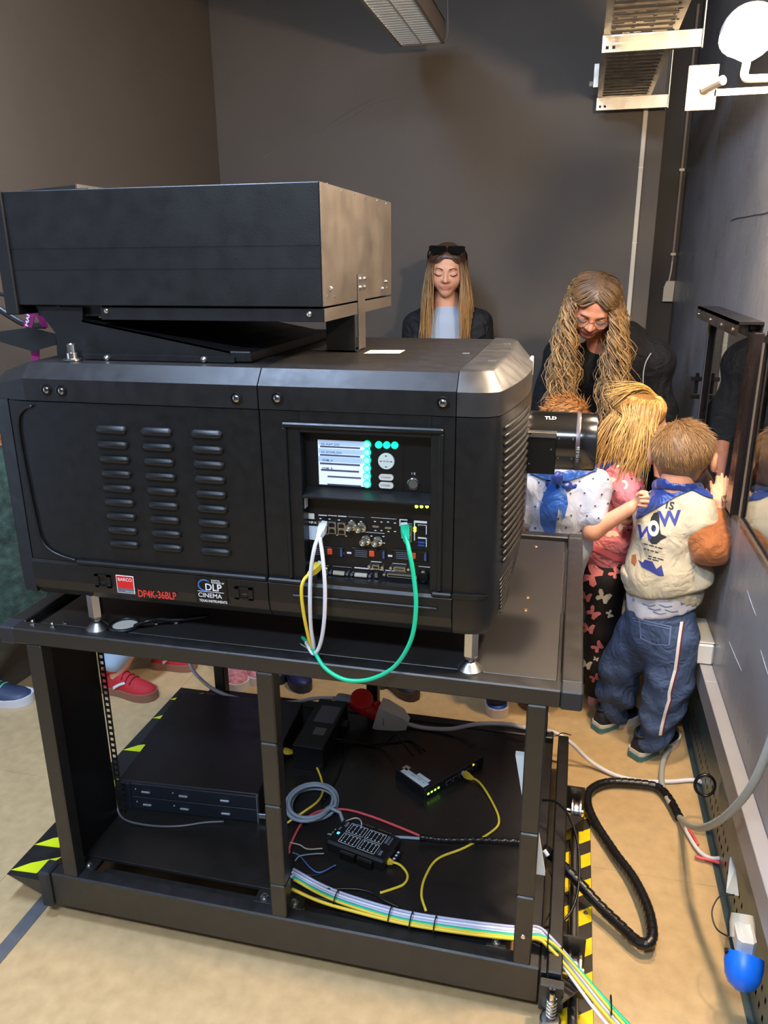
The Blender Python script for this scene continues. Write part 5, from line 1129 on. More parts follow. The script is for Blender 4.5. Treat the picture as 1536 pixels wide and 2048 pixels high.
# ---------------------------------------------------------------- shoes
def shoe(P, toe, heel, z=0.0, L=None, upper=None, sole=None, foxing=None, laces=None, name='shoe', ankle=.075, stripe=None, label=None, wmul=1.0):
    """one shoe from heel to toe on the floor; upper, sole, lining ring, laces"""
    t = np.array(toe, float); h = np.array(heel, float); f = t-h; f[2] = 0; L = L or np.linalg.norm(f); f /= np.linalg.norm(f); r = np.array((f[1], -f[0], 0)); up = np.array((0, 0, 1.))
    prof = [(0, .20, .30), (.04, .28, .36), (.15, .32, .40), (.30, .30, .42), (.42, .31, .40), (.55, .36, .31), (.70, .40, .24), (.85, .37, .20), (.94, .28, .165), (1.0, .12, .10)]
    w0 = L*.98*wmul; hh = ankle/.42
    def ring(s, w, hgt, zz0, k=1.0):
        c = h+f*(s*L); return [c+r*(math.cos(a)*w*w0*.5*k)+up*(zz0+max(0, math.sin(a))**.8*hgt*hh if math.sin(a) > 0 else zz0) for a in np.linspace(0, math.pi, 9)]
    up_ = MB().loft([ring(s, w, hg, z+.02) for s, w, hg in prof]); root = P.mb(name, up_, upper, 50)
    if label: root['label'] = label
    def sring(s, w, zz0, zz1): c = h+f*(s*L); return [c+r*(x*w*w0*.5)+up*q for x, q in ((1.06, zz0), (1.10, zz1), (-1.10, zz1), (-1.06, zz0))]
    P.mb('sole', MB().loft([sring(s*1.03-.015, w, z+.001, z+.032+.006*(abs(s-.5)*2)**2) for s, w, hg in prof]), sole, 40, root)
    if foxing:
        P.mb('heel_panel', MB().loft([sring(s*1.04-.03, w*1.03, z+.005, z+.024) for s, w, hg in prof[:5]]), foxing, 40, root)
    o = MB(); c = h+f*(.20*L)+up*(z+.02+ankle*.98); o.tube([c+f*(.17*L*math.cos(a))+r*(.12*L*math.sin(a))+up*(.006*math.cos(a)) for a in np.linspace(0, 2*math.pi, 14, endpoint=False)], .007, 8, 2, closed=True); P.mb('collar', o, upper, True, root)
    if laces:
        l = MB()
        for s in (.44, .52, .60):
            i = np.interp(s, [q[0] for q in prof], [q[2] for q in prof]); w = np.interp(s, [q[0] for q in prof], [q[1] for q in prof]); c = h+f*(s*L)
            l.tube([c+r*(math.cos(a)*w*w0*.5*1.03)+up*(z+.022+max(0, math.sin(a))**.8*i*hh) for a in np.linspace(.75, math.pi-.75, 7)], .0028, 6, 2)
        P.mb('laces', l, laces, True, root)
    if stripe:
        l = MB()
        for sd in (0, 1):
            pts = []
            for s, a in ((.28, .12), (.36, .28), (.45, .48), (.52, .70)):
                i = np.interp(s, [q[0] for q in prof], [q[2] for q in prof]); w = np.interp(s, [q[0] for q in prof], [q[1] for q in prof]); c = h+f*(s*L); aa = a if sd == 0 else math.pi-a
                pts.append(c+r*(math.cos(aa)*w*w0*.5*1.01)+up*(z+.021+max(0, math.sin(aa))**.8*i*hh))
            l.tube(pts, .0075, 6, 4, flat=.35, taper=lambda t: 1.2-.5*t)
        P.mb('side_stripe', l, stripe, True, root)
    return root
def hand(S, wrist, palm, knuckles, tips, thumb, r=.0075, k=.006, mid=None):
    """five separate fingers rooted in a palm"""
    w, p = np.array(wrist, float), np.array(palm, float)
    S.cone(w, p, r*2.1, r*2.3, .012)
    for i, (a, b) in enumerate(zip(knuckles, tips)):
        a, b = np.array(a, float), np.array(b, float); S.cone(p, a, r*1.9, r*1.15, .008)
        m = (np.array(mid[i], float) if mid is not None else (a+b)/2+(np.cross(b-a, w-a)/max(1e-9, np.linalg.norm(np.cross(b-a, w-a))))*0.0)
        S.cone(a, m, r*1.05, r*.95, .002); S.cone(m, b, r*.95, r*.78, .002)
    t = [np.array(q, float) for q in thumb]
    S.cone(p, t[0], r*1.7, r*1.3, .006); S.cone(t[0], t[1], r*1.2, r*1.1, .002)
    if len(t) > 2: S.cone(t[1], t[2], r*1.1, r*.85, .002)
    return S
def Q(u, v, y): return onY(u, v, y)
def folds(amp, fz=70., fx=30., zlo=None, zhi=None):
    def post(P, D):
        w = np.sin(P[:, 2]*fz+2.2*np.sin(P[:, 0]*fx+1.3)+1.7*np.sin(P[:, 1]*fx*.9)); w = w*.6+.4*np.sin(P[:, 2]*fz*.53+P[:, 0]*fx*1.6-P[:, 1]*fx*1.2)
        a = amp
        if zlo is not None: a = amp*np.clip((zhi-P[:, 2])/(zhi-zlo), .12, 1)
        return D+a*w
    return post
def short_hair(P, c, R, s, n, colA, colB, length=.10, line=(.73, -.68, .05), low=-.30, tip=None, sweep=(0, .4, -.5), cap_col=None, rad=.0014, messy=.25):
    cs = hair_cap(c, R, s, line=line, low=low); o = P.part('hair', cs, m_hair, .006, 1, col=lambda V: np.tile(cap_col if cap_col is not None else (colA*.6+colB*.4)*.75, (len(V), 1)))
    d = RNG.normal(size=(n*4, 3)); d /= np.linalg.norm(d, axis=1)[:, None]; ch = 1.06
    rad3 = np.array((.345*ch+.018, .42+.018, .385+.018)); L = d*(1/np.sqrt(((d/rad3)**2).sum(1)))[:, None]+np.array((0, -.06, .12))
    ok = (line[0]*(L[:, 1]-line[2])+line[1]*L[:, 2] < -.01) & (L[:, 2] > low+.06); d = d[ok][:n]; L = L[ok][:n]
    sw = np.array(sweep); tan = sw-(d*sw).sum(1)[:, None]*d; tan /= np.maximum(np.linalg.norm(tan, axis=1)[:, None], .2); tan = tan+messy*RNG.normal(size=tan.shape)
    K = 5; t = np.linspace(0, 1, K)[None, :, None]; lift = (.012*RNG.random((len(d), 1, 1)))*(.3+.7*np.clip((L[:, 2]+.02)/.34, 0, 1))[:, None, None]
    ll = length*(.22+.78*np.clip((L[:, 2]+.02)/.34, 0, 1))[:, None, None]
    pth = (L-.02*d)[:, None, :]+t*tan[:, None, :]*ll+np.sin(t*2.0)*d[:, None, :]*(lift+.012)
    pth = c+(pth*s)@R.T; mix = RNG.random((len(d), 1)); cols = colA*(1-mix)+colB*mix
    V, F, C = strands(pth, rad, cols, 3); P.raw('hair_strands', V, F, m_hair, o, col=C)
    return o
# ================================================================== boy in jeans at the window
b1 = Person(onZ(1290, 1490, 0), 'boy in cream and ochre sweatshirt, blue neckerchief and jeans, back to us')
hc, hR = head_frame(Q(1366, 912, 1.22), (.30, .92, .24)); hs = .240
S = head_sdf(hc, hR, hs, True); S.cone(hc+hR@V3(0, -.06, -.05), Q(1352, 1000, 1.19), .052, .056, .02)
sh_r, el_r, wr_r = Q(1390, 1018, 1.15), Q(1424, 1096, 1.10), Q(1440, 1032, 1.155)
S.cone(el_r, wr_r, .034, .023, .02)
hd_ = Q(1439, 1000, 1.165)
hand(S, wr_r, hd_, [Q(1426, 984, 1.175), Q(1434, 980, 1.178), Q(1443, 979, 1.18), Q(1451, 983, 1.178)], [Q(1421, 962, 1.20), Q(1434, 952, 1.205), Q(1444, 947, 1.205), Q(1452, 954, 1.20)], [Q(1424, 1000, 1.165), Q(1416, 990, 1.175), Q(1413, 980, 1.185)], .0072)
chest, belly, pelvis = Q(1338, 1065, 1.185), Q(1326, 1150, 1.175), Q(1320, 1230, 1.175)
S.cone(Q(1352, 1000, 1.19), chest, .05, .08, .03); S.cone(chest, pelvis, .085, .085, .03)
hipR, hipL, knR, knL, anR, anL = Q(1345, 1275, 1.135), Q(1283, 1262, 1.215), Q(1338, 1362, 1.115), Q(1240, 1335, 1.245), Q(1302, 1478, 1.095), Q(1228, 1422, 1.262)
for ch_ in ((pelvis, hipR, knR, anR), (pelvis, hipL, knL, anL)): S.chain(ch_, (.08, .06, .045, .032), .03)
elL, wrL = Q(1290, 1095, 1.33), Q(1345, 1010, 1.40); S.chain((Q(1300, 1015, 1.25), elL, wrL), (.04, .034, .024), .02); hand(S, wrL, wrL+V3(.03, .02, .03), [wrL+V3(.05, .01+.012*i, .045) for i in range(4)], [wrL+V3(.075, .005+.015*i, .075) for i in range(4)], [wrL+V3(.03, -.005, .05), wrL+V3(.045, -.012, .07)], .0072)
b1.part('body', S, m_skin, .0052, 1, col=face_col(hc, hR, hs, lin(228, 164, 130)))
m_cream2 = mat('cream_jersey', (194, 182, 154), .8, var=.05, scale=50, bump=.25, bscale=500, sheen=.2, wrinkle=.40); m_ochre = mat('ochre_jersey', (152, 86, 34), .8, var=.06, scale=40, bump=.25, bscale=500, sheen=.2, wrinkle=.42, wscale=16); m_jean = mat('denim', (62, 80, 112), .75, var=.26, scale=11, bump=.35, bscale=700, wrinkle=.55, wscale=16)
S = SDF(.03); S.cone(Q(1353, 990, 1.19), chest, .060, .104, .04); S.cone(chest, belly, .106, .122, .04); S.cone(belly, Q(1324, 1200, 1.175), .122, .120, .03)
S.cone(Q(1348, 1015, 1.19), sh_r, .06, .058, .04); S.cone(Q(1345, 1015, 1.20), Q(1300, 1018, 1.24), .06, .056, .04); S.cone(sh_r, Q(1402, 1046, 1.13), .058, .060, .03)
S.ell(Q(1398, 1160, 1.15), (.045, .05, .06), k=.06)
S.plane(Q(1323, 1170, 1.175), (.22, .0, -1), .01); S.post = folds(.0036, 46, 22); b1.part('sweatshirt', S, m_cream2, .007, 1, keep=True)
hemc = Q(1323, 1168, 1.175); S = SDF(.01); hr_ = .124
for a in np.linspace(0, 2*math.pi, 26, endpoint=False): S.cone(hemc+V3(hr_*.98*math.cos(a), .78*hr_*math.sin(a), .012-.026*math.cos(a)), hemc+V3(hr_*.96*math.cos(a), .76*hr_*math.sin(a), -.018-.026*math.cos(a)), .017, .014, .012)
b1.part('sweatshirt_hem', S, m_cream2, .006, 2, keep=True)
S = SDF(.02); S.chain((Q(1400, 1052, 1.13), Q(1420, 1094, 1.095), Q(1436, 1086, 1.115), Q(1440, 1042, 1.15)), (.057, .056, .050, .034), .035); S.cone(Q(1440, 1048, 1.145), Q(1441, 1034, 1.153), .038, .033, .006); S.post = folds(.0036, 70, 40)
b1.part('right_sleeve', S, m_ochre, .006, 1, keep=True)
S = SDF(.02); S.chain((Q(1300, 1018, 1.25), elL, wrL), (.052, .05, .036), .03); b1.part('left_sleeve', S, m_ochre, .008, 1)
S = SDF(.02); S.cone(Q(1322, 1175, 1.175), Q(1324, 1222, 1.175), .110, .119, .02); S.plane(Q(1323, 1212, 1.175), (.24, 0, -1), .008); S.post = folds(.003, 60, 45); b1.part('undershirt', S, mat('white_print_cotton', (200, 198, 204), .8), .008, 1, keep=True)
S = SDF(.03); S.cone(Q(1320, 1226, 1.175), Q(1318, 1262, 1.175), .114, .112, .05)
S.chain((hipR, knR, Q(1322, 1420, 1.105), anR), (.088, .076, .066, .050), .03); S.chain((hipL, knL, Q(1234, 1385, 1.255), anL), (.086, .070, .064, .050), .03); S.post = folds(.0105, 70, 24, .12, .46)
b1.part('jeans', S, m_jean, .0068, 1, keep=True)
m_swh = mat('shoe_white_rubber', (222, 210, 196), .5); m_teal2 = mat('shoe_teal', (64, 118, 122), .5); m_sblk = mat('shoe_black', (24, 27, 33), .6)
shoe(b1, onZ(1350, 1478), onZ(1268, 1518), upper=m_sblk, sole=m_swh, foxing=m_teal2, laces=m_swh, stripe=m_swh, ankle=.078, wmul=.95)
shoe(b1, onZ(1274, 1434), onZ(1192, 1462), upper=m_sblk, sole=m_swh, foxing=m_teal2, laces=m_swh, stripe=m_swh, ankle=.078, wmul=.95)
short_hair(b1, hc, hR, hs, 4200, lin(186, 144, 92), lin(126, 92, 58), .16, sweep=(.35, -.4, -.7), messy=.14, rad=.0010, cap_col=lin(120, 90, 60), low=-.42, line=(.92, -.40, -.05))
m_satin = mat('blue_satin', (22, 54, 132), .34, sheen=.3, var=.06, scale=20, bump=.05, bscale=300, wrinkle=.42, wscale=14)
nk = SDF(.012); nc = Q(1355, 972, 1.198)
for i in range(14):
    a, b_ = 2*math.pi*i/14, 2*math.pi*(i+1)/14; f_ = lambda t: nc+V3(.062*math.cos(t), .060*math.sin(t), .006*math.sin(2*t)-.016*math.sin(t))
    nk.cone(f_(a), f_(b_), .017, .017, .008)
nk.post = folds(.002, 160, 30); sc_ = b1.part('neckerchief', nk, m_satin, .005, 1)
b1.decal('neckerchief_flap', ['sweatshirt'], [[(1316, 956), (1340, 962), (1370, 964), (1402, 962), (1418, 978), (1424, 998), (1408, 994), (1384, 982), (1352, 994), (1320, 1014), (1284, 1036), (1274, 1038), (1280, 1010), (1296, 974)]], m_satin, .006, cuts=5, parent=sc_)
m_pb = mat('print_black', (30, 32, 36), .7); m_pblue = mat('print_blue', (50, 58, 132), .7); m_pcream = mat('print_cream', (224, 216, 196), .7)
b1.decal('print_blob', ['sweatshirt'], [[(1308, 1026), (1316, 1024), (1319, 1034), (1320, 1058), (1322, 1068), (1334, 1074), (1322, 1080), (1313, 1088), (1304, 1088), (1297, 1080), (1296, 1066), (1300, 1050), (1302, 1036)]], m_pb, cuts=3)
b1.decal('print_letter', ['sweatshirt'], text_px('W', 1272, 1074, 36, .22, bold=.03), m_pblue, .0016, cuts=1); b1.decal('print_letter', ['sweatshirt'], text_px('W', 1318, 1052, 42, -.05, bold=.03), m_pblue, .0016, cuts=1)
b1.decal('print_letter', ['sweatshirt'], text_px('I', 1330, 1016, 22, .20, bold=.03), m_pb, .0016, cuts=1); b1.decal('print_letter', ['sweatshirt'], text_px('S', 1337, 1018, 22, .20, bold=.03), m_pb, .0016, cuts=1)
b1.decal('print_letter', ['sweatshirt'], [[(1308+11*math.cos(t)*k+(2 if k < .7 else 0)*0, 1057+16*math.sin(t)*k) for t, k in ((a0, 1), (a1, 1), (a1, .45), (a0, .45))] for a0, a1 in zip(np.linspace(0, 6.283, 15)[:-1], np.linspace(0, 6.283, 15)[1:])], m_pcream, .003)
lines = [[(u0, v0), (u1, v0+(u1-u0)*.28), (u1, v0+2+(u1-u0)*.28), (u0, v0+2)] for (v, segs) in ((1086, ((1288, 1296), (1298, 1308), (1310, 1314), (1316, 1325))), (1096, ((1288, 1293), (1295, 1299), (1301, 1308), (1310, 1317))), (1108, ((1297, 1304), (1306, 1313), (1315, 1327))), (1113, ((1296, 1303), (1305, 1317)))) for (u0, u1) in segs for v0 in (v+(u0-1288)*.28,)]
b1.decal('print_small_lines', ['sweatshirt'], lines, m_pb, .0014)['kind'] = 'stuff'
b1.decal('print_zigzag', ['sweatshirt'], [[(1276, 1119), (1286, 1125), (1290, 1119), (1298, 1131), (1305, 1123), (1313, 1138), (1323, 1130), (1328, 1152), (1318, 1152), (1300, 1142), (1284, 1134)]], m_pblue, cuts=3)
b1.decal('print_patch', ['sweatshirt'], [[(1264, 1110), (1272, 1108), (1274, 1122), (1270, 1133), (1263, 1126)]], m_ochre, cuts=2)
b1.decal('pocket_seam', ['jeans'], [[(1265, 1235), (1342, 1252), (1341, 1254), (1265, 1237)], [(1267, 1240), (1342, 1257), (1341, 1259), (1267, 1242)], [(1340, 1252), (1343, 1252), (1340, 1290), (1337, 1290)], [(1278, 1240), (1281, 1240), (1284, 1275), (1281, 1275)], [(1281, 1274), (1310, 1288), (1339, 1289), (1339, 1291), (1309, 1290), (1281, 1277)]], mat('denim_stitch', (104, 122, 156), .7), .0016, cuts=3)
st_px = [(1363, 1243), (1360, 1262), (1357, 1285), (1354, 1310), (1350, 1340), (1344, 1362), (1338, 1385), (1338, 1400), (1330, 1425), (1324, 1450), (1320, 1470)]
b1.decal('side_stripe', ['jeans'], [[(a[0]-3, a[1]), (a[0]+3, a[1]), (c_[0]+3, c_[1]), (c_[0]-3, c_[1])] for a, c_ in zip(st_px[:-1], st_px[1:])], mat('stripe_white', (224, 220, 214), .7), .002, cuts=1)
b1.decal('side_stripe', ['jeans'], [[(a[0]+3, a[1]), (a[0]+6, a[1]), (c_[0]+6, c_[1]), (c_[0]+3, c_[1])] for a, c_ in zip(st_px[:-1], st_px[1:])], mat('stripe_maroon', (110, 30, 48), .7), .002, cuts=1)
b1.decal('shirt_print', ['undershirt'], [[(u, v), (u+14, v+5), (u+26, v+3), (u+26, v+5), (u+14, v+7), (u, v+2)] for u, v in ((1285, 1206), (1296, 1214), (1318, 1208), (1330, 1218), (1306, 1222))]+[[(1369, 1226), (1376, 1218), (1378, 1228)], [(1360, 1204), (1370, 1207), (1362, 1210)], [(1266, 1196), (1270, 1199), (1266, 1202)]], mat('print_greyblue', (110, 118, 150), .7), .0018, cuts=1)
# ================================================================== girl in pink
g1 = Person(onZ(1200, 1400, 0), 'girl in a pink patterned top and butterfly leggings, blonde hair with a top ponytail')
gc, gR = head_frame(Q(1282, 850, 1.44), (.95, .22, -.22)); gs = .208
S = head_sdf(gc, gR, gs, True); gn = Q(1245, 950, 1.43); S.cone(gc+gR@V3(0, -.06, -.05), gn, .046, .048, .02)
gch, gbe, gpe = Q(1228, 985, 1.43), Q(1215, 1075, 1.43), Q(1205, 1125, 1.43)
S.cone(gn, gch, .05, .075, .03); S.cone(gch, gpe, .08, .08, .03)
gkn, gan = Q(1205, 1255, 1.42), Q(1192, 1380, 1.43); gkn2, gan2 = Q(1190, 1255, 1.55), Q(1180, 1350, 1.58)
S.chain((gpe, Q(1208, 1150, 1.40), gkn, gan), (.07, .06, .045, .03), .03); S.chain((gpe, Q(1205, 1150, 1.50), gkn2, gan2), (.07, .06, .045, .03), .03)
gsh, gel, gwr = Q(1232, 952, 1.375), Q(1250, 1030, 1.36), Q(1310, 1010, 1.40)
S.chain((gsh, gel, gwr), (.042, .033, .023), .02); gp_ = gwr+V3(.03, .01, .02); hand(S, gwr, gp_, [gp_+V3(.022, -.012+.012*i, .015) for i in range(4)], [gp_+V3(.05, -.012+.014*i, .035) for i in range(4)], [gp_+V3(.0, -.015, .02), gp_+V3(.015, -.022, .035)], .0068)
gsh2 = Q(1215, 950, 1.52); S.chain((gsh2, gsh2+V3(.06, .05, -.16), gsh2+V3(.17, .05, -.14)), (.04, .033, .023), .02)
g1.part('body', S, m_skin, .0052, 1, col=face_col(gc, gR, gs, lin(232, 172, 138)))
m_pink = mat('pink_jersey', (226, 132, 142), .75, var=.05, scale=30, bump=.2, bscale=500, wrinkle=.7, wscale=18); m_legg = mat('black_leggings', (25, 22, 24), .7)
S = SDF(.03); S.cone(gn, gch, .056, .092, .04); S.cone(gch, gbe, .094, .104, .04); S.cone(gbe, Q(1211, 1096, 1.43), .106, .108, .03); S.cone(gn, gsh, .055, .056, .04); S.cone(gn, gsh2, .055, .052, .04)
S.chain((gsh, Q(1252, 985, 1.355), Q(1266, 1004, 1.35)), (.056, .062, .052), .03); S.chain((gsh2, gsh2+V3(.05, .04, -.13)), (.05, .048), .03); S.post = folds(.0032, 56, 30); g1.part('top', S, m_pink, .0068, 1, keep=True)
S = SDF(.008)
for i in range(16):
    a = 2*math.pi*i/16; a2 = 2*math.pi*(i+1)/16; e0 = np.array(Q(1258, 1006, 1.345)); t1, t2 = V3(.75, -.1, .5), V3(-.1, .95, .1)
    f_ = lambda t, i_: e0+.056*math.cos(t)*t1+.052*math.sin(t)*t2+V3(.006, 0, -.014)*(i_ % 2)
    S.cone(f_(a, i), f_(a2, i+1), .011, .011, .006)
g1.part('ruffle_cuff', S, mat('ruffle_pink', (240, 186, 184), .7), .005, 1)
S = SDF(.03); S.cone(Q(1208, 1104, 1.43), Q(1207, 1140, 1.43), .098, .098, .05); S.chain((Q(1208, 1150, 1.40), gkn, Q(1196, 1330, 1.42), gan), (.080, .064, .052, .042), .03); S.chain((Q(1205, 1150, 1.49), gkn2, gan2), (.078, .06, .042), .03); S.post = folds(.0035, 60, 26, .05, .45)
g1.part('leggings', S, m_legg, .0068, 1, keep=True)
m_sil = mat('shoe_glitter', (58, 50, 48), .3, .4, var=.5, scale=220); m_spink = mat('shoe_pink', (226, 168, 168), .5)
shoe(g1, onZ(1262, 1412), onZ(1176, 1405), upper=m_sil, sole=m_spink, ankle=.075, wmul=.9); shoe(g1, onZ(1240, 1362), onZ(1165, 1358), upper=m_sil, sole=m_spink, ankle=.075, wmul=.9)
def butterfly(u, v, s, a):
    base = [(0, -2), (3, -8), (9, -14), (15, -13), (14, -6), (8, -1), (13, 3), (13, 9), (7, 11), (2, 5), (0, 3), (-2, 5), (-7, 11), (-13, 9), (-13, 3), (-8, -1), (-14, -6), (-15, -13), (-9, -14), (-3, -8)]
    c_, s_ = math.cos(a), math.sin(a); return [(u+s*(x*c_-y*s_), v+s*(x*s_+y*c_)) for x, y in base]
for q in ((1186, 1151, 1.45, -1.0), (1230, 1146, .75, -.9), (1172, 1194, .75, .3), (1186, 1226, .85, .8), (1177, 1258, .8, .2), (1196, 1294, .75, -.7), (1190, 1356, .6, -.4), (1194, 1108, 1.2, .1)): g1.decal('butterfly_print', ['leggings'], [butterfly(*q)], mat('butterfly_pink', (232, 136, 138), .7), .002, cuts=2)
for q in ((1206, 1194, .95, .5), (1173, 1330, .7, .3), (1218, 1228, .5, 1.2), (1192, 1318, .35, .3)): g1.decal('butterfly_print', ['leggings'], [butterfly(*q)], mat('butterfly_cream', (216, 206, 188), .7), .0022, cuts=2)
arc = lambda u, v, r0, r1, a0, a1: [(u+r1*math.cos(a), v+r1*math.sin(a)) for a in np.linspace(a0, a1, 8)]+[(u+r0*math.cos(a), v+r0*math.sin(a)) for a in np.linspace(a1, a0, 8)]
g1.decal('top_prints', ['top'], [arc(1246, 938, 4, 16, 3.4, 6.0), arc(1222, 968, 3, 14, 3.0, 5.6), arc(1246, 970, 5, 10, 4.4, 7.6), arc(1225, 1075, 4, 14, 3.3, 6.0), arc(1274, 940, 2, 6, 0, 6.28), arc(1248, 1056, 3, 12, 2.6, 5.4), arc(1284, 958, 3, 9, 2.5, 5.5)], mat('top_print_cream', (236, 214, 192), .7), .0016, cuts=1)
g1.decal('top_prints', ['top'], [arc(1262, 950, 0.1, 4, 0, 6.28), arc(1278, 942, .1, 4, 0, 6.28), arc(1292, 950, .1, 4, 0, 6.28), arc(1210, 950, .1, 5, 0, 6.28), arc(1284, 966, .1, 4, 0, 6.28)], mat('top_print_red', (222, 84, 104), .7), .002)
g1.decal('top_prints', ['top'], [arc(u, v, .1, 2.2, 0, 6.28) for u, v in ((1243, 931), (1285, 936), (1263, 958), (1230, 982), (1256, 1060), (1218, 1000), (1206, 1040), (1240, 1020))], mat('top_print_grey', (70, 60, 66), .7), .0022)
g1.decal('top_hem', ['top'], [[(1160, 1082), (1200, 1094), (1236, 1110), (1254, 1112), (1250, 1124), (1228, 1120), (1196, 1104), (1160, 1092)]], mat('pink_band', (238, 120, 130), .75), .003, cuts=3)
# neckerchief under her hair
nk = SDF(.012); nc = np.array(Q(1246, 940, 1.43))
for i in range(14):
    a, b_ = 2*math.pi*i/14, 2*math.pi*(i+1)/14; f_ = lambda t: nc+V3(.062*math.cos(t), .060*math.sin(t), .0)
    nk.cone(f_(a), f_(b_), .018, .018, .008)
sc2 = g1.part('neckerchief', nk, m_satin, .006, 1)
g1.decal('neckerchief_flap', ['top'], [[(1206, 930), (1240, 915), (1285, 905), (1318, 925), (1318, 960), (1290, 945), (1268, 926), (1235, 924), (1205, 945), (1198, 948)]], m_satin, .007, cuts=5, parent=sc2)
# long blonde hair
def long_hair(P, c, R, s, n, colfn, part_dir, drop, lens, wave=0.0, wl=.08, spread=.02, rad=.0026, filt=None, child=False, K=16, cap=True, capcol=None, line=(.73, -.68, .05), grow=.045, side_bias=1.0, clump=0, fwd_push=0.0, low=-.30):
    if cap: root = P.part('hair', hair_cap(c, R, s, grow=.03, line=line, child=child, low=low), m_hair, .006, 1, col=lambda V: np.tile(capcol, (len(V), 1)))
    else: root = None
    d = RNG.normal(size=(n*8, 3)); d /= np.linalg.norm(d, axis=1)[:, None]; L = d*.5
    ok = (line[0]*(d[:, 1]*.42-.06-line[2])+line[1]*(d[:, 2]*.385+.12) < .0) & (d[:, 2] > -.35)
    if filt is not None: ok &= filt(d)
    d = d[ok][:n]; m = len(d); ch = 1.0
    p0 = scalp(c, R, s, d, grow-.03, child)
    # flow over the skull away from the parting, towards the lower side
    side = np.sign(d[:, 0]-part_dir[0]+1e-3); az = np.arctan2(d[:, 1], np.abs(d[:, 0])+.25)
    e1 = np.stack([side*np.cos(az*.75)*side_bias, np.sin(az*.75), np.full(m, .02)], 1); e1 /= np.linalg.norm(e1, axis=1)[:, None]
    lo_ = d[:, 2] < .12; e1 = np.where(lo_[:, None], d*np.array((1, 1, 0))+np.array((0, 0, -.1)), e1); e1 /= np.linalg.norm(e1, axis=1)[:, None]
    mid = d+e1; mid /= np.linalg.norm(mid, axis=1)[:, None]
    p1 = scalp(c, R, s, mid, grow, child); p2 = scalp(c, R, s, e1, grow+.01, child)
    g = np.array(drop, float); g /= np.linalg.norm(g); ln = lens[0]+(lens[1]-lens[0])*RNG.random(m); out = (e1@R.T)*np.array((1, 1, 0)); out /= np.maximum(np.linalg.norm(out, axis=1)[:, None], .2)
    jit = RNG.normal(size=(m, 3))*spread
    p3 = p2+g*(ln*.45)[:, None]+out*.012+jit*.5+np.array(R[:, 1])*fwd_push; p4 = p2+g*ln[:, None]+out*.01+jit+np.array(R[:, 1])*fwd_push*1.6
    ctrl = np.stack([p0, p1, p2, p3, p4], 1); tt = np.linspace(0, 4, K); paths = np.empty((m, K, 3))
    G = np.concatenate([2*ctrl[:, :1]-ctrl[:, 1:2], ctrl, 2*ctrl[:, -1:]-ctrl[:, -2:-1]], 1)
    for j, x in enumerate(tt):
        i = min(int(x), 3); t = x-i; a, b_, c_, e = G[:, i], G[:, i+1], G[:, i+2], G[:, i+3]; paths[:, j] = .5*(2*b_+(c_-a)*t+(2*a-5*b_+4*c_-e)*t*t+(3*b_-a-3*c_+e)*t**3)
    if clump:
        idx = RNG.integers(0, clump, m); cen = np.stack([paths[idx == q].mean(0) if (idx == q).any() else paths[0] for q in range(clump)])
    if wave:
        q = np.clip((tt-1.2)/2.8, 0, 1); ph = RNG.random((m, 1))*6.28; grp = np.floor(np.arctan2(d[:, 1], d[:, 0])*4)[:, None]*1.3; w = 2*np.pi*(ln[:, None]*1.15*q[None]/wl)+ph*.25+grp
        u_ = out; v_ = np.cross(out, g); paths += (wave*np.minimum(1, q*2.2)[None, :, None])*(np.cos(w)[..., None]*u_[:, None, :]+.9*np.sin(w)[..., None]*v_[:, None, :])
    cols = colfn(m, K)
    V, F, C = strands(paths, rad*(.7+.6*RNG.random(m)), cols, 4, taper=lambda t: min(1, .5+2*t)*(1-t**3*.85))
    return P.raw('hair_strands' if root is not None else 'hair', V, F, m_hair, root, col=C)
def ombre(a, b, t0=-.15, sd=.18):
    a, b = np.array(a), np.array(b)
    def f(m, K):
        t = np.clip(np.linspace(t0, 1.15, K), 0, 1)[None, :, None]; base = a*(1-t)+b*t; k = 1+sd*RNG.normal(size=(m, 1, 1)); return np.clip(base*k, .01, 1)
    return f
gh = long_hair(g1, gc, gR, gs, 620, ombre(lin(158, 114, 58), lin(206, 162, 92), sd=.24), (0, 0, 1), (-.22, -.08, -1), (.10, .22), spread=.022, rad=.0026, child=True, capcol=lin(146, 106, 58), filt=lambda d: d[:, 1] < .35, K=14, wave=.004, wl=.12, line=(.80, -.60, .10))
# top ponytail and wisps
pt0 = np.array(gc+gR@(V3(.02, .12, .49)*gs)); S = MB(); pth = []
for i in range(70):
    e = V3(-.075-.03*RNG.random(), -.03*RNG.random(), .012+.03*RNG.random())+RNG.normal(size=3)*.008; tip = pt0+e*1.5+V3(-.02, -.01, -.055*RNG.random())
    ctr = [pt0+RNG.normal(size=3)*.003, pt0+e*.5+V3(0, 0, .022), pt0+e+V3(0, 0, .01), tip]; pth.append([tuple(q) for q in spline(ctr, 4)])
for i in range(160):        # combed strands towards the tie, and wisps over the brow
    a = RNG.random()*6.28; d_ = V3(math.cos(a)*.8, math.sin(a)*.8, .75); d_ /= np.linalg.norm(d_); 
    if d_[1] > .30: continue
    p_ = scalp(gc, gR, gs, d_[None], .035, True)[0]
    ctr = [pt0, (pt0+p_)/2+(p_-gc)*.07, p_, p_+(p_-gc)*V3(.10, .10, .0)+V3(0, 0, -.03)+RNG.normal(size=3)*.004]; pth.append([tuple(q) for q in spline(ctr, 4)])
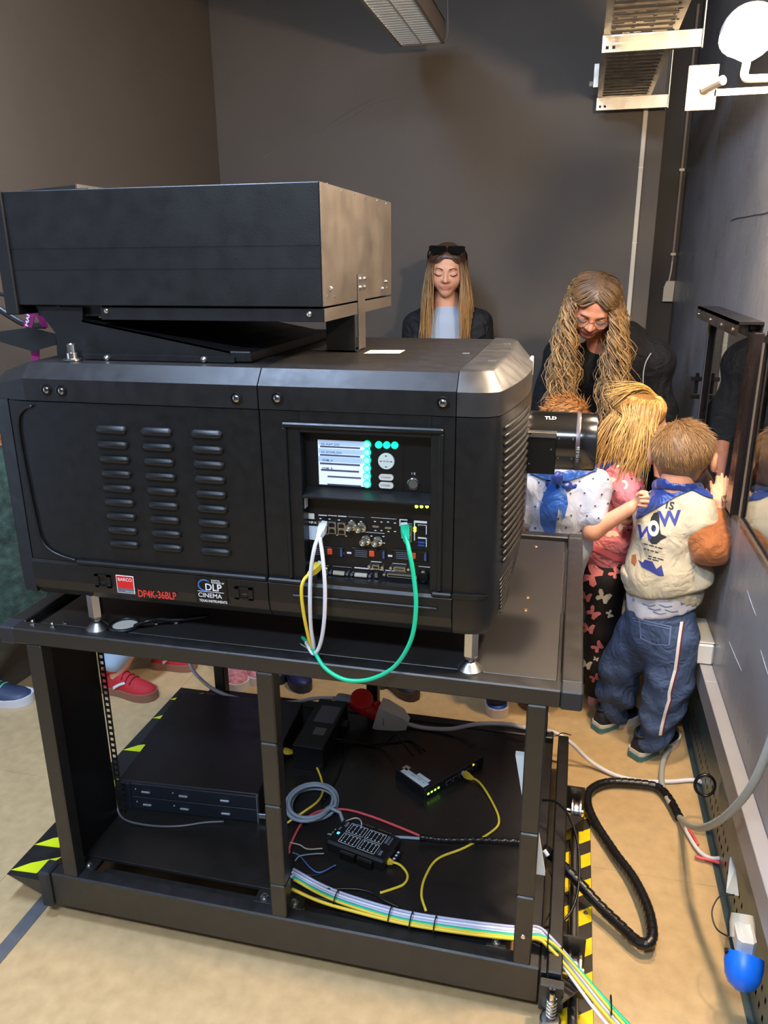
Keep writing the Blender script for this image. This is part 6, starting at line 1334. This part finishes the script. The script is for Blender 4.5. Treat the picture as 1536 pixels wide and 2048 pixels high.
for i in range(260):        # combed back from the brow to the tie
    d0 = V3(RNG.normal()*.55, .55+.25*RNG.random(), .35+.5*RNG.random()); d0 /= np.linalg.norm(d0); q0, q1 = scalp(gc, gR, gs, d0[None], .012, True)[0], None
    d1 = d0+V3(.04, .24, .95); d1 /= np.linalg.norm(d1); q1 = scalp(gc, gR, gs, d1[None], .045, True)[0]; pth.append([tuple(q) for q in spline([q0, (q0+q1)/2+(q0-gc)*.10, q1, pt0], 4)])
V, F, C = strands(np.array(pth), .0021, ombre(lin(196, 150, 76), lin(214, 172, 100), sd=.2)(len(pth), 13), 4); g1.raw('ponytail', V, F, m_hair, col=C)
g1.mb('hair_tie', MB().tube([pt0+V3(.010*math.cos(t), .008*math.sin(t), .004) for t in np.linspace(0, 6.28, 10, endpoint=False)], .004, 6, 1, closed=True), mat('tie_yellow', (232, 206, 110), .5))
# ================================================================== boy in the white shirt, facing us behind the lens
w1_ = Person((-.12, 1.24, 0), 'boy in a white dotted shirt with a knotted blue neckerchief, behind the lens')
wc, wR = head_frame(Q(1130, 862, 1.20), (-.05, -.97, -.22)); ws = .205
S = head_sdf(wc, wR, ws, True); wn = Q(1128, 948, 1.21); S.cone(wc+wR@V3(0, -.05, -.05), wn, .048, .05, .02)
wch, wpe = Q(1128, 1000, 1.22), V3(-.10, 1.25, .52); S.cone(wn, wch, .05, .08, .03); S.cone(wch, wpe, .085, .085, .03)
S.chain((wpe, V3(-.18, 1.24, .45), V3(-.24, 1.25, .26), V3(-.275, 1.27, .07)), (.07, .06, .045, .03), .03); S.chain((wpe, V3(-.04, 1.26, .45), V3(-.08, 1.28, .26), V3(-.12, 1.30, .07)), (.07, .06, .045, .03), .03)
wsl, wel, wwr = Q(1190, 972, 1.20), Q(1186, 1062, 1.15), Q(1260, 1016, 1.13); S.chain((wsl, wel, wwr), (.04, .031, .021), .015)
wp2 = Q(1280, 1000, 1.125); hand(S, wwr, wp2, [Q(1288, 990, 1.115), Q(1291, 996, 1.11), Q(1291, 1004, 1.11), Q(1288, 1011, 1.112)], [Q(1278, 987, 1.10), Q(1280, 995, 1.095), Q(1280, 1003, 1.095), Q(1277, 1010, 1.10)], [Q(1276, 990, 1.115), Q(1284, 984, 1.11), Q(1293, 984, 1.11)], .0070, mid=[Q(1293, 986, 1.10), Q(1296, 994, 1.095), Q(1296, 1003, 1.095), Q(1292, 1012, 1.10)])
wsr = Q(1066, 972, 1.22); wer = wsr+V3(-.05, .02, -.17); S.chain((wsr, wer, wer+V3(-.02, -.05, -.15)), (.04, .031, .021), .015); q_ = wer+V3(-.02, -.06, -.19); hand(S, wer+V3(-.02, -.05, -.15), q_, [q_+V3(-.018+.012*i, -.005, -.02) for i in range(4)], [q_+V3(-.02+.013*i, -.015, -.06) for i in range(4)], [q_+V3(.018, -.01, 0), q_+V3(.024, -.02, -.025)], .0068)
w1_.part('body', S, m_skin, .0055, 1, col=face_col(wc, wR, ws, lin(226, 162, 126)))
m_shirt = mat('white_shirt', (190, 194, 206), .75, bump=.1, bscale=400, wrinkle=.35, wscale=12)
S = SDF(.03); S.cone(wn, wch, .056, .098, .04); S.cone(wch, Q(1118, 1085, 1.235), .10, .108, .04); S.cone(Q(1118, 1085, 1.235), wpe, .108, .105, .03); S.cone(wn, wsl, .055, .052, .04); S.cone(wn, wsr, .055, .052, .04)
S.cone(wsl, Q(1186, 1030, 1.165), .052, .047, .025); S.cone(wsr, wsr+V3(-.035, .01, -.11), .05, .047, .025); S.post = folds(.0034, 50, 34); w1_.part('shirt', S, m_shirt, .007, 1, keep=True)
S = SDF(.02); S.cone(wpe+V3(0, 0, .02), wpe+V3(0, 0, -.03), .10, .10, .05); S.chain((V3(-.18, 1.24, .45), V3(-.24, 1.25, .26), V3(-.27, 1.27, .08)), (.08, .065, .05), .03); S.chain((V3(-.04, 1.26, .45), V3(-.08, 1.28, .26), V3(-.12, 1.30, .08)), (.08, .065, .05), .03); w1_.part('trousers', S, mat('navy_trousers', (38, 44, 62), .8), .010, 1)
m_sbl = mat('shoe_blue', (26, 66, 150), .5)
shoe(w1_, onZ(996, 1437), onZ(985, 1380), upper=m_sbl, sole=m_swh, laces=m_swh, ankle=.07, wmul=1.05); shoe(w1_, (-.10, 1.19, 0), (-.12, 1.37, 0), upper=m_sbl, sole=m_swh, laces=m_swh, ankle=.07)
short_hair(w1_, wc, wR, ws, 1600, lin(196, 138, 76), lin(120, 78, 42), .16, sweep=(.5, .6, .1), cap_col=lin(130, 88, 50), low=-.2, rad=.0017, messy=.35)
dots = [(1075+28*i+14*(j % 2)+RNG.integers(-4, 4), 962+24*j+RNG.integers(-4, 4)) for i in range(6) for j in range(5)]
w1_.decal('shirt_dots', ['shirt'], [[(u-1.6, v-1.6), (u+1.6, v-1.6), (u+1.6, v+1.6), (u-1.6, v+1.6)] for u, v in dots], mat('dot_navy', (50, 54, 84), .7), .002)['kind'] = 'stuff'
S = SDF(.01); kn = np.array(Q(1115, 955, 1.105))
for i in range(14):
    a, b_ = 2*math.pi*i/14, 2*math.pi*(i+1)/14; f_ = lambda t: np.array(wn)+V3(.064*math.cos(t), .070*math.sin(t), -.012+.012*math.sin(t)); S.cone(f_(a), f_(b_), .016, .016, .008)
S.ell(kn, (.022, .018, .022), k=.012)
S.post = folds(.0022, 30, 150); sc3 = w1_.part('neckerchief', S, m_satin, .0052, 1)
m_satl = mat('blue_satin_light', (36, 84, 160), .34, sheen=.3, var=.08, scale=30, bump=.05, bscale=300, wrinkle=.42, wscale=16)
for tail in ([(1106, 956), (1124, 960), (1122, 985), (1117, 1020), (1112, 1064), (1096, 1068), (1084, 1046), (1083, 1018), (1091, 988)], [(1112, 958), (1124, 960), (1132, 985), (1135, 1008), (1127, 1036), (1120, 1010)], [(1060, 938), (1112, 946), (1118, 960), (1104, 960), (1060, 950)], [(1118, 946), (1180, 930), (1195, 944), (1130, 962), (1116, 960)]): w1_.decal('neckerchief_tail', ['shirt'], [tail], m_satl, .010, cuts=4, parent=sc3)
# ================================================================== woman with sunglasses on her head, by the back wall
YW = 2.52
a1 = Person((-.70, YW+.03, 0), 'woman with long blonde hair, sunglasses on her head and a black jacket')
ac, aR = head_frame(Q(894, 540, YW), (.10, -.985, -.20), roll=.03); as_ = .238
S = head_sdf(ac, aR, as_, False); an = Q(893, 606, YW+.05); S.cone(ac+aR@V3(0, -.03, -.07), an, .052, .055, .02)
ach = Q(893, 680, YW+.06); ape = V3(ach[0], YW+.06, .95); S.cone(an, ach, .055, .10, .04); S.cone(ach, V3(ach[0], YW+.06, 1.12), .10, .10, .04); S.cone(V3(ach[0], YW+.06, 1.12), ape, .10, .12, .04)
for sx in (-1, 1): S.chain((ape+V3(sx*.07, 0, 0), ape+V3(sx*.09, -.01, -.45), ape+V3(sx*.09, .02, -.87)), (.085, .055, .04), .04)
aL, aRt = Q(830, 650, YW+.06), Q(960, 645, YW+.06)
for sh_, sx in ((aL, -1), (aRt, 1)):
    e = sh_+V3(sx*.05, .02, -.28); w_ = e+V3(-sx*.02, -.05, -.25); S.chain((an+V3(sx*.03, .01, -.05), sh_), (.035, .035), .04); S.chain((sh_, e, w_), (.036, .034, .026), .02); q_ = w_+V3(0, -.01, -.05); hand(S, w_, q_, [q_+V3(-sx*.0, -.024+.016*i, -.03) for i in range(4)], [q_+V3(-sx*.012, -.03+.018*i, -.09) for i in range(4)], [q_+V3(-sx*.01, -.03, -.01), q_+V3(-sx*.015, -.045, -.04)], .009)
bo = a1.part('body', S, m_skin, .0048, 1, col=face_col(ac, aR, as_, lin(226, 166, 132), lips=lin(196, 116, 104)))
m_brow = mat('brow_brown', (96, 66, 46), .8); m_lash = mat('lash_dark', (36, 24, 20), .7); brows_lashes(a1, ac, aR, as_, m_brow, m_lash, bo)
m_lb = mat('pale_blue_top', (178, 190, 204), .8, bump=.1, bscale=500); m_blz = mat('black_jacket', (22, 21, 24), .75, bump=.15, bscale=400, wrinkle=.7, wscale=12)
S = SDF(.03); S.cone(Q(893, 616, YW+.05), ach, .064, .112, .05); S.cone(ach, ape, .112, .122, .05); S.ell(Q(893, 645, YW+.045), (.10, .09, .06), k=.05); a1.part('top', S, m_lb, .008, 1)
S = SDF(.03)
for sh_, sx in ((aL, -1), (aRt, 1)):
    e = sh_+V3(sx*.05, .02, -.28); w_ = e+V3(-sx*.02, -.05, -.22); S.cone(np.array(Q(893+sx*30, 622, YW+.08)), sh_, .046, .052, .06); S.chain((sh_, e, w_), (.056, .055, .042), .04)
    S.cone(sh_+V3(-sx*.05, -.01, -.06), V3(ach[0]+sx*.10, YW+.05, 1.15), .085, .075, .05); S.cone(V3(ach[0]+sx*.10, YW+.05, 1.15), V3(ach[0]+sx*.09, YW+.06, .85), .075, .09, .05)
S.cone(ach+V3(0, .08, .05), ape+V3(0, .06, 0), .10, .11, .05); a1.part('jacket', S, m_blz, .009, 1)
S = SDF(.03); S.cone(ape, ape+V3(0, 0, -.06), .13, .13, .04)
for sx in (-1, 1): S.chain((ape+V3(sx*.07, 0, -.02), ape+V3(sx*.09, -.01, -.45), ape+V3(sx*.09, .02, -.87)), (.092, .066, .055), .03)
a1.part('trousers', S, m_blz, .012, 1)
for sx in (-1, 1): shoe(a1, (ape[0]+sx*.09, ape[1]-.17, 0), (ape[0]+sx*.085, ape[1]+.07, 0), upper=m_sblk, sole=m_swh, ankle=.075)
long_hair(a1, ac, aR, as_, 640, ombre(lin(72, 50, 34), lin(198, 148, 84), -.75, sd=.26), (0, 0, 1), (0, -.02, -1), (.28, .42), spread=.012, rad=.0030, capcol=lin(78, 56, 38), K=16, fwd_push=.022, filt=lambda d: (d[:, 2] > -.1), wave=.003, wl=.2, side_bias=1.05, line=(.76, -.64, .085))
# sunglasses pushed up on the hair
W = lambda *q: Vector(ac+aR@(np.array(q)*as_)); sg = a1.root
mb = MB()
for x in (-1, 1):
    cx = W(x*.185, .30, .455); ux = Vector(aR[:, 0]); uz = Vector(aR[:, 2])*.75-Vector(aR[:, 1])*.66; uy = Vector(aR[:, 1])
    R_ = [[cx+ux*(x*a*as_*.175)+uz*(b*as_*.085)+uy*(yy*as_-.02*abs(a)*as_) for a, b in ((-.85, 1), (.7, 1.05), (1.0, .8), (.95, -.3), (.55, -.95), (-.45, -.95), (-.95, -.3), (-1, .6))] for yy in (-.012, .02)]
    mb.loft(R_)
mb.tube([W(-.03, .345, .47), W(0, .355, .475), W(.03, .345, .47)], .012*as_, 6, 3)
for x in (-1, 1): mb.tube([W(x*.345, .25, .45), W(x*.39, .10, .33), W(x*.395, -.05, .18), W(x*.37, -.12, .08)], .014*as_, 6, 4)
sgo = a1.mb('sunglasses', mb, mat('sunglass_black', (10, 10, 12), .18), 30, label='black sunglasses')
# ================================================================== woman with curly hair and glasses bending down
YV = 1.86
c1 = Person((.20, 2.25, 0), 'woman with long curly hair, round glasses and black clothes bending towards the children')
cc_, cR = head_frame(Q(1186, 612, YV), (-.02, -.80, -.62), roll=.16); cs_ = .236
S = head_sdf(cc_, cR, cs_, False); cn = Q(1205, 668, YV+.16); S.cone(cc_+cR@V3(0, -.05, -.06), cn, .052, .056, .02)
csl, csr = Q(1306, 722, YV+.20), Q(1120, 715, YV+.26); cch = Q(1215, 745, YV+.22); cpe = V3(.22, 2.32, .96)
S.cone(cn, cch, .06, .10, .04); S.cone(cch, cpe, .10, .12, .04)
for sx in (-1, 1): S.chain((cpe+V3(sx*.08, 0, 0), cpe+V3(sx*.09, -.05, -.45), cpe+V3(sx*.09, .02, -.88)), (.09, .058, .042), .04)
cel = csl+V3(.05, .02, -.27); cwl = cel+V3(.02, -.12, -.22); S.chain((cch+V3(.06, 0, .06), csl, cel, cwl), (.05, .05, .038, .026), .03); q_ = cwl+V3(0, -.03, -.045); hand(S, cwl, q_, [q_+V3(-.02+.014*i, -.012, -.025) for i in range(4)], [q_+V3(-.022+.016*i, -.03, -.08) for i in range(4)], [q_+V3(-.028, -.01, -.005), q_+V3(-.038, -.02, -.03)], .009)
cer = csr+V3(-.06, -.02, -.26); cwr = cer+V3(.06, -.16, -.12); S.chain((cch+V3(-.06, 0, .06), csr, cer, cwr), (.05, .05, .038, .026), .03); q2 = cwr+V3(.02, -.04, -.02); hand(S, cwr, q2, [q2+V3(-.02+.014*i, -.03, -.005) for i in range(4)], [q2+V3(-.02+.016*i, -.075, -.03) for i in range(4)], [q2+V3(.024, -.01, 0), q2+V3(.03, -.035, -.01)], .009)
bo2 = c1.part('body', S, m_skin, .0048, 1, col=face_col(cc_, cR, cs_, lin(222, 150, 118), lips=lin(190, 96, 88), blush=.25)); brows_lashes(c1, cc_, cR, cs_, m_brow, m_lash, bo2)
m_knit = mat('black_knit', (17, 16, 17), .85, bump=.3, bscale=300, wrinkle=.8, wscale=12)
S = SDF(.035); S.cone(cn+V3(0, .03, -.03), cch, .065, .125, .05); S.cone(cch, Q(1225, 840, YV+.32), .13, .135, .05); S.cone(Q(1225, 840, YV+.32), cpe, .135, .14, .05); S.cone(cch+V3(.03, 0, .05), csl, .07, .075, .05); S.cone(cch+V3(-.03, 0, .05), csr, .07, .07, .05)
S.cone(Q(1258, 664, YV+.20), csl, .05, .066, .06); S.cone(csl, cel+V3(0, 0, .03), .068, .068, .04); S.cone(cel+V3(0, 0, .06), cel+V3(.01, 0, -.01), .074, .072, .02); S.cone(csr, cer, .072, .064, .03); S.post = folds(.005, 34, 16); c1.part('sweater', S, m_knit, .009, 1)
S = SDF(.03); S.cone(cpe+V3(0, 0, .02), cpe+V3(0, 0, -.06), .135, .14, .04)
for sx in (-1, 1): S.chain((cpe+V3(sx*.08, 0, -.02), cpe+V3(sx*.09, -.05, -.45), cpe+V3(sx*.09, .02, -.88)), (.10, .07, .055), .03)
c1.part('trousers', S, m_knit, .012, 1)
for sx in (-1, 1): shoe(c1, (cpe[0]+sx*.09, cpe[1]-.19, 0), (cpe[0]+sx*.09, cpe[1]+.06, 0), upper=m_sblk, sole=m_sblk, ankle=.075)
c1.mb('watch', MB().tube([cwl+V3(.026*math.cos(t), .020*math.sin(t), .012) for t in np.linspace(0, 6.28, 12, endpoint=False)], .008, 6, 2, closed=True), m_black)
colw = ombre(lin(88, 66, 44), lin(176, 136, 86), sd=.30)
long_hair(c1, cc_, cR, cs_, 820, colw, (.03, 0, 1), (0, -.03, -1), (.30, .46), wave=.019, wl=.10, spread=.030, rad=.0042, capcol=lin(96, 74, 52), K=34, grow=.06, filt=lambda d: (d[:, 2] > -.2) & (d[:, 1] > -.75), side_bias=1.15, fwd_push=.012, line=(.78, -.62, .05))
W = lambda *q: Vector(cc_+cR@(np.array(q)*cs_)); mb = MB(); gl = MB()
for x in (-1, 1):
    ring = [W(x*.155+.115*math.cos(t), .405-.03*abs(math.cos(t)), -.02+.095*math.sin(t)) for t in np.linspace(0, 2*math.pi, 18, endpoint=False)]; mb.tube(ring, .0013, 6, 1, closed=True); cen = W(x*.155, .40, -.02); gl.add([cen]+ring, [(0, i+1, (i+1) % 18+1) for i in range(18)])
    mb.tube([W(x*.27, .375, .01), W(x*.335, .25, .02), W(x*.37, .02, .03)], .0012, 6, 4)
mb.tube([W(-.045, .40, .0), W(0, .425, .012), W(.045, .40, .0)], .0013, 6, 3); go = c1.mb('glasses', mb, mat('gold_wire', (206, 160, 110), .25, 1.0), True)
m_lensg = mat('spectacle_lens', (255, 255, 255), .02, spec=.9); m_lensg.node_tree.nodes['Principled BSDF'].inputs['Alpha'].default_value = .10; c1.mb('lenses', gl, m_lensg, True, go)
c1.mb('lanyard_cord', MB().tube([Q(1302, 706, YV-.02), Q(1292, 724, YV-.03), Q(1287, 745, YV-.03), Q(1286, 770, YV-.03)], .0022, 6), mat('cord_grey', (170, 166, 160), .5))
# ================================================================== people whose shoes show under the stand
def bystander(x, y, fx, fy, h, label, shirt, trousers, hair, feet, ups, sole, laces=None, stripe=None, skin_ankle=False, ankle=.075, coat=None, tw=1.0):
    s = h/1.15; P = Person((x, y, 0), label); f = V3(fx, fy, 0); f /= np.linalg.norm(f); r = V3(f[1], -f[0], 0)
    W = lambda a, b, z: V3(x, y, 0)+f*a*s+r*b*s+V3(0, 0, z*s)
    c, R = head_frame(W(.02, 0, 1.04), f+V3(0, 0, -.1)); hs_ = .205*(.6+.4*s)
    S = head_sdf(c, R, hs_, True); S.cone(c+R@V3(0, -.05, -.05), W(0, 0, .90), .046*s, .05*s, .02); S.cone(W(0, 0, .90), W(0, 0, .78), .05*s, .085*s, .03); S.cone(W(0, 0, .78), W(0, 0, .52), .085*s, .085*s, .03)
    ank = [V3(*(np.array(he)+(np.array(to)-np.array(he))*.25)[:2], .07) for to, he in feet]
    for k, sx in enumerate((-1, 1)): S.chain((W(0, sx*.05, .50), (W(0, sx*.06, .45)+ank[k])/2+f*.015, ank[k]), (.07*s, .046*s, .030*s), .03)
    for sx in (-1, 1):
        sh_, e, w_ = W(0, sx*.12, .84), W(-.01, sx*.15, .66), W(.05, sx*.14, .52); S.chain((sh_, e, w_), (.04*s, .031*s, .021*s), .015); q_ = w_+V3(0, 0, -.03*s)+f*.01; hand(S, w_, q_, [q_+f*(-.018+.012*i)*s+V3(0, 0, -.015*s) for i in range(4)], [q_+f*(-.018+.013*i)*s+V3(0, 0, -.05*s) for i in range(4)], [q_+f*.02*s, q_+f*.028*s+V3(0, 0, -.02*s)], .0068*s)
    P.part('body', S, m_skin, .008, 1, col=face_col(c, R, hs_, lin(226, 164, 130)))
    S = SDF(.03); S.cone(W(0, 0, .89), W(0, 0, .79), .056*s, .096*s, .04); S.cone(W(0, 0, .79), W(0, 0, .52 if coat is None else coat), .10*s*tw, .108*s*tw, .04)
    for sx in (-1, 1): S.chain((W(0, sx*.10, .85), W(-.01, sx*.15, .67), W(.04, sx*.14, .56)), (.052*s, .048*s*tw, .04*s*tw), .03)
    S.post = folds(.004, 50, 30); P.part('jumper', S, shirt, .011, 1)
    S = SDF(.03); S.cone(W(0, 0, .54), W(0, 0, .48), .10*s, .10*s, .04)
    for k, sx in enumerate((-1, 1)): S.chain((W(0, sx*.05, .48), (W(0, sx*.06, .45)+ank[k])/2+f*.015, ank[k]+V3(0, 0, .075 if skin_ankle else .02)), (.082*s, .062*s, .05*s), .03)
    P.part('trousers', S, trousers, .011, 1)
    for to, he in feet: shoe(P, to, he, upper=ups, sole=sole, laces=laces, stripe=stripe, ankle=ankle)
    short_hair(P, c, R, hs_, 300, hair, hair*.7, .2, rad=.003)
    return P
m_sred = mat('shoe_red_suede', (190, 40, 46), .75, var=.1, scale=60); m_gum = mat('gum_sole', (150, 104, 84), .5); m_wht = mat('shoe_white_leather', (224, 222, 222), .5)
rt, rh = onZ(312, 1398), onZ(212, 1378); rt2, rh2 = onZ(392, 1338), onZ(308, 1334)
bystander(-1.70, 1.13, .75, -.62, 1.18, 'child in red suede sneakers standing behind the left end of the stand', mat('grey_jumper', (120, 124, 132), .8), mat('pale_blue_trousers', (176, 200, 222), .8), lin(120, 84, 54), [(rt, rh), (rt2, rh2)], m_sred, m_gum, laces=mat('red_laces', (150, 20, 28), .8), stripe=m_wht, skin_ankle=True, ankle=.085)
bystander(-1.36, 1.50, .3, -.95, 1.16, 'child in pink and white trainers behind the stand', mat('lilac_jumper', (180, 150, 190), .8), mat('grey_leggings', (96, 92, 100), .8), lin(170, 126, 74), [(onZ(478, 1385), onZ(470, 1330)), (onZ(515, 1372), onZ(515, 1320))], mat('shoe_pink_mottled', (214, 140, 150), .6, var=.45, scale=60), m_wht)
bystander(-1.08, 1.42, .35, -.93, 1.15, 'child in navy trainers with pale stripes behind the middle leg', mat('teal_jumper', (60, 110, 110), .8), mat('black_joggers', (30, 32, 38), .8), lin(90, 64, 44), [(onZ(612, 1386), onZ(572, 1340)), (onZ(560, 1370), onZ(540, 1330))], mat('shoe_navy', (26, 34, 84), .5), mat('shoe_dark_sole', (30, 36, 60), .5), stripe=mat('stripe_mint', (176, 206, 204), .5), laces=m_wht)
bystander(-.62, 1.40, .45, -.9, 1.17, 'child in black trainers with silver stripes behind the red plug', mat('brown_jumper', (120, 90, 70), .8), mat('charcoal_joggers', (44, 42, 44), .8), lin(100, 74, 50), [(onZ(832, 1402), onZ(770, 1362)), (onZ(770, 1378), onZ(725, 1340))], m_sblk, mat('shoe_tan_sole', (60, 44, 36), .5), stripe=mat('stripe_silver', (206, 200, 194), .4))
m_green = mat('green_boucle', (46, 66, 58), .95, var=.5, scale=36, bump=1.0, bscale=60)
bystander(-2.14, .98, .85, -.35, 1.30, 'person in a dark green fleece at the left edge, mostly behind the projector', m_green, mat('olive_trousers', (70, 66, 54), .85), lin(80, 60, 44), [(onZ(64, 1404), onZ(-70, 1398)), (onZ(-20, 1352), onZ(-110, 1345))], mat('shoe_slate_navy', (58, 66, 92), .5), m_wht, laces=mat('laces_mint', (120, 230, 180), .6), coat=.36, tw=1.25)
